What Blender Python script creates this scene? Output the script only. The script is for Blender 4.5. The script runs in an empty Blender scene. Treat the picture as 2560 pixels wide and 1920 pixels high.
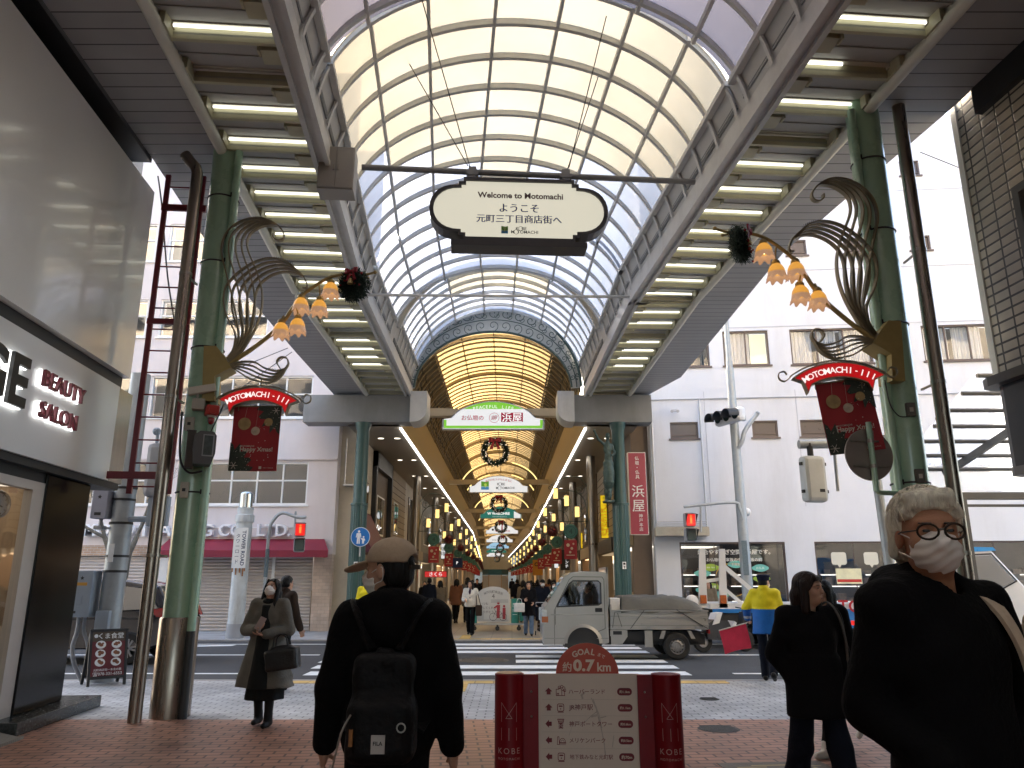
import bpy, bmesh, math, random
import numpy as np
from mathutils import Vector, Matrix
random.seed(7)
PI = math.pi
R = math.radians
SC = bpy.context.scene
COL = SC.collection

# ------------------------------------------------------------------ camera, world, sun, exposure
cam_d = bpy.data.cameras.new('camera')
cam = bpy.data.objects.new('camera', cam_d)
COL.objects.link(cam)
cam.location = (0, 0, 1.6)
cam.rotation_euler = (R(90 + 14.5), 0, 0)
cam_d.sensor_width = 36
cam_d.lens = 36 * 1900 / 2560
cam_d.clip_start = 0.05
cam_d.clip_end = 3000
SC.camera = cam

SUN_EL, SUN_AZ = R(24), R(-28)          # sun stands beyond the far buildings, so the street lies in open shade
world = bpy.data.worlds.new('World')
SC.world = world
world.use_nodes = True
wn = world.node_tree.nodes
sky = wn.new('ShaderNodeTexSky')
sky.sky_type = 'NISHITA'
sky.sun_disc = False
sky.sun_elevation = SUN_EL
sky.sun_rotation = SUN_AZ
sky.air_density = 1.0
sky.dust_density = 5.0
sky.ozone_density = .4
wn['Background'].inputs['Strength'].default_value = 0.15
world.node_tree.links.new(sky.outputs[0], wn['Background'].inputs['Color'])

sun_d = bpy.data.lights.new('sun', 'SUN')
sun_d.energy = 2.2
sun_d.angle = R(0.5)
sun_d.color = (1.0, 0.86, 0.68)
sun = bpy.data.objects.new('sun', sun_d)
COL.objects.link(sun)
sd = Vector((math.sin(SUN_AZ) * math.cos(SUN_EL), math.cos(SUN_AZ) * math.cos(SUN_EL), math.sin(SUN_EL)))
sun.rotation_euler = sd.to_track_quat('Z', 'Y').to_euler()
sun.location = (0, 0, 60)

vs = SC.view_settings
vs.view_transform = 'Standard'
vs.look = 'None'
vs.gamma = 1
vs.use_curve_mapping = False
EXPO = 3.3
vs.exposure = EXPO
SC.cycles.use_denoising = True
SC.cycles.max_bounces = 8
SC.cycles.diffuse_bounces = 4
SC.cycles.glossy_bounces = 3
SC.cycles.transmission_bounces = 5
SC.cycles.transparent_max_bounces = 8
SC.cycles.sample_clamp_indirect = 4
SC.cycles.caustics_reflective = False
SC.cycles.caustics_refractive = False
SC.cycles.use_light_tree = True

# ------------------------------------------------------------------ materials
MATS = {}
def srgb(h):
    h = h.lstrip('#')
    c = [int(h[i:i+2], 16) / 255 for i in (0, 2, 4)]
    return tuple(x / 12.92 if x <= .04045 else ((x + .055) / 1.055) ** 2.4 for x in c)
def mat(name, col, rough=.6, metal=0.0, var=.12, scale=4.0, bump=0.0, bscale=40.0, spec=.5, emit=None, estr=0.0, coat=0.0, alpha=1.0, trans=0.0, stretch=None, dirt=0.0):
    if name in MATS: return MATS[name]
    if isinstance(col, str): col = srgb(col)
    m = bpy.data.materials.new(name); m.use_nodes = True
    nt = m.node_tree; n = nt.nodes; L = nt.links
    b = n['Principled BSDF']
    b.inputs['Roughness'].default_value = rough
    b.inputs['Metallic'].default_value = metal
    b.inputs['Specular IOR Level'].default_value = spec
    b.inputs['Coat Weight'].default_value = coat
    b.inputs['Alpha'].default_value = alpha
    b.inputs['Transmission Weight'].default_value = trans
    tc = n.new('ShaderNodeTexCoord')
    src = tc.outputs['Object']
    if stretch:
        mp = n.new('ShaderNodeMapping'); mp.inputs['Scale'].default_value = stretch
        L.new(src, mp.inputs['Vector']); src = mp.outputs[0]
    if var > 0:
        nz = n.new('ShaderNodeTexNoise'); nz.inputs['Scale'].default_value = scale; nz.inputs['Detail'].default_value = 6
        nz.inputs['Roughness'].default_value = .65
        L.new(src, nz.inputs['Vector'])
        rp = n.new('ShaderNodeValToRGB')
        rp.color_ramp.elements[0].position = .28; rp.color_ramp.elements[1].position = .72
        rp.color_ramp.elements[0].color = tuple(c * (1 - var) for c in col) + (1,)
        rp.color_ramp.elements[1].color = tuple(min(1, c * (1 + var)) for c in col) + (1,)
        L.new(nz.outputs['Fac'], rp.inputs[0])
        out = rp.outputs[0]
        if dirt > 0:
            n2 = n.new('ShaderNodeTexNoise'); n2.inputs['Scale'].default_value = scale * .35; n2.inputs['Detail'].default_value = 9
            n2.inputs['Roughness'].default_value = .75
            mp2 = n.new('ShaderNodeMapping'); mp2.inputs['Scale'].default_value = (2.2, 2.2, .35)
            L.new(tc.outputs['Object'], mp2.inputs['Vector']); L.new(mp2.outputs[0], n2.inputs['Vector'])
            r2 = n.new('ShaderNodeValToRGB'); r2.color_ramp.elements[0].position = .5; r2.color_ramp.elements[1].position = .78
            L.new(n2.outputs['Fac'], r2.inputs[0])
            mx = n.new('ShaderNodeMix'); mx.data_type = 'RGBA'; mx.blend_type = 'MULTIPLY'
            mu = n.new('ShaderNodeMath'); mu.operation = 'MULTIPLY'; mu.inputs[1].default_value = dirt
            L.new(r2.outputs[0], mu.inputs[0]); L.new(mu.outputs[0], mx.inputs[0])
            L.new(out, mx.inputs[6]); mx.inputs[7].default_value = (.45, .4, .33, 1)
            out = mx.outputs[2]
        L.new(out, b.inputs['Base Color'])
        mr = n.new('ShaderNodeMapRange'); mr.inputs[3].default_value = max(.02, rough - .08); mr.inputs[4].default_value = min(1, rough + .08)
        L.new(nz.outputs['Fac'], mr.inputs[0]); L.new(mr.outputs[0], b.inputs['Roughness'])
    else:
        b.inputs['Base Color'].default_value = tuple(col) + (1,)
    if bump > 0:
        bn = n.new('ShaderNodeTexNoise'); bn.inputs['Scale'].default_value = bscale; bn.inputs['Detail'].default_value = 5
        L.new(src, bn.inputs['Vector'])
        bp = n.new('ShaderNodeBump'); bp.inputs['Strength'].default_value = bump; bp.inputs['Distance'].default_value = .02
        L.new(bn.outputs['Fac'], bp.inputs['Height']); L.new(bp.outputs[0], b.inputs['Normal'])
    if emit is not None:
        if isinstance(emit, str): emit = srgb(emit)
        b.inputs['Emission Color'].default_value = tuple(emit) + (1,)
        b.inputs['Emission Strength'].default_value = estr
    MATS[name] = m
    return m
def nodes_of(m):
    nt = m.node_tree
    return nt.nodes, nt.links, nt.nodes['Principled BSDF']
def brick_mat(name, c1, c2, mortar, w, h, msize=.012, rough=.7, bump=.4, offset=.5, rot=0.0, axis='XY', extra=None, var=.26):
    """procedural bricks / tiles in metres, on the object's own coordinates"""
    if name in MATS: return MATS[name]
    m = bpy.data.materials.new(name); m.use_nodes = True
    n, L, b = nodes_of(m)
    tc = n.new('ShaderNodeTexCoord')
    mp = n.new('ShaderNodeMapping')
    if axis == 'XZ': mp.inputs['Rotation'].default_value = (-PI/2, 0, 0)
    else: mp.inputs['Rotation'].default_value = (0, 0, rot)
    L.new(tc.outputs['Object'], mp.inputs['Vector'])
    if axis == 'YZ':
        sx = n.new('ShaderNodeSeparateXYZ'); cx_ = n.new('ShaderNodeCombineXYZ'); L.new(tc.outputs['Object'], sx.inputs[0])
        L.new(sx.outputs['Y'], cx_.inputs['X']); L.new(sx.outputs['Z'], cx_.inputs['Y']); L.new(cx_.outputs[0], mp.inputs['Vector'])
    br = n.new('ShaderNodeTexBrick')
    br.inputs['Scale'].default_value = 1
    br.inputs['Brick Width'].default_value = w; br.inputs['Row Height'].default_value = h
    br.inputs['Mortar Size'].default_value = msize; br.inputs['Mortar Smooth'].default_value = .3
    br.offset = offset
    br.inputs['Color1'].default_value = tuple(c1) + (1,); br.inputs['Color2'].default_value = tuple(c2) + (1,)
    br.inputs['Mortar'].default_value = tuple(mortar) + (1,)
    L.new(mp.outputs[0], br.inputs['Vector'])
    nz = n.new('ShaderNodeTexNoise'); nz.inputs['Scale'].default_value = 1.3; nz.inputs['Detail'].default_value = 8
    L.new(tc.outputs['Object'], nz.inputs['Vector'])
    mr = n.new('ShaderNodeMapRange'); mr.inputs[1].default_value = .3; mr.inputs[2].default_value = .7
    mr.inputs[3].default_value = 1 - var; mr.inputs[4].default_value = 1 + var
    L.new(nz.outputs['Fac'], mr.inputs[0])
    mx = n.new('ShaderNodeMix'); mx.data_type = 'RGBA'; mx.blend_type = 'MULTIPLY'; mx.inputs[0].default_value = 1
    L.new(br.outputs['Color'], mx.inputs[6]); L.new(mr.outputs[0], mx.inputs[7])
    L.new(mx.outputs[2], b.inputs['Base Color'])
    b.inputs['Roughness'].default_value = rough
    r2 = n.new('ShaderNodeMapRange'); r2.inputs[3].default_value = rough - .15; r2.inputs[4].default_value = rough + .1
    L.new(nz.outputs['Fac'], r2.inputs[0]); L.new(r2.outputs[0], b.inputs['Roughness'])
    n3 = n.new('ShaderNodeTexNoise'); n3.inputs['Scale'].default_value = 60
    L.new(tc.outputs['Object'], n3.inputs['Vector'])
    ad = n.new('ShaderNodeMath'); ad.operation = 'MULTIPLY_ADD'; ad.inputs[1].default_value = -1
    L.new(br.outputs['Fac'], ad.inputs[0])
    m3 = n.new('ShaderNodeMath'); m3.operation = 'MULTIPLY'; m3.inputs[1].default_value = .25
    L.new(n3.outputs['Fac'], m3.inputs[0]); L.new(m3.outputs[0], ad.inputs[2])
    bp = n.new('ShaderNodeBump'); bp.inputs['Strength'].default_value = bump; bp.inputs['Distance'].default_value = .008
    L.new(ad.outputs[0], bp.inputs['Height']); L.new(bp.outputs[0], b.inputs['Normal'])
    MATS[name] = m
    return m
def wave_bump(m, scale, axis='Z', strength=.5, dist=.02, profile='SIN', color=None):
    n, L, b = nodes_of(m)
    tc = n.new('ShaderNodeTexCoord')
    w = n.new('ShaderNodeTexWave'); w.wave_type = 'BANDS'; w.bands_direction = axis; w.wave_profile = profile
    w.inputs['Scale'].default_value = scale
    L.new(tc.outputs['Object'], w.inputs['Vector'])
    bp = n.new('ShaderNodeBump'); bp.inputs['Strength'].default_value = strength; bp.inputs['Distance'].default_value = dist
    L.new(w.outputs['Fac'], bp.inputs['Height']); L.new(bp.outputs[0], b.inputs['Normal'])
    return m
def pane_mat(name, col, clear=.3, rough=.25, diff=1.0):
    """diffusing glazing: mostly translucent, some of it clear"""
    if name in MATS: return MATS[name]
    m = bpy.data.materials.new(name); m.use_nodes = True
    nt = m.node_tree; n = nt.nodes; L = nt.links
    n.remove(n['Principled BSDF'])
    out = n['Material Output']
    tc = n.new('ShaderNodeTexCoord')
    nz = n.new('ShaderNodeTexNoise'); nz.inputs['Scale'].default_value = .7; nz.inputs['Detail'].default_value = 5
    L.new(tc.outputs['Object'], nz.inputs['Vector'])
    rp = n.new('ShaderNodeValToRGB')
    rp.color_ramp.elements[0].color = tuple(c * .86 for c in col) + (1,); rp.color_ramp.elements[1].color = tuple(min(1, c * 1.05) for c in col) + (1,)
    rp.color_ramp.elements[0].position = .3; rp.color_ramp.elements[1].position = .65
    L.new(nz.outputs['Fac'], rp.inputs[0])
    tl = n.new('ShaderNodeBsdfTranslucent'); L.new(rp.outputs[0], tl.inputs['Color'])
    tp = n.new('ShaderNodeBsdfTransparent'); tp.inputs['Color'].default_value = tuple(min(1, c * 1.0) for c in col) + (1,)
    gl = n.new('ShaderNodeBsdfGlossy'); gl.inputs['Roughness'].default_value = rough; gl.inputs['Color'].default_value = (.9, .93, 1, 1)
    m1 = n.new('ShaderNodeMixShader'); m1.inputs[0].default_value = clear
    L.new(tl.outputs[0], m1.inputs[1]); L.new(tp.outputs[0], m1.inputs[2])
    m2 = n.new('ShaderNodeMixShader'); m2.inputs[0].default_value = .08
    L.new(m1.outputs[0], m2.inputs[1]); L.new(gl.outputs[0], m2.inputs[2])
    L.new(m2.outputs[0], out.inputs['Surface'])
    MATS[name] = m
    return m
def glass_mat(name, col=(.5, .55, .6), clear=.6, rough=.03, refl=.25):
    if name in MATS: return MATS[name]
    m = bpy.data.materials.new(name); m.use_nodes = True
    nt = m.node_tree; n = nt.nodes; L = nt.links
    n.remove(n['Principled BSDF'])
    out = n['Material Output']
    tp = n.new('ShaderNodeBsdfTransparent'); tp.inputs['Color'].default_value = tuple(col) + (1,)
    gl = n.new('ShaderNodeBsdfGlossy'); gl.inputs['Roughness'].default_value = rough; gl.inputs['Color'].default_value = (.95, .97, 1, 1)
    lw = n.new('ShaderNodeLayerWeight'); lw.inputs['Blend'].default_value = refl
    mr = n.new('ShaderNodeMapRange'); mr.inputs[3].default_value = .06 + refl * .3; mr.inputs[4].default_value = .9
    L.new(lw.outputs['Facing'], mr.inputs[0])
    m2 = n.new('ShaderNodeMixShader'); L.new(mr.outputs[0], m2.inputs[0])
    L.new(tp.outputs[0], m2.inputs[1]); L.new(gl.outputs[0], m2.inputs[2])
    # warp the pane a little, so reflections wave as in real float glass
    tc = n.new('ShaderNodeTexCoord'); nz = n.new('ShaderNodeTexNoise'); nz.inputs['Scale'].default_value = .9
    L.new(tc.outputs['Object'], nz.inputs['Vector'])
    bp = n.new('ShaderNodeBump'); bp.inputs['Strength'].default_value = .15; bp.inputs['Distance'].default_value = .06
    L.new(nz.outputs['Fac'], bp.inputs['Height']); L.new(bp.outputs[0], gl.inputs['Normal'])
    L.new(m2.outputs[0], out.inputs['Surface'])
    MATS[name] = m
    return m
def glow(name, col, strength, base=None):
    """strength: how bright it shows in the picture (1 = white)"""
    return mat(name, base or tuple(c*.3 for c in col), rough=.5, var=0, emit=col, estr=strength / 2**EXPO)

# ------------------------------------------------------------------ mesh helpers
class MB:
    """collects shapes; build() links them as ONE mesh object"""
    def __init__(s, M=None):
        s.v = []; s.f = []; s.mi = []; s.M = M; s.cur = 0
    def _add(s, vs, fs, M=None):
        o = len(s.v)
        for p in vs:
            p = Vector(p)
            if M is not None: p = M @ p
            if s.M is not None: p = s.M @ p
            s.v.append(p)
        for f in fs:
            s.f.append(tuple(i + o for i in f)); s.mi.append(s.cur)
        return s
    def box(s, x0, x1, y0, y1, z0, z1, M=None):
        vs = [(x, y, z) for z in (z0, z1) for y in (y0, y1) for x in (x0, x1)]
        return s._add(vs, [(0, 2, 3, 1), (4, 5, 7, 6), (0, 1, 5, 4), (2, 6, 7, 3), (0, 4, 6, 2), (1, 3, 7, 5)], M)
    def bbox(s, x0, x1, y0, y1, z0, z1, b=.01, M=None):
        """box with bevelled edges"""
        bm = bmesh.new()
        bmesh.ops.create_cube(bm, size=1)
        for v in bm.verts:
            v.co = Vector((x0 + (v.co.x + .5) * (x1 - x0), y0 + (v.co.y + .5) * (y1 - y0), z0 + (v.co.z + .5) * (z1 - z0)))
        bmesh.ops.bevel(bm, geom=bm.edges[:], offset=b, segments=2, profile=.5, affect='EDGES')
        bm.verts.index_update()
        s._add([v.co.copy() for v in bm.verts], [tuple(v.index for v in f.verts) for f in bm.faces], M)
        bm.free(); return s
    def cbox(s, c, size, M=None):
        return s.box(c[0]-size[0]/2, c[0]+size[0]/2, c[1]-size[1]/2, c[1]+size[1]/2, c[2]-size[2]/2, c[2]+size[2]/2, M)
    def quad(s, a, b, c, d): return s._add([a, b, c, d], [(0, 1, 2, 3)])
    def tri(s, a, b, c): return s._add([a, b, c], [(0, 1, 2)])
    def beam(s, p0, p1, w, h, up=(0, 0, 1)):
        p0, p1 = Vector(p0), Vector(p1); d = (p1 - p0)
        if d.length < 1e-6: return s
        d.normalize(); u = Vector(up); x = d.cross(u)
        if x.length < 1e-4: x = d.cross(Vector((0, 1, 0)))
        x.normalize(); u = x.cross(d)
        vs = []
        for p in (p0, p1):
            for sx, sy in ((-1, -1), (1, -1), (1, 1), (-1, 1)): vs.append(p + x * w/2 * sx + u * h/2 * sy)
        return s._add(vs, [(0, 3, 2, 1), (4, 5, 6, 7), (0, 1, 5, 4), (1, 2, 6, 5), (2, 3, 7, 6), (3, 0, 4, 7)])
    def tube(s, path, r, n=8, caps=True, flat=None, up=(0, 0, 1)):
        """round tube along path; r may be a list; flat=(w,h) gives a flat bar"""
        P = [Vector(p) for p in path]; rs = r if isinstance(r, (list, tuple)) else [r] * len(P)
        rings = []; prev = None
        for i, p in enumerate(P):
            d = (P[min(i+1, len(P)-1)] - P[max(i-1, 0)])
            if d.length < 1e-9: d = Vector((0, 0, 1))
            d.normalize()
            if prev is None:
                x = d.cross(Vector(up))
                if x.length < 1e-3: x = d.cross(Vector((1, 0, 0)))
            else:
                x = prev - d * prev.dot(d)
                if x.length < 1e-6: x = d.orthogonal()
            x.normalize(); y = d.cross(x); prev = x
            if flat:
                w, h = flat; k = rs[i]
                rings.append([p + x * w/2 * k * a + y * h/2 * k * b for a, b in ((-1, -1), (1, -1), (1, 1), (-1, 1))])
            else:
                rings.append([p + (x * math.cos(2*PI*j/n) + y * math.sin(2*PI*j/n)) * rs[i] for j in range(n)])
        m = len(rings[0]); vs = [q for ring in rings for q in ring]; fs = []
        for i in range(len(rings) - 1):
            for j in range(m):
                fs.append((i*m+j, i*m+(j+1) % m, (i+1)*m+(j+1) % m, (i+1)*m+j))
        if caps:
            fs.append(tuple(range(m-1, -1, -1))); fs.append(tuple((len(rings)-1)*m + j for j in range(m)))
        return s._add(vs, fs)
    def cyl(s, p0, p1, r0, r1=None, n=16, caps=True):
        return s.tube([p0, p1], [r0, r0 if r1 is None else r1], n, caps)
    def lathe(s, prof, c=(0, 0, 0), n=20, M=None, wob=None):
        """prof: list of (r, z)"""
        vs = []
        for i, (r, z) in enumerate(prof):
            for j in range(n):
                a = 2*PI*j/n; rr = r; zz = z
                if wob: rr, zz = wob(i, a, r, z)
                vs.append((c[0] + rr*math.cos(a), c[1] + rr*math.sin(a), c[2] + zz))
        fs = []
        for i in range(len(prof)-1):
            for j in range(n): fs.append((i*n+j, i*n+(j+1) % n, (i+1)*n+(j+1) % n, (i+1)*n+j))
        return s._add(vs, fs, M)
    def prism(s, poly, d0, d1, M=None, plane='XZ'):
        """poly in two axes, thickness along the third"""
        def P(a, b, d):
            return {'XZ': (a, d, b), 'XY': (a, b, d), 'YZ': (d, a, b)}[plane]
        n = len(poly)
        vs = [P(a, b, d0) for a, b in poly] + [P(a, b, d1) for a, b in poly]
        fs = [tuple(range(n)), tuple(range(2*n-1, n-1, -1))] + [(i, i+n, (i+1) % n + n, (i+1) % n) for i in range(n)]
        return s._add(vs, fs, M)
    def ell(s, c, r, n=16, m=10, M=None):
        rx, ry, rz = (r, r, r) if not isinstance(r, (tuple, list)) else r
        prof = [(math.sin(PI*i/m), -math.cos(PI*i/m)) for i in range(m+1)]
        vs = [(c[0]+rx*a*math.cos(2*PI*j/n), c[1]+ry*a*math.sin(2*PI*j/n), c[2]+rz*b) for a, b in prof for j in range(n)]
        fs = [(i*n+j, i*n+(j+1) % n, (i+1)*n+(j+1) % n, (i+1)*n+j) for i in range(m) for j in range(n)]
        return s._add(vs, fs, M)
    def loft(s, rings, caps=True, closed=True):
        m = len(rings[0]); vs = [q for r in rings for q in r]; fs = []
        for i in range(len(rings)-1):
            for j in range(m if closed else m-1): fs.append((i*m+j, i*m+(j+1) % m, (i+1)*m+(j+1) % m, (i+1)*m+j))
        if caps:
            fs.append(tuple(range(m-1, -1, -1))); fs.append(tuple((len(rings)-1)*m+j for j in range(m)))
        return s._add(vs, fs)
    def mesh(s, verts, faces, M=None): return s._add(verts, faces, M)
    def build(s, name, m, parent=None, label=None, cat=None, group=None, kind=None, smooth=None, fix=True):
        me = bpy.data.meshes.new(name)
        base = Vector((0, 0, 0))
        me.from_pydata([tuple(p) for p in s.v], [], s.f)
        ms = m if isinstance(m, (list, tuple)) else [m]
        for x in ms: me.materials.append(x)
        if len(ms) > 1: me.polygons.foreach_set('material_index', s.mi)
        if fix:
            bm = bmesh.new(); bm.from_mesh(me)
            bmesh.ops.remove_doubles(bm, verts=bm.verts[:], dist=1e-5)
            bmesh.ops.recalc_face_normals(bm, faces=bm.faces[:]); bm.to_mesh(me); bm.free()
        if smooth is not None:
            me.shade_smooth()
            if smooth < 180: me.set_sharp_from_angle(angle=R(smooth))
        o = bpy.data.objects.new(name, me); COL.objects.link(o)
        if parent is not None: o.parent = parent
        tag(o, label, cat, group, kind)
        return o
def tag(o, label=None, cat=None, group=None, kind=None):
    if label: o['label'] = label
    if cat: o['category'] = cat
    if group: o['group'] = group
    if kind: o['kind'] = kind
    return o
def thing(name, label, cat, loc=(0, 0, 0), rz=0.0, group=None, M=None):
    o = bpy.data.objects.new(name, None); COL.objects.link(o)
    o.empty_display_size = .2
    if M is not None: o.matrix_world = M
    else: o.location = loc; o.rotation_euler = (0, 0, rz)
    return tag(o, label, cat, group)
def dup(root, loc=None, rz=None, label=None, group=None, M=None, scale=None):
    r = root.copy(); COL.objects.link(r)
    if M is not None: r.matrix_world = M
    else:
        if loc is not None: r.location = loc
        if rz is not None: r.rotation_euler = (0, 0, rz)
    if scale is not None: r.scale = scale
    if label: r['label'] = label
    if group: r['group'] = group
    for ch in list(root.children):
        c = ch.copy(); COL.objects.link(c); c.parent = r
        for g in ch.children:
            d = g.copy(); COL.objects.link(d); d.parent = c
    return r
def frame(origin, yaw=0.0, pitch=0.0, roll=0.0):
    return Matrix.Translation(Vector(origin)) @ Matrix.Rotation(yaw, 4, 'Z') @ Matrix.Rotation(pitch, 4, 'X') @ Matrix.Rotation(roll, 4, 'Y')
# ------------------------------------------------------------------ lettering
def glyphs(txt, size=1.0, bold=0.0, spacing=1.0, extrude=0.0, shear=0.0, res=3):
    cu = bpy.data.curves.new('lettering', 'FONT')
    cu.body = txt; cu.size = size; cu.offset = bold * size; cu.space_character = spacing
    cu.extrude = extrude; cu.shear = shear; cu.resolution_u = res; cu.fill_mode = 'BOTH' if extrude > 0 else 'FRONT'
    cu.align_x = 'CENTER'; cu.align_y = 'CENTER'
    o = bpy.data.objects.new('lettering', cu); COL.objects.link(o)
    dg = bpy.context.evaluated_depsgraph_get(); dg.update()
    me = o.evaluated_get(dg).to_mesh()
    vs = [v.co.copy() for v in me.vertices]; fs = [tuple(p.vertices) for p in me.polygons]
    o.evaluated_get(dg).to_mesh_clear()
    bpy.data.objects.remove(o); bpy.data.curves.remove(cu)
    return vs, fs
GC = {}
def text(mb, txt, M, w=None, h=None, bold=0.0, spacing=1.0, shear=0.0, vertical=False, extrude=0.0, mirror=False):
    """lays letters in the XZ plane of M, centred at its origin, facing -Y; fits width w and/or height h"""
    if bold > 0 and ord(max(txt)) > 0x2000:        # kanji and kana: thicken by overlaid strokes, their counters stay open
        for k, dx in enumerate((-.5, .5, 0)):
            text(mb, txt, M @ Matrix.Translation((dx*min(bold, .03)*(h or w/max(1, len(txt)))*1.6/(len(txt) if vertical else 1), -.0005*k, 0)), w, h, 0, spacing, shear, vertical, extrude)
        return mb
    key = (txt, bold, spacing, shear, vertical, extrude)
    if key not in GC:
        if vertical:
            V, F = [], []
            for i, c in enumerate(txt):
                v, f = glyphs(c, 1.0, bold, 1, extrude)
                o = len(V); V += [p + Vector((0, -i * spacing * 1.08, 0)) for p in v]; F += [tuple(q + o for q in g) for g in f]
        else: V, F = glyphs(txt, 1.0, bold, spacing, extrude, shear)
        GC[key] = (V, F)
    V, F = GC[key]
    if not V: return mb
    xs = [p.x for p in V]; ys = [p.y for p in V]
    cx, cy = (min(xs)+max(xs))/2, (min(ys)+max(ys))/2; W, H = max(xs)-min(xs), max(ys)-min(ys)
    if w and h: sx, sy = w/W, h/H
    elif w: sx = sy = w/W
    elif h: sx = sy = h/H
    else: sx = sy = 1
    vs = [((p.x-cx)*sx, -p.z, (p.y-cy)*sy) for p in V]
    return mb._add(vs, F, M)
def arc_text(mb, txt, M, radius, h, step=None, bold=0.0, up=True):
    """letters along an arc; M origin at the middle letter's centre"""
    n = len(txt); adv = step or h * .95
    for i, c in enumerate(txt):
        if c == ' ': continue
        a = (i - (n-1)/2) * adv / radius
        if up: T = Matrix.Translation((radius*math.sin(a), 0, radius*(math.cos(a)-1))) @ Matrix.Rotation(a, 4, 'Y')
        else: T = Matrix.Translation((radius*math.sin(a), 0, -radius*(math.cos(a)-1))) @ Matrix.Rotation(-a, 4, 'Y')
        text(mb, c, M @ T, h=h if c not in '-・' else h*.16, bold=bold)
    return mb
def line2(mb, M, pts, w, closed=False):
    """flat stroke in the XZ plane of M, facing -Y"""
    P = [Vector((a, b)) for a, b in pts]
    if closed: P.append(P[0])
    for a, b in zip(P, P[1:]):
        d = (b-a)
        if d.length < 1e-7: continue
        d.normalize(); q = Vector((-d.y, d.x)) * w/2; e = d*w*.3
        mb._add([(a.x-e.x-q.x, 0, a.y-e.y-q.y), (b.x+e.x-q.x, 0, b.y+e.y-q.y), (b.x+e.x+q.x, 0, b.y+e.y+q.y), (a.x-e.x+q.x, 0, a.y-e.y+q.y)], [(0, 1, 2, 3)], M)
    return mb
def poly2(mb, M, pts):
    return mb._add([(a, 0, b) for a, b in pts], [tuple(range(len(pts)))], M)
def disc2(mb, M, c, r, n=20, ry=None, a0=0, a1=2*PI):
    ry = ry or r
    full = abs(a1 - a0 - 2*PI) < 1e-6
    return poly2(mb, M, [(c[0]+r*math.cos(a0+(a1-a0)*i/(n if full else n-1)), c[1]+ry*math.sin(a0+(a1-a0)*i/(n if full else n-1))) for i in range(n)])
def rrect(w, h, r, n=5, c=(0, 0)):
    out = []
    for cx, cy, a in ((w/2-r, h/2-r, 0), (-w/2+r, h/2-r, PI/2), (-w/2+r, -h/2+r, PI), (w/2-r, -h/2+r, 1.5*PI)):
        for i in range(n+1): out.append((c[0]+cx+r*math.cos(a+PI/2*i/n), c[1]+cy+r*math.sin(a+PI/2*i/n)))
    return out
def bez(pts, n=10):
    """Catmull-Rom through points"""
    P = [Vector(p) for p in pts]; out = []
    for i in range(len(P)-1):
        p0, p1, p2, p3 = P[max(i-1, 0)], P[i], P[i+1], P[min(i+2, len(P)-1)]
        for j in range(n):
            t = j/n
            out.append(.5*((2*p1)+(p2-p0)*t+(2*p0-5*p1+4*p2-p3)*t*t+(3*p1-p0-3*p2+p3)*t**3))
    out.append(P[-1]); return out
ORD = ['first', 'second', 'third', 'fourth', 'fifth', 'sixth', 'seventh', 'eighth', 'ninth', 'tenth', 'eleventh', 'twelfth', 'thirteenth', 'fourteenth',
       'fifteenth', 'sixteenth', 'seventeenth', 'eighteenth', 'nineteenth', 'twentieth', 'twenty-first', 'twenty-second', 'twenty-third', 'twenty-fourth', 'twenty-fifth', 'twenty-sixth', 'twenty-seventh', 'twenty-eighth']
# ------------------------------------------------------------------ ground, road, pavements
YAW = R(4.9)
NF = frame((1.05, 0, 0), YAW)                 # near arcade: local x = across, y = along
S1 = 15.7                                     # the canopy turns here to meet the far arcade
o2 = NF @ Vector((0, S1, 0))
NF2 = frame((o2.x, o2.y, 0), R(1.1))          # canopy over the road
LEN2 = 9.25
asphalt = mat('asphalt', (.042, .043, .046), rough=.85, var=.25, scale=1.2, bump=.35, bscale=120)
kerb_m = mat('kerb_stone', (.32, .31, .30), rough=.8, var=.15, scale=6, bump=.2)
brick_red = brick_mat('brick_paving', (.31, .155, .105), (.41, .21, .14), (.10, .058, .046), .245, .122, .013, rough=.5, bump=.7, rot=-YAW)
paver_grey = brick_mat('grey_paver', (.36, .37, .38), (.44, .45, .46), (.17, .17, .18), .22, .112, .01, rough=.75, bump=.7, offset=.5)
tile_far = brick_mat('arcade_floor_tile', (.26, .225, .18), (.30, .265, .21), (.14, .125, .10), .6, .6, .012, rough=.4, bump=.3, offset=0)
paint_w = mat('road_paint', (.78, .79, .78), rough=.7, var=.14, scale=5, dirt=.35)
tactile = brick_mat('tactile_yellow', (.55, .36, .10), (.62, .42, .14), (.30, .2, .08), .3, .3, .01, rough=.7, bump=.5, offset=0)

b = MB(); b.box(-700, 700, -700, 700, -.35, -.06); b.build('ground', asphalt, kind='structure')
b = MB(); b.box(-150, 150, 13.5, 22.2, -.055, -.03); b.build('road', asphalt, kind='structure')
b = MB(); b.box(-60, 60, 9.75, 13.36, -.055, 0); b.build('pavement', paver_grey, kind='structure')
b = MB(); b.box(-11, 11, -40, 9.75, -.055, .001); b.build('brick_pavement', brick_red, kind='structure')
b = MB(); b.box(-60, 60, 13.36, 13.5, -.055, .004); b.box(-60, 60, 22.2, 22.34, -.055, .01); b.build('kerb', kerb_m, kind='structure')
b = MB(); b.box(-60, -5.2, 22.34, 26.1, -.055, 0); b.box(4.4, 60, 22.34, 26.1, -.055, 0); b.build('far_pavement', paver_grey, kind='structure')
b = MB(); b.box(-5.2, 4.4, 22.34, 175, -.055, 0); b.build('arcade_floor', tile_far, kind='structure')
b = MB()
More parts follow.
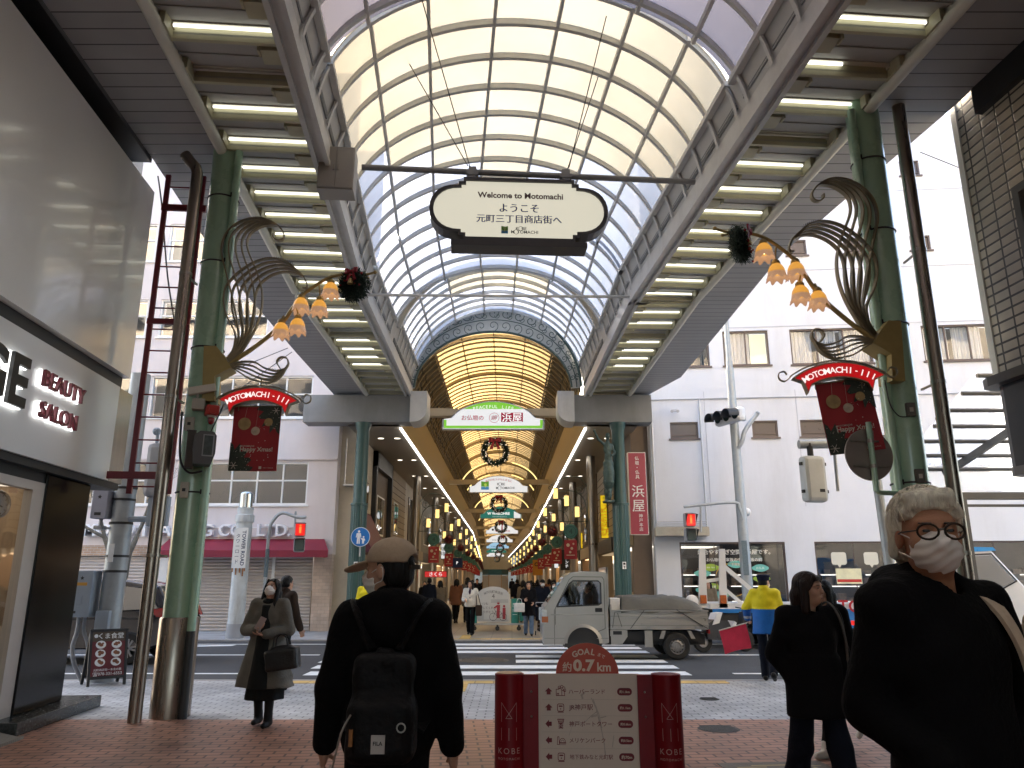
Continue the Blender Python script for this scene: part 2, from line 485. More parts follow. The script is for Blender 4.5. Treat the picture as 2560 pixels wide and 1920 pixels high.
for k in range(7):
    y0 = 14.36 + 1.07*k; xl = -3.72 - .13*k
    if k in (3, 2): b.box(xl, -1.25, y0, y0+.57, -.03, -.026); b.box(.08, 3.2, y0, y0+.57, -.03, -.026)
    else: b.box(xl, 3.2, y0, y0+.57, -.03, -.026)
for x0, x1 in ((-60, -4.35), (4.0, 60)):
    b.box(x0, x1, 14.55, 14.68, -.03, -.026)
    b.box(x0, x1, 18.1, 18.24, -.03, -.026)
    b.box(x0, x1, 21.1, 21.22, -.03, -.026)
b._add([(-16, 18.6, -.026), (-7.2, 20.6, -.026), (-7.2, 20.95, -.026), (-16, 18.95, -.026)], [(0, 1, 2, 3)])
b._add([(6.2, 18.05, -.025), (7.4, 14.9, -.025), (7.9, 14.9, -.025), (6.9, 18.05, -.025)], [(0, 1, 2, 3)])
b.build('road_markings', paint_w, kind='structure')
b = MB()
b.box(-3.9, 3.5, 13.02, 13.32, 0, .006); b.box(-1.0, -.7, 12.1, 13.02, 0, .006); b.box(-3.6, 3.3, 22.42, 22.72, 0, .006); b.box(-1.5, -1.2, 22.72, 24.2, 0, .006)
b.build('tactile_paving', tactile, kind='structure')
iron = mat('cast_iron', (.09, .085, .08), rough=.6, metal=.5, var=.3, scale=12, bump=.8, bscale=60)
mh = MB(); mh.lathe([(0, .006), (.30, .006), (.30, .002), (.33, .002), (.33, 0)], n=28)
for a in range(5): mh.box(-.26, .26, -.2+a*.1, -.17+a*.1, .006, .009)
o = mh.build('manhole_cover', iron, label='round iron manhole cover in the gap between crosswalk stripes', cat='manhole cover', smooth=30)
o.location = (-.62, 17.0, -.03); o.scale = (1.7, 1.7, 1)
for i, (x, y, s, lb) in enumerate(((2.75, 11.35, .42, 'small round iron cover set in the grey paving'), (2.3, 9.15, .7, 'dark round cover in the brick paving left of the walking woman'),
                                   (1.55, 9.05, .55, 'round iron cover in the brick paving behind the direction board'))):
    c = dup(o, (x, y, .002), 0, label=lb); c.scale = (s, s, 1)
pl = MB(frame((2.35, 7.2, .002), YAW)); pl.box(-.48, .48, -.33, .33, 0, .006)
up = pl.build('access_cover', mat('cover_plate', (.14, .12, .1), rough=.5, metal=.4, var=.25, bump=.5), label='rectangular metal plate with brass strokes let into the brick paving', cat='access cover')
pm = MB(frame((2.35, 7.2, .0095), YAW) @ Matrix.Rotation(R(-90), 4, 'X'))
T0 = Matrix.Identity(4)
for seg in (((-.3, -.2), (-.3, .05)), ((-.3, .05), (-.15, -.1)), ((-.15, -.1), (0, .05)), ((0, .05), (0, -.2)), ((.12, -.2), (.12, .1)), ((.22, -.2), (.22, .1)), ((.32, -.2), (.32, .1)), ((-.2, .2), (.3, .2)), ((-.35, .14), (-.1, .14)), ((.1, .15), (.4, .15))):
    line2(pm, T0, seg, .03)
pm.build('brass_mark', mat('brass', (.45, .35, .16), rough=.45, metal=.7, var=.2), parent=up)

# ------------------------------------------------------------------ canopy over the near street
steel_l = mat('canopy_paint', (.56, .56, .54), rough=.5, var=.08, scale=3, dirt=.25)
steel_d = mat('canopy_paint_grey', (.22, .225, .225), rough=.55, var=.1, scale=2, dirt=.3)
soffit_m = mat('bay_panel', (.38, .38, .365), rough=.6, var=.08, scale=2, dirt=.15)
rail_m = mat('rail_cream', (.64, .64, .56), rough=.45, var=.06, scale=3)
fin_m = mat('reflector_cream', (.46, .44, .30), rough=.5, var=.05, scale=4, dirt=.2)
pan_in = mat('vault_side_panel', (.46, .46, .44), rough=.55, var=.08, scale=1.2)
pane_sunglow = pane_mat('glazing_sunglow', (.35, .315, .235), clear=.03)  # warm low-sun glow on the crown is put into this glazing colour
pane_reflect_blue = pane_mat('glazing_reflect_blue', (.27, .30, .355), clear=.09)  # blue reflections on the sides and far end are put into this tint
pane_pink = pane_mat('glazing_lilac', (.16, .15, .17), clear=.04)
pane_amber = pane_mat('glazing_amber', (.25, .175, .078), clear=.03)
slat_out = brick_mat('soffit_boards', (.31, .315, .32), (.33, .335, .34), (.07, .07, .07), 300, .262, .012, rough=.5, bump=.5, offset=0, var=.1)
tube_glow = glow('tube_glow', (1.0, .97, .84), 2.6)
tube_off = mat('tube_off', (.55, .55, .52), rough=.3, var=0)
PER = .772

cano = thing('arcade_canopy', 'glazed barrel vault canopy over the street with slatted soffits and steel girders', 'canopy')
def ell_pt(t, a, bb, z0): return z0 + bb*math.sqrt(max(0, 1-(t/a)**2))
def ring(a, bb, z0, tmax, n=36):
    ph = math.asin(min(1, tmax/a))
    return [(a*math.sin(-ph + 2*ph*i/n), z0 + bb*math.cos(-ph + 2*ph*i/n)) for i in range(n+1)]
def canopy_seg(M, s0, s1, off0):
    """girders, rails, bays, one set a side"""
    for sg in (-1, 1):
        X = lambda a, b: sorted((sg*a, sg*b))
        g = MB(M); g.box(*X(2.88, 3.08), s0, s1, 7.58, 7.90); g.box(*X(2.86, 2.93), s0, s1, 7.52, 7.60); g.box(*X(3.03, 3.10), s0, s1, 7.52, 7.585)
        g.build('girder', steel_l, cano)
        r_ = MB(M); r_.tube([(sg*4.38, s0, 7.60), (sg*4.38, s1, 7.60)], .075, 12); r_.box(*X(4.36, 4.40), s0, s1, 7.62, 7.95); r_.build('outer_rail', rail_m, cano, smooth=40)
        pn = MB(M); fn = MB(M)
        k0 = math.ceil((s0 - off0)/PER); s = off0 + k0*PER; prev = s0
        while s < s1 + PER:
            e = min(s, s1); xa, xb = X(3.09, 4.355); zA = 7.66; zB = zA + .13*(e-prev)/PER
            pn._add([(xa, prev, zA), (xb, prev, zA), (xb, e, zB), (xa, e, zB), (xa, prev, zA+.03), (xb, prev, zA+.03), (xb, e, zB+.03), (xa, e, zB+.03)],
                    [(0, 1, 2, 3), (7, 6, 5, 4), (0, 4, 5, 1), (1, 5, 6, 2), (2, 6, 7, 3), (3, 7, 4, 0)])
            ym = prev + (e-prev)*.5
            pn.box(xa, xb, ym, ym+.02, zA+.045, zA+.064)
            fn.box(xa, xb, e, e+.012, 7.60, zB+.03); fn.box(xa, xb, e+.012, e+.05, 7.60, 7.612)
            fn.box(*X(3.10, 3.34), prev+.14, prev+.40, 7.615, 7.69); fn.box(*X(3.335, 3.36), prev+.10, prev+.22, 7.58, 7.70); fn.box(*X(4.28, 4.345), e-.26, e, 7.60, 7.80)
            prev = e; s += PER
        pn.build('bay_panel', soffit_m, cano); fn.build('bay_fin', fin_m, cano)
        q = MB(M); q.box(*X(3.0, 4.46), s0, s1, 8.0, 8.06); q.build('bay_roof', steel_d, cano)
canopy_seg(NF, -30, S1, .09)
canopy_seg(NF2, .02, LEN2, .5)

TT = (.48, 1.45, 2.22, 2.72)
def vault(M, s0, s1, a, bb, z0, rib0, panes, prefix, per=PER, slope=0.0, side=True):
    def at(s): return bb + slope*(s-s0)
    ribs = MB(M); cap = MB(M)
    s = rib0
    rs = []
    while s <= s1 + 1e-4: rs.append(s); s += per
    for s in rs:
        P = ring(a, at(s), z0, 2.84, 40)
        outer = [(x*1.0, z+.11) for x, z in P]
        lo = [(x, s-.035, z) for x, z in P]; hi = [(x, s-.035, z+.10) for x, z in P]
        lo2 = [(x, s+.035, z) for x, z in P]; hi2 = [(x, s+.035, z+.10) for x, z in P]
        n = len(P); V = lo+hi+lo2+hi2; F = []
        for i in range(n-1):
            F += [(i, i+1, n+i+1, n+i), (2*n+i, 3*n+i, 3*n+i+1, 2*n+i+1), (i, 2*n+i, 2*n+i+1, i+1), (n+i, n+i+1, 3*n+i+1, 3*n+i)]
        ribs._add(V, F)
    ribs.build(prefix+'_rib', steel_l, cano)
    pu = MB(M)
    for t in TT:
        for sg in (-1, 1):
            w = .05 if t < 2.7 else .09
            pu.beam((sg*t, s0, ell_pt(t, a, at(s0), z0)+.04), (sg*t, s1, ell_pt(t, a, at(s1), z0)+.04), w, .08)
    pu.build(prefix+'_purlin', steel_l, cano)
    cuts = [s0] + [r for r in rs if s0+.1 < r < s1-.1] + [s1]
    by = {}
    for c0, c1 in zip(cuts, cuts[1:]):
        xs = [-x for x in TT[::-1]] + list(TT)
        for i in range(len(xs)-1):
            m = panes((c0+c1)/2, (xs[i]+xs[i+1])/2)
            q = by.setdefault(m, MB(M))
            N = 6
            for j in range(N):
                ta, tb = xs[i]+(xs[i+1]-xs[i])*j/N, xs[i]+(xs[i+1]-xs[i])*(j+1)/N
                q.quad((ta, c0, ell_pt(ta, a, at(c0), z0)+.09), (tb, c0, ell_pt(tb, a, at(c0), z0)+.09), (tb, c1, ell_pt(tb, a, at(c1), z0)+.09), (ta, c1, ell_pt(ta, a, at(c1), z0)+.09))
    for m, q in by.items(): q.build(prefix+'_pane', m, cano, smooth=60)
    if side:
        for sg in (-1, 1):
            sp = MB(M); vent = MB(M); e1 = s1+(.55 if 'cross' in prefix else .12)
            pts = [(2.935, 7.60)] + [(tt+.045, ell_pt(tt, a, at(s0), z0)+.03) for tt in (2.845, 2.83, 2.80, 2.76, 2.70)]
            for (xa, za), (xb, zb) in zip(pts, pts[1:]): sp.quad((sg*xa, s0-.15, za), (sg*xa, e1, za), (sg*xb, e1, zb), (sg*xb, s0-.15, zb))
            for c0, c1 in zip(cuts, cuts[1:]):
                for q in range(3): vent.box(*sorted((sg*2.885, sg*2.845)), c0+.06, c1-.06, 7.93+q*.045, 7.952+q*.045)
            o = sp.build(prefix+'_side_panel', pan_in, cano, smooth=40); vent.build('side_vent', steel_d, cano)
def pA(s, t): return pane_pink
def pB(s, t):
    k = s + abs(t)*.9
    return pane_sunglow if k < 14.2 else pane_reflect_blue
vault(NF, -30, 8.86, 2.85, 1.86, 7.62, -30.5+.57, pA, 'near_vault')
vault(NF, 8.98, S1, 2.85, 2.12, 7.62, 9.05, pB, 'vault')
vault(NF2, 0, 3.6, 2.85, 2.12, 7.62, .3, lambda s, t: pane_reflect_blue, 'crossing_vault')
vault(NF2, 4.1, LEN2-.15, 2.88, 2.62, 7.62, 4.2, lambda s, t: pane_reflect_blue if s > 6 or abs(t) > 1.6 else pane_sunglow, 'end_vault', per=.66, slope=.05)
# amber skirt and upright ring where the crossing vault steps up
sk = MB(NF2)
P0 = ring(2.85, 2.12, 7.70, 2.74, 40); P1 = ring(2.86, 2.56, 7.70, 2.76, 40)
for i in range(40):
    sk.quad((P0[i][0], 3.62, P0[i][1]), (P0[i+1][0], 3.62, P0[i+1][1]), (P1[i+1][0], 4.08, P1[i+1][1]), (P1[i][0], 4.08, P1[i][1]))
sk.build('step_pane', pane_amber, cano)
sb = MB(NF2)
for i in range(0, 41, 2): sb.beam((P0[i][0], 3.61, P0[i][1]), (P1[i][0], 4.07, P1[i][1]), .03, .03)
for k in (0, .33, .66, 1):
    sb.tube([(a[0]+(b_[0]-a[0])*k, 3.6+.46*k, a[1]+(b_[1]-a[1])*k-.02) for a, b_ in zip(P0, P1)], .018, 6)
P2 = ring(2.80, 2.50, 7.70, 2.72, 40)
sb.tube([(x, 4.05, z-.03) for x, z in P2], 1, flat=(.12, .14))
sb.build('step_frame', steel_l, cano)
# flat outer soffits
so = MB(); so_l = []
def soff(mb, pts, z):
    mb._add([(x, y, z) for x, y in pts] + [(x, y, z+.12) for x, y in pts], [tuple(range(len(pts))), tuple(range(2*len(pts)-1, len(pts)-1, -1))] + [(i, (i+1) % len(pts), (i+1) % len(pts)+len(pts), i+len(pts)) for i in range(len(pts))])
def NW(t, s, M=NF): p = M @ Vector((t, s, 0)); return (p.x, p.y)
L = MB(); soff(L, [NW(-4.44, -30), NW(-4.44, S1), NW(-4.44, LEN2, NF2), (-6.0, 25.0), (-5.98, 23.6), (-5.93, 20), (-5.78, 14.2), NW(-5.5, 10.6), NW(-5.5, -30)], 7.66)
L.build('soffit', slat_out, cano)
L = MB(); soff(L, [NW(4.44, -30), NW(5.52, -30), NW(5.52, 8.35), (5.18, 13.4), (5.2, 18), (5.2, 22.6), (4.6, 24.9), NW(4.44, LEN2, NF2), NW(4.44, S1)], 7.66)
L.build('soffit', slat_out, cano)
# tie bars across the vault
tb = MB(NF2); tb.tube([(-2.9, .05, 7.66), (2.9, .05, 7.66)], .035, 8); tb.build('tie_bar', steel_l, cano, smooth=40)

# tube lights: the rows behind the viewpoint are one part of the canopy, those in front are objects of their own
q = MB(NF)
for k in range(-36, 8):
    for sg in (-1, 1): q.tube([(sg*3.70-.58, .045+PER*k, 7.735), (sg*3.70+.58, .045+PER*k, 7.735)], .02, 6)
q.build('rear_fill_tubes', glow('rear_fill_glow', (1.0, .93, .80), 26.0), cano)  # unseen rows, made far brighter than the visible tubes as fill light
proto = None
def tube_light(M, sg, s, state, label, grp, mir):
    global proto
    root = thing('tube_light', label, 'ceiling light', M=M @ Matrix.Translation((sg*3.70, s, 0)), group=grp)
    L0 = .58
    tbm = MB(); tbm.tube([(-L0, -.045, 7.735), (L0, -.045, 7.735)], .017, 8)
    if state == 'half':
        tbm = MB(); tbm.tube([(-.55, -.045, 7.735), (-.02, -.045, 7.735)], .02, 8)
    me = tbm.build('tube', tube_off if state == 'off' else tube_glow, root, smooth=60)
    h = MB(); h.box(-L0-.03, L0+.03, -.075, -.004, 7.757, 7.775)
    for e in (-1, 1): h.box(e*L0-.015, e*L0+.015, -.068, -.004, 7.715, 7.757)
    h.build('housing', rail_m, root)
    return root
lit0 = tube_light(NF, -1, .09+PER*7, 'on', 'x', 'x', 1)
off0 = tube_light(NF, -1, .09+PER*7, 'off', 'x', 'x', 1)
half0 = tube_light(NF, 1, .09+PER*7, 'half', 'x', 'x', 1)
used = set()
def put(proto_, M, sg, s, lab):
    if proto_ not in used:
        used.add(proto_); proto_.matrix_world = M @ Matrix.Translation((sg*3.70, s, 0)); proto_['label'] = lab; proto_['group'] = GRP
        return proto_
    return dup(proto_, M=M @ Matrix.Translation((sg*3.70, s, 0)), label=lab, group=GRP)
GRP = 'tube lights under the slatted canopy soffits'
for sg, nm in ((-1, 'left'), (1, 'right')):
    rows = []
    for k in range(8, 21):
        s = .09 + PER*k
        if s < S1-.1: rows.append((NF, s))
    for k in range(0, 12):
        s = .5 + PER*k
        if s < LEN2: rows.append((NF2, s))
    for i, (M, s) in enumerate(rows):
        st = 'on'
        if sg < 0 and i == 3 or sg > 0 and i == 4 or i == 16: st = 'off'
        if sg > 0 and i == 2: st = 'half'
        if i >= 21: st = 'off'
        w = {'on': 'lit tube light', 'off': 'unlit tube light', 'half': 'short lit tube light'}[st]
        lab = f'{w}, {ORD[i]} from the near end of the {nm} slatted canopy soffit'
        put({'on': lit0, 'off': off0, 'half': half0}[st], M, sg, s-.001, lab)

# ------------------------------------------------------------------ green columns and drain pipes
green_m = mat('green_enamel', (.36, .55, .40), rough=.28, var=.06, scale=2, coat=.4, dirt=.12)
inox = mat('stainless', (.34, .31, .27), rough=.3, metal=.9, var=.12, scale=3, stretch=(6, 6, .5))
inox_b = mat('stainless_brown', (.30, .255, .215), rough=.28, metal=.9, var=.15, scale=2, stretch=(5, 5, .4))
black_m = mat('black_paint', (.02, .02, .02), rough=.45, var=.2)
def column(loc, label, sidex):
    t = thing('green_column', label, 'column', loc)
    c = MB(); c.lathe([(.205, 1.15), (.205, 8.0)], n=40); c.build('shaft', green_m, t, smooth=40)
    c = MB(); c.lathe([(.0, 0), (.235, 0), (.235, 1.14), (.225, 1.16), (.2, 1.16)], n=40); c.build('sleeve', inox_b, t, smooth=40)
    c = MB(); c.tube([(sidex*.22, -.16, 1.0), (sidex*.22, -.16, 7.6)], .05, 12); c.build('conduit', green_m, t, smooth=50)
    c = MB(); c.tube([(sidex*.22, -.16, 0), (sidex*.22, -.16, 1.0)], .055, 12); c.build('conduit_foot', black_m, t, smooth=50)
    c = MB()
    for z in (2.7, 4.65, 5.9, 6.9):
        c.tube([(.209*math.cos(a), .209*math.sin(a), z) for a in [2*PI*i/28 for i in range(29)]], .012, 6)
        c.box(sidex*.2-.03, sidex*.2+.03, -.2, -.12, z-.03, z+.03)
    c.build('strap', black_m, t)
    return t
colL = column((-4.16, 9.95, 0), 'tall green enamelled column beside the white beauty salon', 1)
colR = column((4.69, 8.96, 0), 'tall green enamelled column behind the white-haired man', -1)
def pipe(loc, h, r, label, elbow):
    t = thing('drain_pipe', label, 'drain pipe', loc)
    p = MB()
    path = [(0, 0, 0), (0, 0, h-.35), (0, 0, h-.2)] + ([(elbow*.03, 0, h-.1), (elbow*.12, 0, h), (elbow*.2, 0, h+.1)] if elbow else [(0, 0, h+.1)])
    p.tube(path, r, 20); p.build('pipe', inox_b, t, smooth=50)
    c = MB()
    for z in (1.9, 3.9, 5.6): c.lathe([(r+.001, z-.02), (r+.006, z-.02), (r+.006, z+.02), (r+.001, z+.02)], n=20); c.box(-.012, .012, r, r+.3, z-.012, z+.012)
    c.build('clamp', inox, t)
    return t
pipe((-4.40, 9.55, 0), 7.3, .078, 'brown stainless drain pipe in front of the left green column', -1)
pipe((5.10, 8.80, 0), 7.6, .08, 'brown stainless drain pipe right of the green column by the white-haired man', 0)
# ------------------------------------------------------------------ buildings across the road
facL_m = mat('pink_render', (.66, .60, .59), rough=.8, var=.06, scale=.6, bump=.1, bscale=30, dirt=.18)
facR_m = mat('white_render', (.63, .64, .67), rough=.75, var=.05, scale=.5, bump=.12, bscale=25, dirt=.3)
frame_w = mat('white_frame', (.78, .78, .77), rough=.4, var=.04)
frame_b = mat('brown_frame', (.09, .065, .06), rough=.4, var=.1)
win_dark = mat('window_depth', (.03, .035, .04), rough=.5, var=.1)
win_glass = glass_mat('window_glass', (.75, .8, .85), refl=.32)
shut_m = mat('shutter', (.56, .50, .46), rough=.5, var=.06, scale=2, dirt=.15)
awn_m = mat('awning_red', (.22, .015, .034), rough=.7, var=.1, scale=3)
tile_b = brick_mat('beige_tile', (.50, .38, .30), (.58, .46, .37), (.4, .33, .27), .22, .11, .006, rough=.5, axis='XZ', bump=.3)
brick_t = brick_mat('brown_brick', (.36, .22, .14), (.44, .29, .19), (.45, .40, .35), .22, .075, .012, rough=.7, axis='XZ', bump=.5)
curt_m = wave_bump(mat('curtain', (.62, .66, .70), rough=.9, var=.08, scale=3, stretch=(4, 1, .5)), 4, 'X', .9, .05)
def wall_with_holes(mb, x0, x1, z0, z1, holes, y0, y1):
    """wall slab in the XZ plane with rectangular openings"""
    xs = sorted({x0, x1, *[h[0] for h in holes], *[h[1] for h in holes]})
    zs = sorted({z0, z1, *[h[2] for h in holes], *[h[3] for h in holes]})
    xs = [x for x in xs if x0 <= x <= x1]; zs = [z for z in zs if z0 <= z <= z1]
    for i in range(len(xs)-1):
        run = None
        for j in range(len(zs)-1):
            cx, cz = (xs[i]+xs[i+1])/2, (zs[j]+zs[j+1])/2
            hole = any(h[0] < cx < h[1] and h[2] < cz < h[3] for h in holes)
            if not hole:
                if run is None: run = zs[j]
            if hole or j == len(zs)-2:
                if run is not None:
                    mb.box(xs[i], xs[i+1], y0, y1, run, zs[j] if hole else zs[j+1]); run = None
def window(parent, x0, x1, z0, z1, y, depth, fm, vbars, hbars, fw=.05, glass=None, sill=True, curtain=None, back=None):
    f = MB()
    f.box(x0, x1, y+.04, y+depth, z0, z0+fw); f.box(x0, x1, y+.04, y+depth, z1-fw, z1)
    f.box(x0, x0+fw, y+.04, y+depth, z0+fw, z1-fw); f.box(x1-fw, x1, y+.04, y+depth, z0+fw, z1-fw)
    for v in vbars: f.box(v-fw*.4, v+fw*.4, y+.06, y+.12, z0+fw, z1-fw)
    for h in hbars: f.box(x0+fw, x1-fw, y+.062, y+.118, h-fw*.4, h+fw*.4)
    w = f.build('window', fm, parent)
    g = MB(); g.quad((x0+fw, y+.09, z0+fw), (x1-fw, y+.09, z0+fw), (x1-fw, y+.09, z1-fw), (x0+fw, y+.09, z1-fw)); g.build('pane', glass or win_glass, w)
    if back is not None:
        k = MB(); k.box(x0+.002, x1-.002, y+depth+.25, y+depth+.28, z0, z1); k.build('interior', back, w)
    if curtain:
        for ca, cb in curtain:
            k = MB(); n = max(8, int((cb-ca)*28)); rows = []
            for zz in (z1-fw, z0+fw):
                rows.append([(ca+(cb-ca)*i/n, y+.2+.035*math.sin(i*1.35+ca*3), zz) for i in range(n+1)])
            k.loft(rows, caps=False, closed=False); k.build('curtain', curt_m, w, smooth=180)
    if sill:
        k = MB(); k.box(x0-.06, x1+.06, y-.05, y+.06, z0-.06, z0-.003); k.build('sill', fm, w)
    return w
# left building: pale block with the trading company's letters
bl = thing('trading_building', 'pale pink office block with white letters and red awning across the road', 'building', (0, 26, 0))
holes = [(-10.5, -6.98, 4.09, 5.55), (-12.75, -7.02, 7.11, 8.62), (-16.4, -13.2, 7.11, 8.62), (-12.75, -8.8, 10.07, 11.5), (-16.6, -13.2, 10.07, 11.5), (-15.2, -11.6, 4.09, 5.55), (-20, -16.4, 4.09, 5.55),
         (-12.75, -8.8, 13.0, 14.5), (-16.6, -13.2, 13.0, 14.5), (-12.75, -8.8, 16.0, 17.5)]
w = MB(); wall_with_holes(w, -34, -6.0, 2.45, 21, holes, 0, .35)
w.box(-6.35, -6.0, .35, 6, 2.45, 8.0); w.box(-34, -6.0, 5.6, 6, 0, 21)
w.build('wall', facL_m, bl)
led = MB(); led.box(-34, -6.03, -.06, -.001, 5.62, 5.70); led.build('ledge', facL_m, bl)
for h in holes:
    x0, x1, z0, z1 = h
    n = max(2, round((x1-x0)/.95)); vb = [x0+(x1-x0)*i/n for i in range(1, n)]
    window(bl, x0, x1, z0, z1, 0, .2, frame_w, vb, [(z0+z1)/2+.1], .06, back=win_dark)
g = MB(); g.box(-6.6, -6.0, -.02, .3, 0, 2.45); g.build('tile_pier', tile_b, bl)
s = MB()
shx = [(-7.9, -6.66), (-11.3, -8.0), (-14.8, -11.75), (-19, -15.0), (-24, -19.3)]
for a, c in shx:
    k = 0
    z = 0.0
    s.box(a, c, .12, .14, 0, 2.42)
    while z < 2.36:
        s._add([(a, .09, z), (c, .09, z), (c, .06, z+.05), (a, .06, z+.05), (a, .10, z+.085), (c, .10, z+.085)], [(0, 1, 2, 3), (3, 2, 5, 4)]); z += .105
s.build('shutter', shut_m, bl)
s = MB()
for a, c in zip(shx, shx[1:]): s.box(c[1], a[0], .05, .3, 0, 2.45)
s.build('shutter_post', frame_w, bl)
a_ = MB()
a_._add([(-11.5, 0, 2.95), (-6.3, 0, 2.95), (-5.95, -.85, 2.55), (-11.5, -.85, 2.55), (-11.5, -.85, 2.33), (-5.95, -.85, 2.33), (-6.3, 0, 2.33), (-11.5, 0, 2.33)],
        [(0, 3, 2, 1), (3, 4, 5, 2), (2, 5, 6, 1), (0, 7, 4, 3)])
a_.build('awning', awn_m, bl)
br = MB(); br.box(-26, -11.52, -.03, .3, 2.40, 2.74); br.build('brick_band', brick_t, bl)
lt = MB(); rails = MB()
LM = frame((0, -.14, 0))
text(lt, 'MOTO TRADING CO., LTD.', LM @ Matrix.Translation((-10.85, 0, 3.2)), w=6.9, h=.47, bold=.018, extrude=.09)
lt.build('lettering', mat('letter_white', (.8, .8, .82), rough=.5, var=.03), bl)
rails.box(-14.4, -7.4, -.03, -.002, 3.02, 3.05); rails.box(-14.4, -7.4, -.03, -.002, 3.32, 3.35); rails.build('letter_rail', frame_w, bl)

# right building: white block, set a little askew to the road
br_ = thing('white_building', 'big white rendered block with curtained upper windows on the right across the road', 'building', (4.8, 26, 0), R(-5.5))
holes = [(2.69, 4.27, 8.92, 10.19), (5.01, 7.75, 8.9, 10.19), (9.45, 12.6, 8.9, 10.19), (1.04-.35, 1.65, 6.35, 6.93), (3.47, 4.33, 6.35, 6.93), (5.08, 6.0, 6.35, 6.93), (6.35, 7.25, 6.35, 6.93), (7.8, 8.7, 6.35, 6.93), (9.5, 10.4, 6.35, 6.93),
         (9.5, 10.2, 15.98, 16.58), (9.5, 10.2, 13.02, 13.58), (7.2, 7.9, 13.0, 13.6), (5.2, 5.9, 13.0, 13.6), (7.2, 7.9, 16.0, 16.6), (3.2, 3.9, 13.0, 13.6), (.5, 2.2, 8.92, 10.19)]
shops = [(.80, 4.22, .35, 2.84), (5.16, 8.9, .35, 2.84), (9.55, 14.5, .0, 2.84)]
w = MB(); wall_with_holes(w, 0, 16, 0, 18.4, holes+shops, 0, .4)
w.box(0, .35, .4, 7, 0, 18.4); w.box(0, 16, 6.6, 7, 3.2, 18.4); w.box(0.35, 16, .4, 6.6, 3.0, 3.2)
w.build('wall', facR_m, br_)
seam = MB()
for z in (7.72, 10.3, 12.4, 15.37): seam.box(0, 16, -.012, -.001, z, z+.03)
for x in (1.9, 5.0): seam.box(x, x+.02, -.012, -.001, 4, 8)
seam.build('joint', mat('joint_grey', (.45, .46, .5), rough=.8, var=.05), br_)
lit_in = glow('lit_interior', (1.0, .93, .62), 1.1, (.5, .45, .3))
for i, (x0, x1, z0, z1) in enumerate(holes):
    big = z1-z0 > 1
    if big:
        cur = {0: [(x0+.05, x0+.95)], 1: [(x0+.02, x0+.75), (x0+.9, x0+1.6), (x0+1.75, x1-.05)], 2: [(x0+.05, x0+.9), (x0+1.05, x0+2.0), (x0+2.2, x1)], 15: []}[i]
        n = max(2, round((x1-x0)/.8)); vb = [x0+(x1-x0)*k/n for k in range(1, n)]
        window(br_, x0, x1, z0, z1, 0, .22, frame_b, vb, [], .055, curtain=cur, back=lit_in if i == 0 else win_dark, glass=glass_mat('curtain_glass', (.8, .82, .85), refl=.1))
    else:
        window(br_, x0, x1, z0, z1, 0, .22, frame_b, [], [z0+.13], .05, back=win_dark, glass=mat('vent_pane', (.062, .047, .048), rough=.3, var=.1))
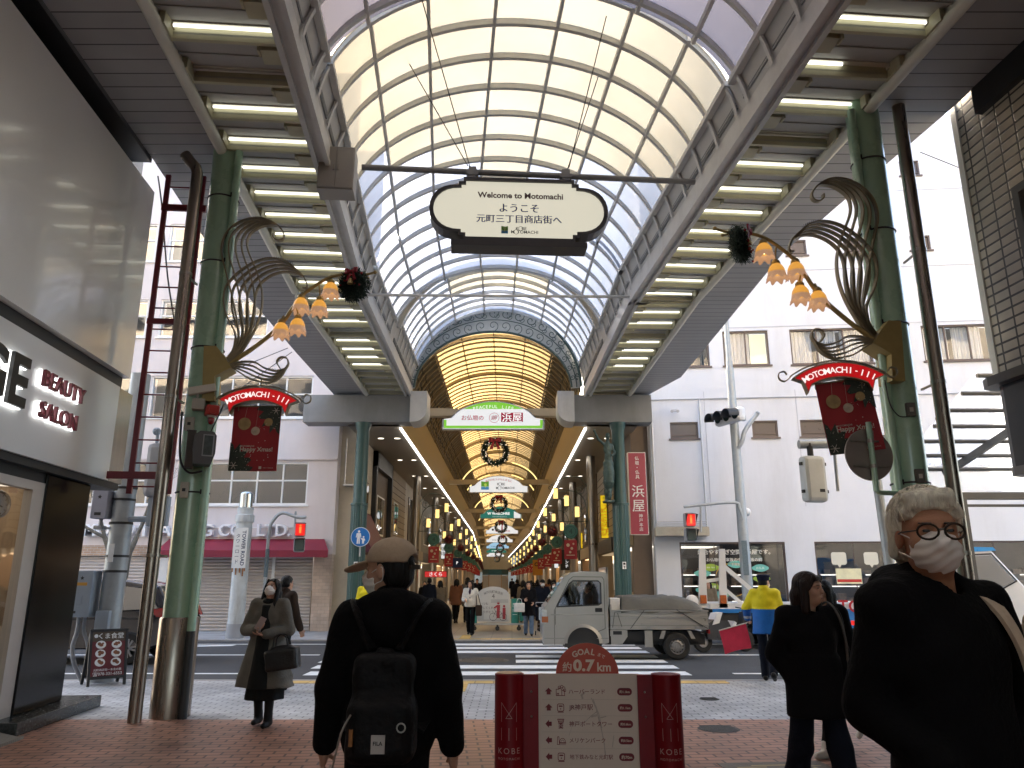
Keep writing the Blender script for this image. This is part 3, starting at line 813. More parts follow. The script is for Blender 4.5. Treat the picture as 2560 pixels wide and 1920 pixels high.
# shop windows
shelf_g = glow('shelf_light', (1.0, .95, .85), 3.0)
shop_back = mat('shop_back', (.055, .05, .048), rough=.6, var=.4, scale=1.5)
shop_stuff = mat('shop_goods', (.16, .11, .08), rough=.5, var=.6, scale=8)
for i, (x0, x1, z0, z1) in enumerate(shops):
    f = MB()
    f.box(x0, x1, .05, .15, z1-.06, z1); f.box(x0, x0+.05, .05, .15, z0, z1-.06); f.box(x1-.05, x1, .05, .15, z0, z1-.06); f.box(x0, x1, .05, .15, z0-.0, z0+.06) if z0 > .1 else None
    nb = max(2, round((x1-x0)/1.3))
    for k in range(1, nb): f.box(x0+(x1-x0)*k/nb-.012, x0+(x1-x0)*k/nb+.012, .09, .13, z0+.06, z1-.06)
    sw = f.build('shop_window', frame_b, br_)
    g = MB(); g.quad((x0+.05, .1, z0), (x1-.05, .1, z0), (x1-.05, .1, z1-.06), (x0+.05, .1, z1-.06)); g.build('pane', glass_mat('shop_glass', (.8, .83, .86), refl=.22), sw)
    g = MB(); g.box(x0-.3, x1+.3, 2.2, 2.25, 0, 3.0); g.box(x0-.3, x0-.25, .4, 2.2, 0, 3.0); g.box(x1+.25, x1+.3, .4, 2.2, 0, 3.0); g.box(x0-.3, x1+.3, .4, 2.2, -.02, .02); g.build('back_wall', shop_back, sw)
    g = MB(); rnd = random.Random(i)
    for z in (.95, 1.45, 1.85):
        g.box(x0+.2, x1-.2, 1.5, 2.15, z-.03, z)
        x = x0+.3
        while x < x1-.4:
            hh = rnd.uniform(.08, .3); ww = rnd.uniform(.1, .3); g.box(x, x+ww, 1.6, 1.9, z, z+hh); x += ww+rnd.uniform(.03, .25)
    g.build('goods_shelf', shop_stuff, sw)
    g = MB()
    for z in (.92, 1.42, 1.80):
        for a, c in ((x0+.25, (x0+x1)/2-.1), ((x0+x1)/2+.15, x1-.3)): g.box(a, c, 1.47, 1.5, z-.025, z)
    g.build('shelf_light', shelf_g, sw)
    if i == 0:
        cl = MB(); C0 = frame((0, .09, 0))
        text(cl, '総合やすらぎ空間の浜屋です。', C0 @ Matrix.Translation(((x0+x1)/2+.06, 0, 2.52)), w=2.35, bold=.03)
        text(cl, 'お仏壇は、家族の中心 家族の絆', C0 @ Matrix.Translation(((x0+x1)/2+.06, 0, 2.27)), w=1.8, bold=.02)
        cl.build('window_lettering', mat('letter_cream', (.8, .78, .7), rough=.5, var=0), sw)
        rg = MB(); pts = [((x0+x1)/2-.02+.62*math.cos(a)*(.9+.1*math.sin(a*1)), 1.62+.52*math.sin(a)) for a in [2*PI*k/48 for k in range(49)]]
        for k in range(48): line2(rg, C0, [pts[k], pts[k+1]], .02+.05*max(0, math.sin(2*PI*k/48+.3)))
        rg.build('window_ring', mat('ring_ochre', (.6, .36, .06), rough=.5, var=0), sw)
        gl = MB(); tl = MB(); lw_ = MB()
        for (cx, cz, c, tx) in ((-.72, 2.02, 0, '国産・銘木'), (-1.0, 1.83, 1, 'ギフト'), (.88, 2.0, 1, 'お仏具'), (.9, 1.66, 0, '墓石'), (-.72, 1.4, 0, 'ご法要'), (.1, 2.12, 1, 'お線香'), (-.45, 1.15, 1, ''), (-.98, 1.3, 1, '')):
            q = gl if c == 0 else tl; ox = (x0+x1)/2+cx
            poly2(q, C0, [(ox+.24*math.cos(a)*(1 if abs(math.cos(a)) < .9 else 1.15), cz+.12*math.sin(a)) for a in [2*PI*k/20 for k in range(20)]])
            if tx: text(lw_, tx, frame((ox, .086, cz)), w=.26, bold=.01)
        gl.build('leaf_sticker', mat('leaf_lime', (.32, .46, .05), rough=.5, var=0), sw); tl.build('leaf_sticker', mat('leaf_teal', (.16, .5, .42), rough=.5, var=0), sw)
        lw_.build('leaf_lettering', mat('letter_cream', (.8, .78, .7)), sw)
    if i == 1:
        for (a, c, z0_, z1_) in ((.52, 1.0, 2.05, 2.5), (1.55, 2.0, 2.05, 2.5), (2.15, 2.55, 2.05, 2.5)):
            q = MB(); cx = x0+(a+c)/2
            poly2(q, frame((0, .088, 0)), rrect(c-a, .4, .08, 4, (cx, 2.3))); q._add([(cx-.06, .088, 2.1), (cx+.06, .088, 2.1), (cx, .088, 2.0)], [(0, 1, 2)])
            q.build('speech_sticker', mat('sticker_cream', (.62, .60, .5), rough=.6, var=.03), sw)
        q = MB(); q.quad((x0+.62, .088, 1.5), (x0+1.42, .088, 1.5), (x0+1.42, .088, 1.98), (x0+.62, .088, 1.98)); pz = q.build('poster', mat('poster_cream', (.7, .66, .42), rough=.6, var=.15, scale=3), sw)
        q = MB(); q.quad((x0+.64, .083, 1.55), (x0+1.40, .083, 1.55), (x0+1.40, .083, 1.64), (x0+.64, .083, 1.64)); q.build('poster_band', mat('band_red', (.5, .03, .02), var=0), sw)
# things on the white wall
ldg = MB(); ldg.box(-.02, 1.7, -.7, -.004, 3.02, 3.30)
ldg.build('canopy_band', mat('metal_band', (.42, .40, .36), rough=.3, metal=.8, var=.15), br_)
cb = MB()
for z in (3.36, 3.43, 3.5): cb.tube([(.05, -.3, z), (1.7, -.3, z)], .018, 6)
cb.tube([(.06, -.12, 3.3), (.06, -.12, 7.4)], .04, 8); cb.tube([(1.72, -.12, 3.3), (1.72, -.12, 7.7)], .03, 8)
cb.tube([(.0, -.05, 7.74), (16, -.05, 7.74)], .015, 6)
cb.build('conduit', mat('conduit_grey', (.5, .5, .5), rough=.5, metal=.3, var=.1), br_, smooth=50)

# ------------------------------------------------------------------ near buildings either side
gloss_w = mat('gloss_panel', (.82, .81, .78), rough=.16, var=.03, scale=.4, coat=.3)
fascia_w = mat('sign_panel', (.74, .74, .73), rough=.2, var=.02, scale=.5)
blk_gl = mat('black_granite', (.008, .008, .009), rough=.16, var=.3, scale=20, spec=.22)
door_fr = mat('door_frame', (.55, .50, .45), rough=.4, var=.05)
wood_w = mat('wood_panel', (.46, .33, .22), rough=.55, var=.14, scale=3, stretch=(3, 3, .3))
bs = thing('beauty_salon', 'white gloss panelled beauty salon with black letters at the left edge', 'building', M=NF)
CRN = 11.1
q = MB(); q.box(-6.1, -5.51, -34, 10.6, 7.60, 7.72); q.build('gap_closure', mat('black_paint', (.02, .02, .02)), bs)  # black box added to close the dark gap between panel and soffit
q = MB(); q.box(-9, -5.62, -34, CRN, 4.42, 7.38); q.build('upper_panel', gloss_w, bs)
q = MB(); q.box(-9, -5.85, -34, CRN+.02, 7.38, 9.2); q.build('roof_edge', mat('roof_dark', (.03, .03, .032), rough=.6, var=.2), bs)
q = MB(); q.box(-26, -5.9, -34, CRN-.1, 9.2, 23); q.box(-26, -9.01, 4, CRN-.1, 0, 9.2); q.build('upper_storeys', mat('ochre_render', (.36, .32, .26), rough=.7, var=.08, scale=.5, dirt=.2), bs)
q = MB()
for z in (11, 14, 17, 20):
    for k in range(6):
        a = -25+3.2*k; q.box(a, a+2.2, CRN-.12, CRN-.06, z, z+1.5)
    q.box(-26, -5.9, CRN-.1, CRN+.5, z-.5, z-.35)
q.build('upper_window', win_dark, bs)
q = MB(); q.box(-9, -5.72, -34, CRN-.02, 4.25, 4.42); q.build('shadow_gap', black_m, bs)
q = MB(); q.box(-9, -5.68, -34, CRN-.15, 2.93, 4.25); q.build('sign_panel', fascia_w, bs)
q = MB(); q.box(-8.5, -5.70, CRN-.15, CRN+.35, 2.93, 4.25); q.build('corner_return', mat('brushed_panel', (.36, .33, .30), rough=.2, metal=.6, var=.1, stretch=(3, 3, .3)), bs)
q = MB(); q.box(-8.5, -5.72, -34, CRN+.3, 2.84, 2.93); q.box(-9, -5.83, -9, 9.62, 2.72, 2.84); q.build('lintel', black_m, bs)
q = MB(); q.bbox(-7.4, -5.80, 9.62, 10.76, .14, 2.84, .02); q.build('corner_pillar', blk_gl, bs)
q = MB(); q.bbox(-7.6, -5.52, 9.2, 11.25, 0, .14, .01); q.box(-7.6, -5.82, -34, 9.2, 0, .12); q.build('plinth', mat('granite_step', (.05, .055, .055), rough=.25, var=.4, scale=40), bs)
fr = MB(); X = -5.82
fr.box(X-.1, X, 9.36, 9.62, .12, 2.72); fr.box(X-.1, X, 5.0, 9.36, 2.62, 2.72); fr.box(X-.1, X, 5.0, 9.36, .12, .32); fr.box(X-.1, X, 5.0, 5.2, .12, 2.5)
dr = fr.build('glass_door', door_fr, bs)
q = MB(); q.quad((X-.05, 5.0, .32), (X-.05, 9.36, .32), (X-.05, 9.36, 2.62), (X-.05, 5.0, 2.62)); q.build('pane', glass_mat('door_glass', (.8, .82, .82), refl=.35), dr)
q = MB(); q.box(-7.0, -6.95, -2, 9.58, .1, 2.9); q.box(-7.0, -6.0, 9.56, 9.60, .1, 2.84); q.build('inner_wall', wood_w, bs)
q = MB(); q.box(-8.5, -5.8, -34, 4.98, .12, 2.84); q.build('shop_front', mat('shopfront_grey', (.2, .19, .18), rough=.3, var=.2), bs)
q = MB(); q.box(-6.9, -6.05, 3, 9.5, 2.67, 2.70); q.build('ceiling_glow', glow('salon_light', (1, .86, .68), 2.2), bs)
# lettering, halo-lit from behind
halo = glow('halo_light', (1.0, 1.0, .98), 3.0)
LS = Matrix.Translation((-5.68, 0, 0)) @ Matrix.Rotation(PI/2, 4, 'Z')    # text plane on the fascia, facing the street
def sal(txt, s, z, h, m, bold, nm):
    l = MB(); text(l, txt, LS @ Matrix.Translation((s, -.075, z)), h=h, bold=bold, extrude=.02, spacing=1.08); l.build(nm, m, bs)
    l = MB(); text(l, txt, LS @ Matrix.Translation((s, -.03, z)), h=h*1.04, bold=bold+.012, extrude=.012, spacing=1.08); l.build('halo', halo, bs)
let_b = mat('letter_black', (.012, .012, .012), rough=.4, var=0); let_r = mat('letter_wine', (.16, .015, .03), rough=.4, var=0)
sal('GE', 8.02, 3.66, .56, let_b, .03, 'lettering')
sal('BEAUTY', 9.30, 3.82, .19, let_r, .012, 'lettering')
sal('SALON', 9.26, 3.47, .19, let_r, .012, 'lettering')
# clock inside the door glass
ck = thing('wall_clock', 'round silver wall clock hanging inside the salon door', 'clock', M=NF @ Matrix.Translation((-6.02, 9.05, 2.42)) @ Matrix.Rotation(R(70), 4, 'Z') @ Matrix.Rotation(PI/2, 4, 'X'))
q = MB(); q.lathe([(.13, 0), (.155, .0), (.16, .02), (.15, .035), (.135, .03), (.13, .01)], n=32); q.build('rim', mat('clock_rim', (.6, .6, .62), rough=.25, metal=.6, var=0), ck, smooth=60)
q = MB(); q.lathe([(0, .008), (.132, .008)], n=32); q.build('dial', mat('clock_dial', (.72, .70, .66), rough=.4, var=0), ck)
q = MB()
for a, l, w_ in ((R(-20), .07, .012), (R(215), .1, .008)): q.beam((0, 0, .012), (l*math.cos(a), l*math.sin(a), .012), w_, .003)
for k in range(12): a = 2*PI*k/12; q.beam((.105*math.cos(a), .105*math.sin(a), .011), (.122*math.cos(a), .122*math.sin(a), .011), .008, .003)
q.build('hands', let_b, ck)
rm = MB(NF); rm._add([(-5.88, 6.2, 0.12), (-5.4, 6.2, .012), (-5.4, 9.1, .012), (-5.88, 9.1, .12), (-5.88, 6.2, 0), (-5.88, 9.1, 0)], [(0, 1, 2, 3), (1, 0, 4), (2, 5, 3)])
rm.box(-5.42, -5.39, 6.2, 9.1, 0, .03)
rm.build('door_ramp', wave_bump(mat('ramp_rubber', (.22, .20, .17), rough=.6, var=.15), 8, 'Y', .5, .01), label='ribbed grey ramp plate in front of the salon door', cat='ramp')
# right: tiled building
rb = thing('tiled_building', 'near right building with small beige wall tiles and dark joints', 'building', M=NF)
tile_r = brick_mat('wall_tile_beige', (.46, .41, .33), (.54, .49, .40), (.05, .045, .04), .26, .125, .016, rough=.4, axis='YZ', bump=.5, offset=0)
q = MB(); q.box(5.60, 10, -34, 8.45, 3.95, 9.5); q.build('wall', tile_r, rb)
q = MB(); q.box(5.70, 26, -34, 8.42, 9.5, 22); q.box(10.02, 26, 2, 8.28, 0, 9.5); q.build('upper_storeys', MATS['ochre_render'], rb)
q = MB()
for z in (11, 14, 17):
    for k in range(6):
        a = 7+3.1*k; q.box(a, a+2.0, 8.40, 8.46, z, z+1.5)
q.build('upper_window', win_dark, rb)
q = MB(); q.box(5.58, 5.64, 8.43, 8.53, 3.9, 9.5); q.build('corner_trim', mat('trim_white', (.7, .68, .62), rough=.4, var=.05), rb)
q = MB(); q.box(5.5, 5.60, -9, 8.0, 7.30, 8.1); q.build('gutter_box', black_m, rb)
q = MB(); q.box(5.54, 5.60, 6.2, 7.7, 4.2, 6.1); wdw = q.build('window', mat('frame_grey', (.09, .09, .09), rough=.4, var=.1), rb)
q = MB(); q.quad((5.535, 6.3, 4.3), (5.535, 7.6, 4.3), (5.535, 7.6, 6.0), (5.535, 6.3, 6.0)); q.build('pane', glass_mat('dark_glass', (.2, .22, .25), refl=.4), wdw)
q = MB(); q.prism([(5.3, -34), (5.3, 8.28), (5.36, 8.43), (5.5, 8.5), (9, 8.5), (9, -34)], 3.82, 3.93, plane='XY'); q.build('eave_slab', mat('eave_metal', (.11, .105, .1), rough=.4, metal=.4, var=.15), rb)
q = MB(); q.prism([(5.42, -9), (5.42, 8.2), (5.46, 8.3), (5.6, 8.34), (9, 8.34), (9, -9)], 2.86, 3.82, plane='XY'); q.box(5.40, 5.418, 7.75, 7.81, 2.9, 3.8); q.build('sign_box', mat('sign_box_dark', (.02, .02, .022), rough=.3, var=.2), rb)
q = MB(); q.prism([(5.41, -9), (5.41, 8.22), (5.45, 8.31), (5.6, 8.36), (9, 8.36), (9, -9)], 2.76, 2.86, plane='XY'); q.build('sign_box_rim', mat('rim_grey', (.2, .19, .18), rough=.4, metal=.5, var=.1), rb)
q = MB(); q.box(6.0, 10, -34, 7.5, 0, 2.78); q.build('shop_front', mat('shopfront_dark', (.07, .06, .055), rough=.3, var=.3), rb)
# ------------------------------------------------------------------ the covered street beyond the road
def cx(y): return -.65-.0075*(y-26) if y < 84 else -.65-.0075*58-.032*(y-84)
teal_m = mat('teal_enamel', (.035, .085, .078), rough=.35, var=.12, scale=3, dirt=.15)
iron_g = mat('green_iron', (.075, .115, .105), rough=.5, var=.15, scale=6)
gold_p = mat('fascia_gold', (.30, .225, .105), rough=.5, var=.08, scale=2)
rib_g = mat('rib_bronze', (.22, .17, .09), rough=.5, var=.1, scale=2)
lattice_m = mat('lattice_brown', (.12, .095, .055), rough=.6, var=.2, scale=3)
soff_far = mat('arcade_soffit', (.26, .24, .21), rough=.4, var=.05, scale=1)
beam_far = mat('cross_beam', (.42, .36, .26), rough=.5, var=.06)
led_g = glow('led_glow', (1.0, .96, .90), 6.5)
warm_g = glow('warm_arc_glow', (1.0, .72, .25), 2.2)
Y0, Y1 = 25.0, 172.0
ar = thing('arcade_roof', 'amber glazed barrel roof of the covered shopping street beyond the road', 'arcade roof', (0, 0, 0))
# front beam with rounded ends
fb = MB()
for sg, xi, xo in ((-1, -3.35, -6.9), (1, 2.05, 4.62)):
    x0, x1 = sorted((xi, xo)); fb.box(x0, x1, 24.55, 25.3, 6.66, 7.58)
fb.build('front_beam', steel_d, ar)
for sg, xi in ((-1, -3.35), (1, 2.05)):
    q = MB(); e = xi - sg*.55
    prof = [(xi, 7.66), (e, 7.66)] + [(e+sg*(.42-.42*math.cos(a)), 7.05-.42*math.sin(a)) for a in [PI/2*k/6 for k in range(7)]] + [(xi, 6.63)]
    q.prism(prof, 24.35, 25.4); q.build('beam_end', steel_l, ar)
# ironwork arch
ARC = frame((cx(24.5), 24.5, 0))
aw = MB(ARC)
def el(a, b_, z, ph): return (a*math.sin(ph), z+b_*math.cos(ph))
out_ = [el(2.95, 2.92, 7.75, R(-88)+R(176)*i/60) for i in range(61)]
inn = [el(2.62, 2.02, 7.75, R(-88)+R(176)*i/60) for i in range(61)]
mid = [el(2.8, 2.45, 7.75, R(-88)+R(176)*i/60) for i in range(61)]
for P, r_ in ((out_, .05), (inn, .04)): aw.tube([(x, 0, z) for x, z in P], r_, 6)
aw.tube([(x, .02, z) for x, z in mid], .018, 5)
def spiral(c, r, a0, turns, n=26, k=.16):
    return [(c[0]+r*(1-(1-k)*i/n)*math.cos(a0+turns*2*PI*i/n), 0, c[1]+r*(1-(1-k)*i/n)*math.sin(a0+turns*2*PI*i/n)) for i in range(n+1)]
for i in range(3, 60, 3):
    p = Vector(mid[i]); o_ = Vector(out_[i]); n_ = Vector(inn[i]); w = (o_-p).length; w2 = (p-n_).length
    c1 = p+(o_-p)*.5; c2 = p+(n_-p)*.5; a = math.atan2((o_-p).y, (o_-p).x); s_ = 1 if i < 30 else -1
    aw.tube(spiral((c1.x, c1.y), w*.48, a, 1.3*s_), .016, 5); aw.tube(spiral((c2.x, c2.y), w2*.46, a+PI, -1.2*s_), .013, 5)
    q = Vector(mid[min(60, i+1)]); aw.tube(spiral((q.x+(o_-p).x*.3, q.y+(o_-p).y*.3), w*.22, a+1.5, 1.1), .012, 5)
aw.build('scroll_arch', iron_g, ar, smooth=60)
bk = MB(ARC)
for i in range(60):
    a, b_, c, d = out_[i], out_[i+1], inn[i+1], inn[i]
    bk.quad((a[0], .16, a[1]), (b_[0], .16, b_[1]), (c[0], .16, c[1]), (d[0], .16, d[1]))
bk.build('arch_panel', mat('arch_panel', (.62, .63, .60), rough=.5, var=.08), ar)
# vault ribs, glazing, lattice sides, fascia, soffit
def sec(ph, k=1.0): return (2.9*math.sin(ph)*k, 7.85+2.08*math.cos(ph)*k)
rb_ = MB(); th = MB(); y = Y0+.5; k = 0
N = 28
while y < Y1:
    c = cx(y); thick = k % 8 == 0
    P = [sec(R(-88)+R(176)*i/N) for i in range(N+1)]
    w = .11 if thick else .045; h = .20 if thick else .10
    (th if thick else rb_).tube([(c+x, y, z) for x, z in P], 1, flat=(w, h), up=(0, 1, 0), caps=False)
    y += .62 if y < 66 else 1.3; k += 1
rb_.build('rib', rib_g, ar); th.build('main_rib', rib_g, ar)
segs = [25.0, 36, 48, 60, 72, 84, 100, 118, 136, 154, 172]
pa = MB(); la = MB(); fa = MB(); sf = MB(); pu_ = MB(); gr = MB()
for y0, y1 in zip(segs, segs[1:]):
    c0, c1 = cx(y0), cx(y1)
    P = [sec(R(-90)+R(180)*i/24, 1.03) for i in range(25)]
    for i in range(24):
        (xa, za), (xb, zb) = P[i], P[i+1]
        q = pa if 6 <= i < 18 else la
        q.quad((c0+xa, y0, za), (c0+xb, y0, zb), (c1+xb, y1, zb), (c1+xa, y1, za))
    for i in (6, 9, 12, 15, 18): pu_.beam((c0+P[i][0]*.97, y0, P[i][1]-.05), (c1+P[i][0]*.97, y1, P[i][1]-.05), .07 if i in (6, 18) else .035, .06)
    for sg in (-1, 1):
        fa.quad((c0+sg*3.12, y0, 6.72), (c1+sg*3.12, y1, 6.72), (c1+sg*2.9, y1, 7.86), (c0+sg*2.9, y0, 7.86))
        fa.quad((c0+sg*3.12, y0, 6.62), (c1+sg*3.12, y1, 6.62), (c1+sg*3.12, y1, 6.72), (c0+sg*3.12, y0, 6.72))
        sf._add([(c0+sg*3.16, y0, 6.66), (c1+sg*3.16, y1, 6.66), (c1+sg*4.9, y1, 6.66), (c0+sg*4.9, y0, 6.66), (c0+sg*3.16, y0, 7.9), (c1+sg*3.16, y1, 7.9), (c1+sg*5.4, y1, 7.9), (c0+sg*5.4, y0, 7.9)], [(0, 1, 2, 3), (4, 5, 6, 7)])
        for z_, x_ in ((7.95, 2.8), (8.2, 2.76)): gr.tube([(c0+sg*x_, y0, z_), (c1+sg*x_, y1, z_)], .018, 5)
pa.build('pane', pane_amber, ar, smooth=60); la.build('side_lattice', lattice_m, ar, smooth=60)
fa.build('fascia', gold_p, ar); sf.build('side_soffit', soff_far, ar); pu_.build('purlin', rib_g, ar)
for y in [25.8+1.24*k for k in range(34)]:
    c = cx(y)
    for sg in (-1, 1):
        for ph in (62, 70, 78):
            x, z = sec(R(ph*sg), .985); gr.tube([(c+x+.0, y-.28, z+.1), (c+x*1.005, y, z+.03), (c+x, y+.28, z-.1)], .02, 4)
            gr.tube(bez([(c+x, y-.2, z-.1), (c+x*.99, y-.05, z+.16), (c+x, y+.15, z+.02)], 4), .012, 4)
gr.build('side_grille', mat('grille_dark', (.035, .03, .022), rough=.5, var=.2), ar)
en = MB(); en.box(-8, 0, 172, 172.3, 3.4, 11); en.box(-60, 60, 176, 176.3, 0, 14); en.build('far_end_wall', mat('end_wall', (.5, .44, .34), rough=.7, var=.2, scale=.3), ar)
# led strips along the fascia foot
for sg, nm in ((-1, 'left'), (1, 'right')):
    q = MB()
    for y0, y1 in zip(segs, segs[1:]):
        q.beam((cx(y0)+sg*3.135, y0+(.35 if y0 < 26 else 0), 6.60), (cx(y1)+sg*3.135, y1, 6.60), .075, .05)
    q.build('light_strip', led_g, label=f'long white light strip along the {nm} side of the covered street', cat='light strip', group='light strips of the covered street')
# lit arcs behind each sign
for i, y in enumerate((37.5, 54.0, 60.5, 75.5, 92)):
    q = MB(); c = cx(y)
    for sg in (-1, 1):
        P = [sec(R(a*sg), .965) for a in range(18, 74, 4)] if i not in (0,) else [sec(R(a*sg), .965) for a in range(4, 60, 4)]
        q.tube([(c+x, y, z) for x, z in P], .04, 6)
    q.build('light_arc', warm_g, label=f'warm light arc under the amber roof, {ORD[i]} from the road', cat='light arc', group='light arcs under the amber roof')
# downlights in the side soffits
dl = None; n_ = 0
for sg, nm in ((-1, 'left'), (1, 'right')):
    for k in range(9):
        y = 27.5 + k*5.2
        for t in ((3.55, 4.15) if k < 6 else (3.8,)):
            if dl is None:
                dl = thing('downlight', 'x', 'downlight', (0, 0, 0), group='downlights in the side soffits')
                q = MB(); q.lathe([(.11, 0), (.115, -.012), (.135, -.012), (.14, 0)], n=18); q.build('trim', inox, dl)
                q = MB(); q.lathe([(0, -.004), (.108, -.004)], n=18); q.build('lens', glow('down_glow', (1, .9, .72), 5), dl); o = dl
            else: o = dup(dl)
            o.location = (cx(y)+sg*t, y, 6.655)
            o['label'] = f'round downlight in the {nm} soffit of the covered street'
# cross beams and signs
GRPS = 'lit arched signs hung across the covered street'
whiteg = glow('sign_white', (.86, .87, .88), .85, (.2, .2, .2)); greeng = glow('sign_green', (.22, .62, .03), .85, (.05, .12, .02)); tealg = glow('sign_teal', (.01, .17, .14), .8, (.01, .06, .05))
blueg = glow('sign_blue', (.35, .62, .85), .8, (.1, .15, .2))
alu = mat('aluminium', (.45, .45, .46), rough=.35, metal=.7, var=.08)
red_let = mat('letter_red', (.36, .01, .04), rough=.5, var=0, emit=(.36, .01, .04), estr=.03)
white_let = glow('letter_white_lit', (1, 1, 1), .9)
blk_let = mat('letter_dark', (.02, .02, .022), rough=.5, var=0)
def outline(w, h, n=14):
    """low arched sign: flat shoulders and a swelling middle"""
    P = [(-w/2, 0), (w/2, 0), (w/2, h*.36), (w/2-.08*w, h*.40)]
    for i in range(n+1):
        t = i/n; x = w*.36*(1-2*t)
        P.append((x, h*.62+h*.38*math.cos(PI*x/(w*.36)*.5)**.8 if abs(x) < w*.36 else h*.62))
    P += [(-w/2+.08*w, h*.40), (-w/2, h*.36)]
    return P
def arch_sign(y, w, h, z, label, face, deco):
    c = cx(y); t = thing('arch_sign', label, 'sign', (c, y, z), group=GRPS)
    O = outline(w, h)
    q = MB(); q.prism(O, -.12, .12)
    q.prism([(a*1.0, b_) for a, b_ in O], -.14, -.12) if False else None
    q.build('case', alu, t)
    sc = [(a*.965, .035+b_*.93) for a, b_ in O]
    f = MB(); poly2(f, frame((0, -.124, 0)), sc); f.build('face', face, t)
    deco(t, w, h)
    bm = MB(); bm.box(-3.0, -w/2+.3, .15, .5, .55, .82); bm.box(w/2-.3, 3.0, .15, .5, .55, .82); bm.box(-w/2+.3, w/2-.3, .15, .5, .56, .81); bm.build('cross_beam', beam_far, t)
    return t
F1 = lambda x, z: Matrix.Translation((x, -.131, z))
def d1(t, w, h):
    g = MB(); O = outline(w, h)
    cap = [(a*.95, .03+b_*.935) for a, b_ in O if b_ > h*.66]
    poly2(g, frame((0, -.126, 0)), cap); 
    for a, b_, c_, d_ in ((-w/2+.07, w/2-.07, .05, .14), (-w/2+.06, -w/2+.15, .14, h*.34), (w/2-.15, w/2-.06, .14, h*.34)):
        poly2(g, frame((0, -.1262, 0)), [(a, c_), (b_, c_), (b_, d_), (a, d_)])
    g.build('green_band', greeng, t)
    l = MB(); arc_text(l, 'PEACEFUL LIFE', F1(0, h*.80), 3.4, .11, .112); l.build('lettering', white_let, t)
    l = MB(); text(l, 'お仏壇の', F1(-.72, .42), w=.76, bold=.025)
    pts = [(.03+.17*math.cos(a), .42+.17*math.sin(a)) for a in [2*PI*k/30 for k in range(31)]]; line2(l, frame((0, -.131, 0)), pts, .014)
    for k in range(6): line2(l, frame((0, -.131, 0)), [(-.07+.03*k, .33+.02*(k % 2)), (.0+.03*k, .52-.015*(k % 3))], .012)
    for k in range(3): line2(l, frame((0, -.131, 0)), [(-.08, .38+.045*k), (.13, .40+.04*k)], .011)
    poly2(l, frame((0, -.1285, 0)), [(.27, .27), (1.03, .27), (1.03, .60), (.27, .60)])
    l.build('lettering', red_let, t)
    l = MB(); text(l, '浜屋', F1(.65, .435), w=.68, bold=.012); l.build('lettering', white_let, t)
def kobe(t, x, z, s, logo=True):
    l = MB(); text(l, 'K  BE', F1(x-.12*s, z+.13*s), h=.13*s, bold=.012); text(l, 'M  TOMACHI', F1(x+.1*s, z-.07*s), h=.12*s, bold=.015)
    pts = [(x-.17*s+.07*s*math.cos(a), z+.13*s+.085*s*math.sin(a)) for a in [2*PI*k/20 for k in range(21)]]; line2(l, frame((0, -.131, 0)), pts, .012*s)
    pts = [(x-.20*s+.09*s*math.cos(a), z-.07*s+.10*s*math.sin(a)) for a in [2*PI*k/20 for k in range(21)]]; line2(l, frame((0, -.131, 0)), pts, .012*s)
    l.build('lettering', blk_let, t)
    if logo:
        lx = x-.95*s; g = MB(); poly2(g, F1(lx, z+.08*s), [(-.2*s, -.08*s), (.2*s, -.08*s), (.2*s, .2*s), (.02*s, .16*s), (-.2*s, .2*s)]); g.build('emblem', glow('em_green', (.12, .35, .04), .7), t)
        g = MB(); poly2(g, F1(lx, z-.06*s), [(-.2*s, -.1*s), (.2*s, -.1*s), (.2*s, .05*s), (-.2*s, .05*s)]); g.build('emblem', glow('em_blue', (.05, .25, .5), .7), t)
        g = MB(); disc2(g, F1(lx+.02*s, z+.1*s) @ Matrix.Translation((0, -.002, 0)), (0, 0), .07*s); line2(g, F1(lx+.02*s, z+.02*s) @ Matrix.Translation((0, -.002, 0)), [(0, -.07*s), (0, .05*s)], .03*s); g.build('emblem', glow('em_lime', (.45, .6, .1), .8), t)
def d2(t, w, h):
    l = MB(); arc_text(l, '神戸の良さがもとまちに', F1(0, h*.78), 2.4, .13, .15, bold=.015); l.build('lettering', red_let, t)
    kobe(t, .28, .36, 1.15)
def d3(t, w, h):
    g = MB(); poly2(g, F1(0, 0) @ Matrix.Translation((0, .003, 0)), [(w*.31, .05), (w*.47, .05), (w*.47, h*.33), (w*.31, h*.6)]); g.build('white_end', whiteg, t)
    l = MB(); text(l, 'W WAKOHRE', F1(-.2, .42), w=1.9, bold=.03); text(l, 'ワコーレマンションシリーズ', F1(-.1, .16), w=1.2, bold=.02); l.build('lettering', white_let, t)
def d4(t, w, h):
    l = MB(); text(l, 'PORT', F1(-.5, .3), w=.55, bold=.02); text(l, 'TOWER', F1(.5, .3), w=.75, bold=.02); poly2(l, F1(0, 0), [(-.09, .05), (.09, .05), (.06, h*.9), (-.06, h*.9)]); l.build('lettering', red_let, t)
    l = MB(); disc2(l, F1(0, 0), (-1.0, .45), .12); line2(l, F1(0, 0), [(-.8, .45), (-.2, .45)], .04); l.build('lettering', blk_let, t)
def d5(t, w, h):
    l = MB(); text(l, 'KOBE MOTOMACHI', F1(0, .3), w=1.9); l.build('lettering', blk_let, t)
def d6(t, w, h):
    l = MB(); text(l, 'W WAKOHRE', F1(0, .35), w=1.7, bold=.03); l.build('lettering', white_let, t)
arch_sign(26.0, 3.55, 1.02, 6.66, 'green and white lit arch sign reading PEACEFUL LIFE nearest the road', whiteg, d1)
arch_sign(45.5, 3.55, 1.02, 6.66, 'white lit arch sign with KOBE MOTOMACHI and a green blue emblem', whiteg, d2)
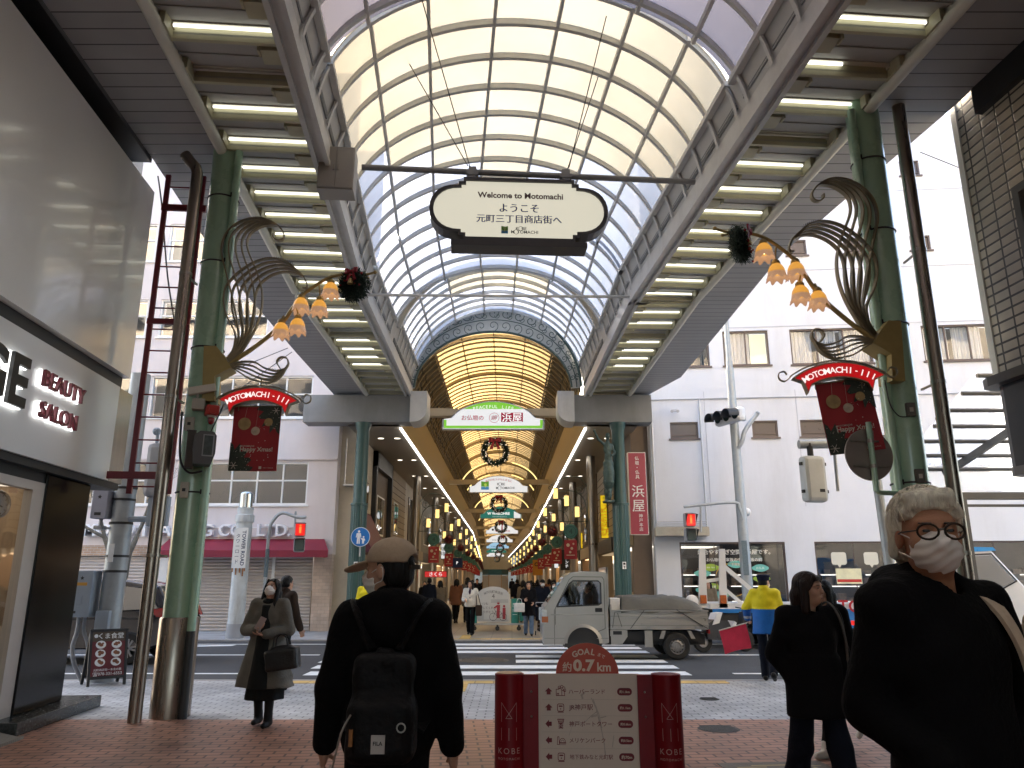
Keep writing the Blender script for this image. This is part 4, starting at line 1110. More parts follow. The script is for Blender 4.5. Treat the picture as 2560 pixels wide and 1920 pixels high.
arch_sign(65.0, 3.55, 1.02, 6.66, 'dark green lit arch sign with white capitals and a white right end', tealg, d3)
arch_sign(84.0, 3.55, 1.02, 6.5, 'white lit arch sign with a red tower in its middle', whiteg, d4)
arch_sign(101, 3.5, 1.0, 6.4, 'pale lit arch sign just behind the red tower sign', whiteg, d5)
arch_sign(118, 3.5, 1.0, 6.3, 'pale blue lit arch sign far down the covered street', blueg, d5)
arch_sign(134, 3.5, 1.0, 6.2, 'small dark green arch sign far down the covered street', tealg, d6)
arch_sign(152, 3.5, 1.0, 6.1, 'farthest white lit arch sign at the end of the covered street', whiteg, d5)

# ------------------------------------------------------------------ wreaths
needle_m = mat('fir_needles', (.012, .028, .016), rough=.8, var=.4, scale=20)
bow_m = mat('bow_red', (.28, .008, .02), rough=.55, var=.2, scale=10)
fairy_g = glow('fairy_light', (1, .82, .62), 3.0)
ball_r = mat('bauble_red', (.25, .01, .015), rough=.2, var=.1, coat=.6)
gold_b = mat('bauble_gold', (.5, .38, .16), rough=.3, metal=.6, var=.1)
def needles(mb, R0, r0, n, rnd, L=.09, flat=None):
    for i in range(n):
        a = rnd.uniform(0, 2*PI); b_ = rnd.uniform(0, 2*PI); d = rnd.uniform(.35, 1.0)
        c = Vector(((R0+r0*d*math.cos(b_))*math.cos(a), r0*d*math.sin(b_), (R0+r0*d*math.cos(b_))*math.sin(a)))
        dv = Vector((math.cos(b_)*math.cos(a), math.sin(b_), math.cos(b_)*math.sin(a))) + Vector((rnd.gauss(0, .6), rnd.gauss(0, .6), rnd.gauss(0, .6)))
        dv.normalize(); sd_ = dv.orthogonal().normalized()*rnd.uniform(.008, .014)*L/.09; e = c+dv*L*rnd.uniform(.6, 1.2)
        mb._add([c-sd_, c+sd_, e+sd_*.4, e-sd_*.4], [(0, 1, 2, 3)])
def bow(mb, s):
    for sg in (-1, 1):
        mb.loft([[(sg*x*s, y*s-.02, z*s) for x, y, z in ring_] for ring_ in (
            [(.02, -.03, -.03), (.02, .03, -.03), (.02, .03, .03), (.02, -.03, .03)],
            [(.20, -.10, -.10), (.20, .06, -.10), (.20, .06, .15), (.20, -.10, .15)],
            [(.36, -.06, -.12), (.36, .02, -.12), (.38, .02, .16), (.38, -.06, .16)])])
        mb.prism([(sg*.02*s, 0), (sg*.12*s, 0), (sg*.34*s, -.55*s), (sg*.22*s, -.50*s), (sg*.14*s, -.58*s)], -.07*s, -.05*s)
    mb.ell((0, -.06*s, 0), .06*s, 8, 6)
def wreath(loc, R0, r0, label, n=2600, seed=1, rz=0.0):
    rnd = random.Random(seed)
    t = thing('wreath', label, 'wreath', loc, rz, group='big wreaths hung along the covered street')
    q = MB(); q.tube([(R0*math.cos(a), 0, R0*math.sin(a)) for a in [2*PI*k/40 for k in range(41)]], r0*.62, 8, caps=False); needles(q, R0, r0, n, rnd); q.build('garland', needle_m, t, fix=False)
    q = MB()
    for k in range(110):
        a = rnd.uniform(0, 2*PI); b_ = rnd.uniform(0, 2*PI); x = R0+r0*1.02*math.cos(b_)
        q.ell((x*math.cos(a), r0*1.02*math.sin(b_), x*math.sin(a)), .0105, 5, 4)
    q.build('fairy_lights', fairy_g, t)
    q = MB(Matrix.Translation((0, -r0*.9, R0*.98))); bow(q, .62*R0/.42); q.build('bow', bow_m, t)
    q = MB(); q.ell((0, -r0*.3, R0*.55), .07, 10, 8); q.build('bauble', gold_b, t, smooth=180)
    q = MB(); q.tube([(0, 0, R0), (0, 0, 1.2)], .006, 4); q.build('hanging_wire', black_m, t)
    return t
w1 = wreath((cx(29)+.02, 29.0, 6.40), .44, .10, 'dark wreath with red bow hanging below the PEACEFUL LIFE sign')
for y, z, lb in ((47.5, 6.2, 'dark wreath with red bow over the dark green sign, second from the road'), (66.5, 6.1, 'dark wreath with red bow in front of the red tower sign, third from the road'),
                 (87, 6.0, 'dark wreath with red bow, fourth from the road'), (103, 5.75, 'small far wreath, fifth from the road'), (118.5, 5.5, 'small far wreath, sixth from the road'), (135, 5.2, 'farthest small wreath down the covered street')):
    dup(w1, (cx(y)+(.12 if y > 80 else 0), y, z), 0, label=lb)

# ------------------------------------------------------------------ teal front columns and their fittings
def teal_column(loc, label):
    t = thing('teal_column', label, 'column', loc)
    q = MB(); q.lathe([(.215, 4.0), (.205, 6.4), (.24, 6.5), (.27, 6.62), (.27, 6.66)], n=32); q.build('shaft', teal_m, t, smooth=40)
    q = MB(); nfl = 20
    prof = [(.26, .35), (.26, 3.95)]
    def wob(i, a, r, z): return (r*(1-.05*(1 if math.cos(a*nfl) > .2 else 0)), z)
    q.lathe(prof, n=120, wob=wob); q.lathe([(.24, 3.93), (.28, 3.95), (.28, 4.02), (.215, 4.03)], n=32); q.build('fluted_shaft', teal_m, t)
    q = MB(); q.lathe([(0, 0), (.33, 0), (.33, .3), (.27, .36), (.0, .36)], n=32); q.build('base', teal_m, t, smooth=40)
    return t
tcl = teal_column((-4.93, 24.75, 0), 'dark teal fluted column at the left mouth of the covered street')
tcr = teal_column((3.50, 24.75, 0), 'dark teal fluted column with a statue at the right mouth of the covered street')
stk_w = mat('sticker_white', (.75, .76, .75), rough=.5, var=.03)
for (x, lb) in ((-4.90, 'small white pictogram sticker on the left teal column'), (3.52, 'small white pictogram sticker on the right teal column')):
    t = thing('column_sticker', lb, 'sticker', (x, 24.47, 2.06))
    q = MB(); q.quad((-.06, 0, -.11), (.06, 0, -.11), (.06, 0, .11), (-.06, 0, .11)); q.build('sheet', stk_w, t)
    q = MB(); poly2(q, frame((0, -.004, 0)), rrect(.07, .06, .015, 3, (0, .05))); poly2(q, frame((0, -.004, 0)), [(-.03, -.05), (.03, -.05), (0, -.01)]); line2(q, frame((0, -.004, 0)), [(0, -.09), (0, -.04)], .02); q.build('pictogram', blk_let, t)
ps = thing('pedestrian_sign', 'round blue sign with white adult and child on the left teal column', 'road sign', (-4.78, 24.42, 2.93))
q = MB(); q.lathe([(0, -.012), (.30, -.012), (.305, 0), (.30, .012), (0, .012)], n=40, M=Matrix.Rotation(PI/2, 4, 'X')); q.build('plate', mat('sign_rim_white', (.75, .77, .8), rough=.4, var=0), ps)
q = MB(); disc2(q, frame((0, -.016, 0)), (0, 0), .285, 40); q.build('face', mat('sign_blue_face', (.01, .16, .50), rough=.35, var=.02), ps)
q = MB(); F = frame((0, -.02, 0))
disc2(q, F, (-.05, .17), .038); poly2(q, F, [(-.12, .12), (.01, .12), (.03, 0), (.0, -.01), (-.01, .06), (-.01, -.21), (-.05, -.21), (-.055, -.05), (-.07, -.21), (-.11, -.21), (-.10, .06), (-.12, -.02), (-.145, -.01)])
disc2(q, F, (.10, -.0), .028); poly2(q, F, [(.06, -.04), (.13, -.04), (.16, -.10), (.14, -.12), (.13, -.09), (.12, -.21), (.10, -.21), (.095, -.14), (.085, -.21), (.06, -.21), (.06, -.10), (.01, -.01), (-.0, -.03)])
q.build('pictogram', mat('sign_white_face', (.8, .82, .85), rough=.4, var=0), ps)
q = MB(); q.cyl((0, .02, -.6), (0, .02, .25), .025, n=10); q.build('post', alu, ps)
# vertical shop sign of the altar shop
def vsign(name, label, x, y, z0, z1, w, face, lines, rim=alu, depth=.2, rz=0):
    t = thing(name, label, 'shop sign', (x, y, (z0+z1)/2), rz)
    h = z1-z0
    q = MB(); q.bbox(-w/2, w/2, 0, depth, -h/2, h/2, .01); q.build('case', rim, t)
    q = MB(); q.quad((-w/2+.02, -.004, -h/2+.02), (w/2-.02, -.004, -h/2+.02), (w/2-.02, -.004, h/2-.02), (-w/2+.02, -.004, h/2-.02)); q.build('face', face, t)
    for txt, dx, zc, hh, m, vert, bold in lines:
        l = MB(); text(l, txt, frame((dx, -.009, zc)), h=hh, bold=bold, vertical=vert); l.build('lettering', m, t)
    return t
vsign('shop_sign', 'tall wine red vertical sign with white kanji beside the white building', 4.13, 25.0, 3.03, 5.72, .60, mat('sign_wine', (.34, .03, .06), rough=.4, var=.05),
      [('仏壇・仏具', -.0, .84, .74, mat('kanji_white', (.78, .76, .74), rough=.5, var=0), True, .01), ('浜屋', .0, -.17, .86, MATS['kanji_white'], True, .012), ('神戸本店', .06, -.95, .55, MATS['kanji_white'], True, .01)],
      rim=mat('case_white', (.72, .68, .64), rough=.3, var=.05))
yel = glow('sign_yellow', (.90, .60, .015), .85, (.2, .12, .01))
vsign('shop_sign', 'yellow lit vertical sign with large red kanji on a shop in the covered street', 4.08, 33.2, 3.35, 5.2, .52, yel,
      [('大王漢方', .03, -.1, 1.4, mat('kanji_red', (.5, .02, .01), rough=.5, var=0), True, .01), ('健康', 0, .8, .14, mat('kanji_green', (.1, .3, .05), rough=.5, var=0), False, .02), ('漢方相談薬局', -.2, -.25, 1.15, MATS['kanji_red'], True, 0)], rim=black_m)
vsign('shop_sign', 'small yellow lit sign with black hiragana left of a stainless column', 4.15, 45.0, 3.4, 4.3, .33, yel, [('すっぽん', 0, 0, .8, blk_let, True, .01)], rim=black_m)
vsign('shop_sign', 'black vertical sign with white kana between the banners on the right', 3.2, 47, 2.2, 3.4, .55, black_m, [('トレンチ', .1, 0, .9, white_let, True, .02)], rim=black_m)
vsign('shop_sign', 'orange hanging sign above the crowd on the right', 2.05, 62, 2.0, 3.2, .8, mat('orange_sheet', (.55, .25, .03), rough=.6, var=.1), [('CR', 0, .25, .3, blk_let, False, .03)], rim=mat('orange_sheet2', (.5, .22, .03), rough=.6))
vsign('shop_sign', 'narrow white lit vertical sign on the left shops', -4.6, 52, 3.0, 4.0, .3, whiteg, [('珈琲', 0, 0, .6, blk_let, True, .02)], rim=black_m)
vsign('shop_sign', 'narrow white lit vertical sign on the right shops beyond the black sign', 2.95, 52, 2.4, 3.5, .3, whiteg, [('靴', 0, .2, .25, blk_let, False, .02)], rim=black_m)
vsign('shop_sign', 'small red lit sign with white kana over the left shops', -3.75, 38.5, 1.75, 2.05, 1.1, glow('sign_red_lit', (.6, .03, .03), .9), [('さくら', 0, 0, .2, white_let, False, .02)], rim=black_m)
vsign('shop_sign', 'small dark blue square sign hanging on the left side', -4.0, 57, 2.5, 3.2, .8, mat('sign_navy', (.01, .03, .12), rough=.4), [('P', 0, 0, .2, white_let, False, .02)], rim=black_m)

# ------------------------------------------------------------------ shop fronts along the covered street
rnd = random.Random(21)
def shop(sg, y0, y1, wall_c, up_h, feats, label):
    c0 = cx((y0+y1)/2); X = c0+sg*4.85
    t = thing('shop_building', label, 'shop', (X, (y0+y1)/2, 0), 0, group='shops lining the covered street')
    L = (y1-y0)/2-.02
    def B(q, d0, d1, a, b_, z0, z1):          # d: depth towards the street (positive = out)
        xs = sorted((-sg*d0, -sg*d1)); q.box(xs[0], xs[1], a, b_, z0, z1)
    wm = mat('shopwall_%d' % (int(wall_c[0]*1000)+int(wall_c[2]*7000)), wall_c, rough=.6, var=.12, scale=2, dirt=.15)
    q = MB(); B(q, -.6, 0, -L, L, 2.75, 7.8); B(q, -.6, .05, -L, -L+.3, 0, 2.75); B(q, -.6, .05, L-.3, L, 0, 2.75); B(q, -3.0, -2.9, -L, L, 0, 2.75); q.build('wall', wm, t)
    q = MB(); B(q, -2.88, -.1, -L+.3, L-.3, 2.72, 2.745); q.build('ceiling_light', glow('shop_warm_%d' % feats.get('w', 0), [(1, .75, .45), (1, .9, .75), (1, .6, .3)][feats.get('w', 0)], feats.get('lit', 1.6)*1.3), t)
    q = MB(); r2 = random.Random(int(y0*10)+sg)
    for k in range(int((y1-y0)*2.2)):
        a = r2.uniform(-L+.35, L-.6); h = r2.uniform(.5, 1.5); d = r2.uniform(-2.5, -.1); B(q, d-.3, d, a, a+r2.uniform(.2, .5), 0, h)
    q.build('display_goods', mat('goods_%d' % (int(y0) % 4), [(.30, .16, .08), (.16, .14, .12), (.35, .25, .14), (.12, .14, .16)][int(y0) % 4], rough=.6, var=.7, scale=6), t)
    q = MB(); B(q, .02, .16, -L+.1, L-.1, 2.75, 3.3); fs_ = q.build('shop_fascia', feats.get('fm', mat('fascia_dark', (.05, .045, .04), rough=.4, var=.2)), t)
    if feats.get('txt'):
        l = MB(Matrix.Translation((-sg*.17, 0, 3.02)) @ Matrix.Rotation(-sg*PI/2, 4, 'Z')); text(l, feats['txt'], Matrix.Identity(4), h=.26, bold=.02); l.build('lettering', white_let, fs_)
    for (a, b_, z0, z1) in feats.get('win', []):
        q = MB(); B(q, .01, .05, a, b_, z0, z1); wv = q.build('window', frame_b if rnd.random() < .6 else frame_w, t)
        q = MB(); xs = -sg*.056; q.quad((xs, a+.07, z0+.07), (xs, b_-.07, z0+.07), (xs, b_-.07, z1-.07), (xs, a+.07, z1-.07)); q.build('pane', glass_mat('dark_glass', (.2, .22, .25), refl=.4), wv)
        q = MB(); B(q, .05, .075, (a+b_)/2-.02, (a+b_)/2+.02, z0+.07, z1-.07); q.build('mullion', frame_b, wv)
    if feats.get('boards'):
        q = MB()
        for k in range(10): B(q, .005, .02, -L, L, 3.5+k*.3, 3.52+k*.3)
        q.build('board_joint', mat('joint_brown', (.08, .06, .045), rough=.7), t)
    if feats.get('frame'):
        q = MB()
        for a in (-L, L-.25): B(q, .0, .2, a, a+.25, 0, 6.6)
        B(q, .0, .2, -L, L, 6.0, 6.6); q.build('black_frame', black_m, t)
    return t
sandy, cream, grey, brown, pale = (.36, .29, .20), (.50, .45, .36), (.30, .29, .27), (.15, .11, .08), (.55, .52, .46)
fw_ = mat('fascia_wine', (.16, .03, .05), rough=.5, var=.1); fc_ = mat('fascia_cream', (.45, .38, .28), rough=.5, var=.1)
Ls = [(26.45, 30.0, cream, dict(win=[(-1.4, .9, 4.2, 5.2)], fm=fw_, lit=.3)), (30.0, 34.2, brown, dict(frame=1, win=[(-.9, .9, 3.4, 5.0)], w=1)), (34.2, 40.0, sandy, dict(boards=1, win=[(-1.0, .2, 3.7, 5.2)], txt='CAFE', w=0)),
      (40.0, 48.0, pale, dict(win=[(-2.5, -.5, 3.5, 6.0), (.2, 2.4, 3.5, 6.0)], fm=fc_, txt='元町', w=1, lit=2.2)), (48, 55, grey, dict(win=[(-2, 2, 3.8, 5.6)], w=0)), (55, 64, cream, dict(win=[(-3, -1, 3.8, 5.6), (1, 3, 3.8, 5.6)], fm=fc_, w=2, lit=2.2)),
      (64, 74, sandy, dict(win=[(-3, 3, 3.8, 5.6)], w=1)), (74, 84, grey, dict(w=0, lit=2.2)), (84, 98, cream, dict(w=2)), (98, 115, sandy, dict(w=1)), (115, 140, grey, dict(w=0)), (140, 172, cream, dict(w=1))]
Rs = [(26.45, 31.0, brown, dict(win=[], fm=mat('fascia_bronze', (.2, .16, .1), rough=.35, metal=.5, var=.1), txt='浜屋', lit=.9, w=1)), (31.0, 37.0, sandy, dict(boards=1, win=[(-1, 1, 3.8, 5.4)], lit=2.4, w=0)), (37, 45, brown, dict(boards=1, win=[(-2, 2, 3.6, 5.2)], fm=fc_, w=2, lit=2.4)),
      (45, 53, grey, dict(win=[(-2, 2, 3.8, 5.6)], w=1, lit=2.2)), (53, 62, cream, dict(win=[(-3, 3, 3.8, 5.6)], fm=fc_, w=0)), (62, 72, sandy, dict(w=2, lit=2.4)), (72, 84, pale, dict(w=1)), (84, 98, sandy, dict(w=0)), (98, 115, cream, dict(w=2)), (115, 140, sandy, dict(w=1)), (140, 172, grey, dict(w=0))]
desc = {sandy: 'tan boarded', cream: 'cream plastered', grey: 'grey fronted', brown: 'dark brown', pale: 'pale two-storey'}
for side, lst, sg in (('left', Ls, -1), ('right', Rs, 1)):
    for i, (a, b_, c, f) in enumerate(lst):
        shop(sg, a, b_, c, 6, f, f'{desc[c]} shop, {ORD[i]} from the road on the {side} of the covered street')
# purple side awning of the corner shop on the left
q = MB(); q._add([(-5.55, 26.5, 4.15), (-4.75, 26.5, 2.55), (-5.55, 26.5, 2.55), (-5.55, 30, 4.15), (-4.75, 30, 2.55), (-5.55, 30, 2.55)], [(0, 1, 2), (3, 5, 4), (0, 3, 4, 1), (1, 4, 5, 2)])
q.build('shop_awning', mat('awning_maroon', (.10, .02, .035), rough=.6, var=.15), label='dark maroon awning on the corner shop left of the teal column', cat='awning')
q = MB(); 
for x in (-5.75, -5.05):
    q.tube([(x, 26.15, 4.8), (x, 26.15, 6.4)], .025, 6)
q.box(-5.8, -5.0, 26.05, 26.4, 4.75, 4.8); q.tube([(-5.05, 26.1, 0), (-5.05, 26.1, 4.75)], .035, 6)
q.build('wall_gantry', alu, label='small metal gantry and conduit on the corner wall left of the teal column', cat='gantry')

# ------------------------------------------------------------------ stainless columns with lamp brackets, discs, banners, baubles
lan_g = glow('lantern_glow', (1.0, .66, .22), 1.7)
disc_m = mat('disc_teal', (.06, .19, .165), rough=.45, var=.15)
ban_m = mat('banner_red_small', (.40, .035, .045), rough=.7, var=.1)
cream_l = mat('banner_cream', (.7, .6, .45), rough=.7, var=0)
sc0 = thing('steel_column', 'x', 'column', group='stainless columns of the covered street')
q = MB(); q.cyl((0, 0, 0), (0, 0, 6.65), .19, n=20); q.build('shaft', inox, sc0, smooth=50)
q = MB(); q.lathe([(.195, 3.0), (.2, 3.02), (.2, 3.06), (.195, 3.08)], n=20); q.build('collar', inox_b, sc0)
lb0 = thing('lamp_bracket', 'x', 'street lamp', group='lantern brackets along the covered street')   # local +x points into the street
q = MB()
q.tube([(.15, 0, 3.95), (1.75, 0, 3.95)], .018, 6); q.tube([(.17, 0, 3.9), (.17, 0, 5.5)], .03, 6)
q.tube(bez([(.17, 0, 5.35), (.5, 0, 5.75), (1.1, 0, 5.75), (1.7, 0, 5.45)], 6), .018, 5)
q.tube(bez([(.17, 0, 4.1), (.35, 0, 4.9), (.8, 0, 5.2), (1.35, 0, 5.15)], 6), .016, 5)
for c, r_, a0, tn in (((.55, 4.3), .26, 0, 1.6), ((.5, 5.25), .22, 2, 1.5), ((1.0, 4.75), .18, 1, 1.4), ((1.72, 5.35), .11, 1.6, 1.4)): q.tube(spiral(c, r_, a0, tn), .014, 5)
q.tube([(.9, 0, 3.95), (.9, 0, 3.62)], .012, 4)
q.build('scroll_arm', iron_g, lb0)
for (x, z) in ((.62, 4.55), (1.05, 5.0), (1.5, 5.3)):
    q = MB(); q.cyl((x, 0, z-.42), (x, 0, z), .095, n=10); ln = q.build('lantern', lan_g, lb0)
    q = MB(); q.cyl((x, 0, z), (x, 0, z+.03), .105, n=10); q.cyl((x, 0, z-.45), (x, 0, z-.42), .105, n=10); q.tube([(x, 0, z), (x, 0, z+.18)], .01, 4); q.build('cap', iron_g, ln)
q = MB(); q.lathe([(0, -.025), (.27, -.025), (.30, 0), (.27, .025), (0, .025)], n=28, M=Matrix.Translation((.9, 0, 3.55)) @ Matrix.Rotation(PI/2, 4, 'X')); dk = q.build('disc', disc_m, lb0)
lb1 = None
bn0 = thing('street_banner', 'x', 'banner', group='small red banners along the covered street')
q = MB(); q.box(-.26, .26, -.006, .006, -.76, 0); q.build('sheet', ban_m, bn0)
q = MB()
for c, r_ in (((-.1, -.2), .07), ((.05, -.33), .055), ((.12, -.15), .04), ((-.02, -.48), .05)): disc2(q, frame((0, -.009, 0)), c, r_)
line2(q, frame((0, -.009, 0)), [(-.16, -.60), (.16, -.60)], .035); q.build('print', cream_l, bn0)
bb0 = thing('bauble_ball', 'x', 'bauble', group='dark red baubles along the covered street')
rr = random.Random(3); q = MB(); q.ell((0, 0, 0), .2, 14, 10)
for k in range(260):
    d = Vector((rr.gauss(0, 1), rr.gauss(0, 1), rr.gauss(0, 1))).normalized(); s_ = d.orthogonal().normalized()*.012
    q._add([d*.17-s_, d*.17+s_, d*.27], [(0, 1, 2)])
q.build('ball', mat('bauble_garland', (.09, .008, .014), rough=.5, var=.5, scale=30), bb0)
q = MB(); q.tube([(0, 0, .2), (0, 0, .42)], .006, 4); q.ell((.05, -.19, .05), .045, 8, 6); q.build('ribbon', ball_r, bb0)
def num4(parent, flip):
    q = MB(Matrix.Translation((.9, -.03, 3.55)))
    text(q, '4', Matrix.Scale(-1, 4, (1, 0, 0)) if flip else Matrix.Identity(4), h=.2); pts = [(.2*math.cos(a), .2*math.sin(a)) for a in [2*PI*k/24 for k in range(25)]]; line2(q, Matrix.Identity(4), pts, .015)
    q.build('number', mat('disc_print', (.02, .06, .055), rough=.5), parent)
first = True
colsL = [38, 48, 57.5, 66.5, 75.5, 84.5, 94, 104, 115, 127, 140]
colsR = [31.7, 40.5, 49.5, 58.5, 67.5, 76.5, 86, 96, 107, 119, 132, 145]
lbm = None
for sg, lst, nm in ((-1, colsL, 'left'), (1, colsR, 'right')):
    for i, y in enumerate(lst):
        c = cx(y); X = c+sg*4.0; w = f'{ORD[i]} from the road on the {nm}'
        if first:
            o = sc0; p = lb0; bn = bn0; ba = bb0; num4(p, False); first = False
        else:
            o = dup(sc0); p = None
            bn = dup(bn0); ba = dup(bb0)
        o.location = (X, y, 0); o['label'] = f'stainless column, {w}'
        if p is None:
            if sg > 0:
                if lbm is None:                       # mirrored arm with the number the right way round
                    lbm = dup(lb0)
                    for ch in list(lbm.children):
                        if ch.name.startswith('number'):
                            bpy.data.objects.remove(ch)
                    num4(lbm, True); p = lbm
                else: p = dup(lbm)
                p.scale = (-1, 1, 1)
            else: p = dup(lb0)
        p.location = (X, y-.02, 0); p['label'] = f'lantern bracket with teal 4 disc, {w}'
        bn.location = (X-sg*.92, y-.03, 3.2); bn['label'] = f'small red Christmas banner, {w}'
        ba.location = (X-sg*1.65, y-.03, 3.55); ba['label'] = f'dark red Christmas bauble, {w}'
# ------------------------------------------------------------------ fittings on and under the canopy
TH = R(14.5)
def ray(u, v):
    x = (u-1280)/1900; y = (960-v)/1900
    return Vector((x, math.cos(TH)-y*math.sin(TH), math.sin(TH)+y*math.cos(TH)))
CAMP = Vector((0, 0, 1.6))
def at(u, v, Y):
    d = ray(u, v); return CAMP + d*(Y/d.y)
def atz(u, v, z):
    d = ray(u, v); return CAMP + d*((z-1.6)/d.z)
def loc_in(M, yl, u, v):
    """point of the plane y = yl of frame M seen at that place; local (x, z)"""
    I = M.inverted(); o = I @ CAMP; d = I.to_3x3() @ ray(u, v)
    k = (yl-o.y)/d.y; p = o + d*k
    return (p.x, yl, p.z)
# welcome sign
WS = frame((.10, 10.4, 6.93), R(3.2))
ws = thing('welcome_sign', 'dark framed rounded sign reading Welcome to Motomachi hung under the vault', 'sign', M=WS)
def wpoly(w, h, k=1.0):
    """oblong with half round ends and stepped corners"""
    r = h*.40*k; x = w/2*k; P = []
    xi = w/2-h*.52
    H2 = h/2*k; H3 = h*.43*k; H4 = h*.375*k
    for s in (1,):
        P += [(-xi-.03, H2), (xi+.03, H2), (xi+.03, H3), (xi+.10, H3), (xi+.10, H4)]
        for i in range(1, 14):
            a = PI/2 - PI*i/14; P.append((xi+.10+(x-xi-.10)*math.cos(a)**.8, H4*math.sin(a)))
        P += [(xi+.10, -H4), (xi+.10, -H3), (xi+.03, -H3), (xi+.03, -H2), (-xi-.03, -H2), (-xi-.03, -H3), (-xi-.10, -H3), (-xi-.10, -H4)]
        for i in range(1, 14):
            a = -PI/2 - PI*i/14; P.append((-xi-.10+(x-xi-.10)*math.cos(a)*abs(math.cos(a))**-.2, H4*math.sin(a)))
        P += [(-xi-.10, H4), (-xi-.10, H3), (-xi-.03, H3)]
    return P
blk_fr = mat('sign_frame_dark', (.035, .032, .028), rough=.4, var=.15)
O = wpoly(2.66, 1.02); I_ = [(x*.955, z*.895) for x, z in O]
q = MB()
n = len(O)
V = [(x, -.14, z) for x, z in O]+[(x, .14, z) for x, z in O]+[(x, -.14, z) for x, z in I_]+[(x, -.10, z) for x, z in I_]
F = []
for i in range(n):
    j = (i+1) % n
    F += [(i, j, n+j, n+i), (2*n+i, 2*n+j, j, i), (3*n+i, 3*n+j, 2*n+j, 2*n+i)]
F.append(tuple(range(n, 2*n)))
q._add(V, F); q.box(-1.0, 1.0, -.16, .16, -.60, -.515); q.build('frame', blk_fr, ws, fix=False)
q = MB(); poly2(q, frame((0, -.105, 0)), I_); q.build('face', glow('welcome_face', (.86, .82, .66), .72, (.3, .29, .24)), ws)
F2 = lambda x, z: Matrix.Translation((x, -.115, z))
q = MB(); text(q, 'Welcome to Motomachi', F2(0.02, .235), w=1.28, bold=.03); q.build('lettering', mat('ink_plum', (.05, .012, .02), rough=.5, var=0), ws)
q = MB(); text(q, 'ようこそ', F2(.0, .03), w=.58, bold=.03); text(q, '元町三丁目商店街へ', F2(.0, -.145), w=1.26, bold=.03); q.build('lettering', mat('ink_blue', (.02, .025, .16), rough=.5, var=0), ws)
q = MB(); text(q, 'K  BE', F2(.03, -.30), h=.05, bold=.01); text(q, 'M  TOMACHI', F2(.08, -.355), h=.05, bold=.012)
for c, r_ in (((.02, -.30), .035), ((-.045, -.355), .038)): line2(q, F2(0, 0), [(c[0]+r_*.8*math.cos(a), c[1]+r_*math.sin(a)) for a in [2*PI*k/16 for k in range(17)]], .006)
q.build('lettering', blk_let, ws)
q = MB(); poly2(q, F2(-.215, -.31), [(-.05, -.03), (.05, -.03), (.05, .045), (.01, .035), (-.05, .045)]); q.build('emblem', mat('emblem_green', (.10, .25, .03), var=0), ws)
q = MB(); poly2(q, F2(-.215, -.355), [(-.05, -.03), (.05, -.03), (.05, .014), (-.05, .014)]); q.build('emblem', mat('emblem_blue', (.03, .16, .32), var=0), ws)
q = MB(); disc2(q, F2(-.215, -.30) @ Matrix.Translation((0, -.003, 0)), (0, 0), .022, 10); line2(q, F2(-.215, -.33) @ Matrix.Translation((0, -.003, 0)), [(0, -.02), (0, .03)], .012); q.build('emblem', mat('emblem_lime', (.3, .38, .1), var=0), ws)
q = MB()
for x in (-.70, .72):
    q.box(x-.06, x+.06, -.05, .05, .55, .74); q.box(x-.09, x+.09, -.06, .06, .60, .66)
q.build('hanger', steel_d, ws)
bar = MB(); bar.tube([(-2.36, .0, 0), (2.75, .0, 0)], .045, 12)
ob = bar.build('support_bar', steel_d, label='grey pipe across the vault that carries the welcome sign', cat='support bar', smooth=50); ob.matrix_world = frame((.10, 10.42, 7.60), R(4.9))
cabn = thing('control_cabinet', 'beige two-door electrical cabinet at the left end of the sign pipe', 'cabinet', M=frame((-2.62, 10.25, 7.52), R(4.9)))
q = MB(); q.bbox(-.26, .27, -.18, .18, -.36, .34, .012); q.build('case', mat('cabinet_beige', (.33, .31, .27), rough=.5, var=.06), cabn)
q = MB()
for x0, x1 in ((-.245, .0), (.008, .255)): q.bbox(x0, x1, -.195, -.18, -.34, .32, .004)
q.build('door', mat('cabinet_beige2', (.35, .33, .29), rough=.5, var=.06), cabn)
q = MB(); q.box(-.035, -.015, -.215, -.195, -.06, .02); q.box(.03, .05, -.215, -.195, -.06, .02); q.build('handle', inox, cabn)
wires = ((1179, 432, 10.4, 1055, 0, 7.2, 9.3), (1170, 415, 10.4, 1018, 150, 9.6, 9.45), (1422, 420, 10.4, 1516, 40, 8.6, 9.6), (1418, 425, 10.4, 1500, 178, 10.2, 9.7))
for i, (u0, v0, y0, u1, v1, y1, zz) in enumerate(wires):
    q = MB(); q.tube([at(u0, v0, y0), atz(u1, v1, zz)], .008, 5)
    q.build('stay_wire', black_m, label=['long left stay wire from the sign pipe to the near vault rim', 'short left stay wire from the sign pipe to a vault rib', 'long right stay wire from the sign pipe to the near vault rim', 'short right stay wire from the sign pipe to a vault rib'][i], cat='stay wire')

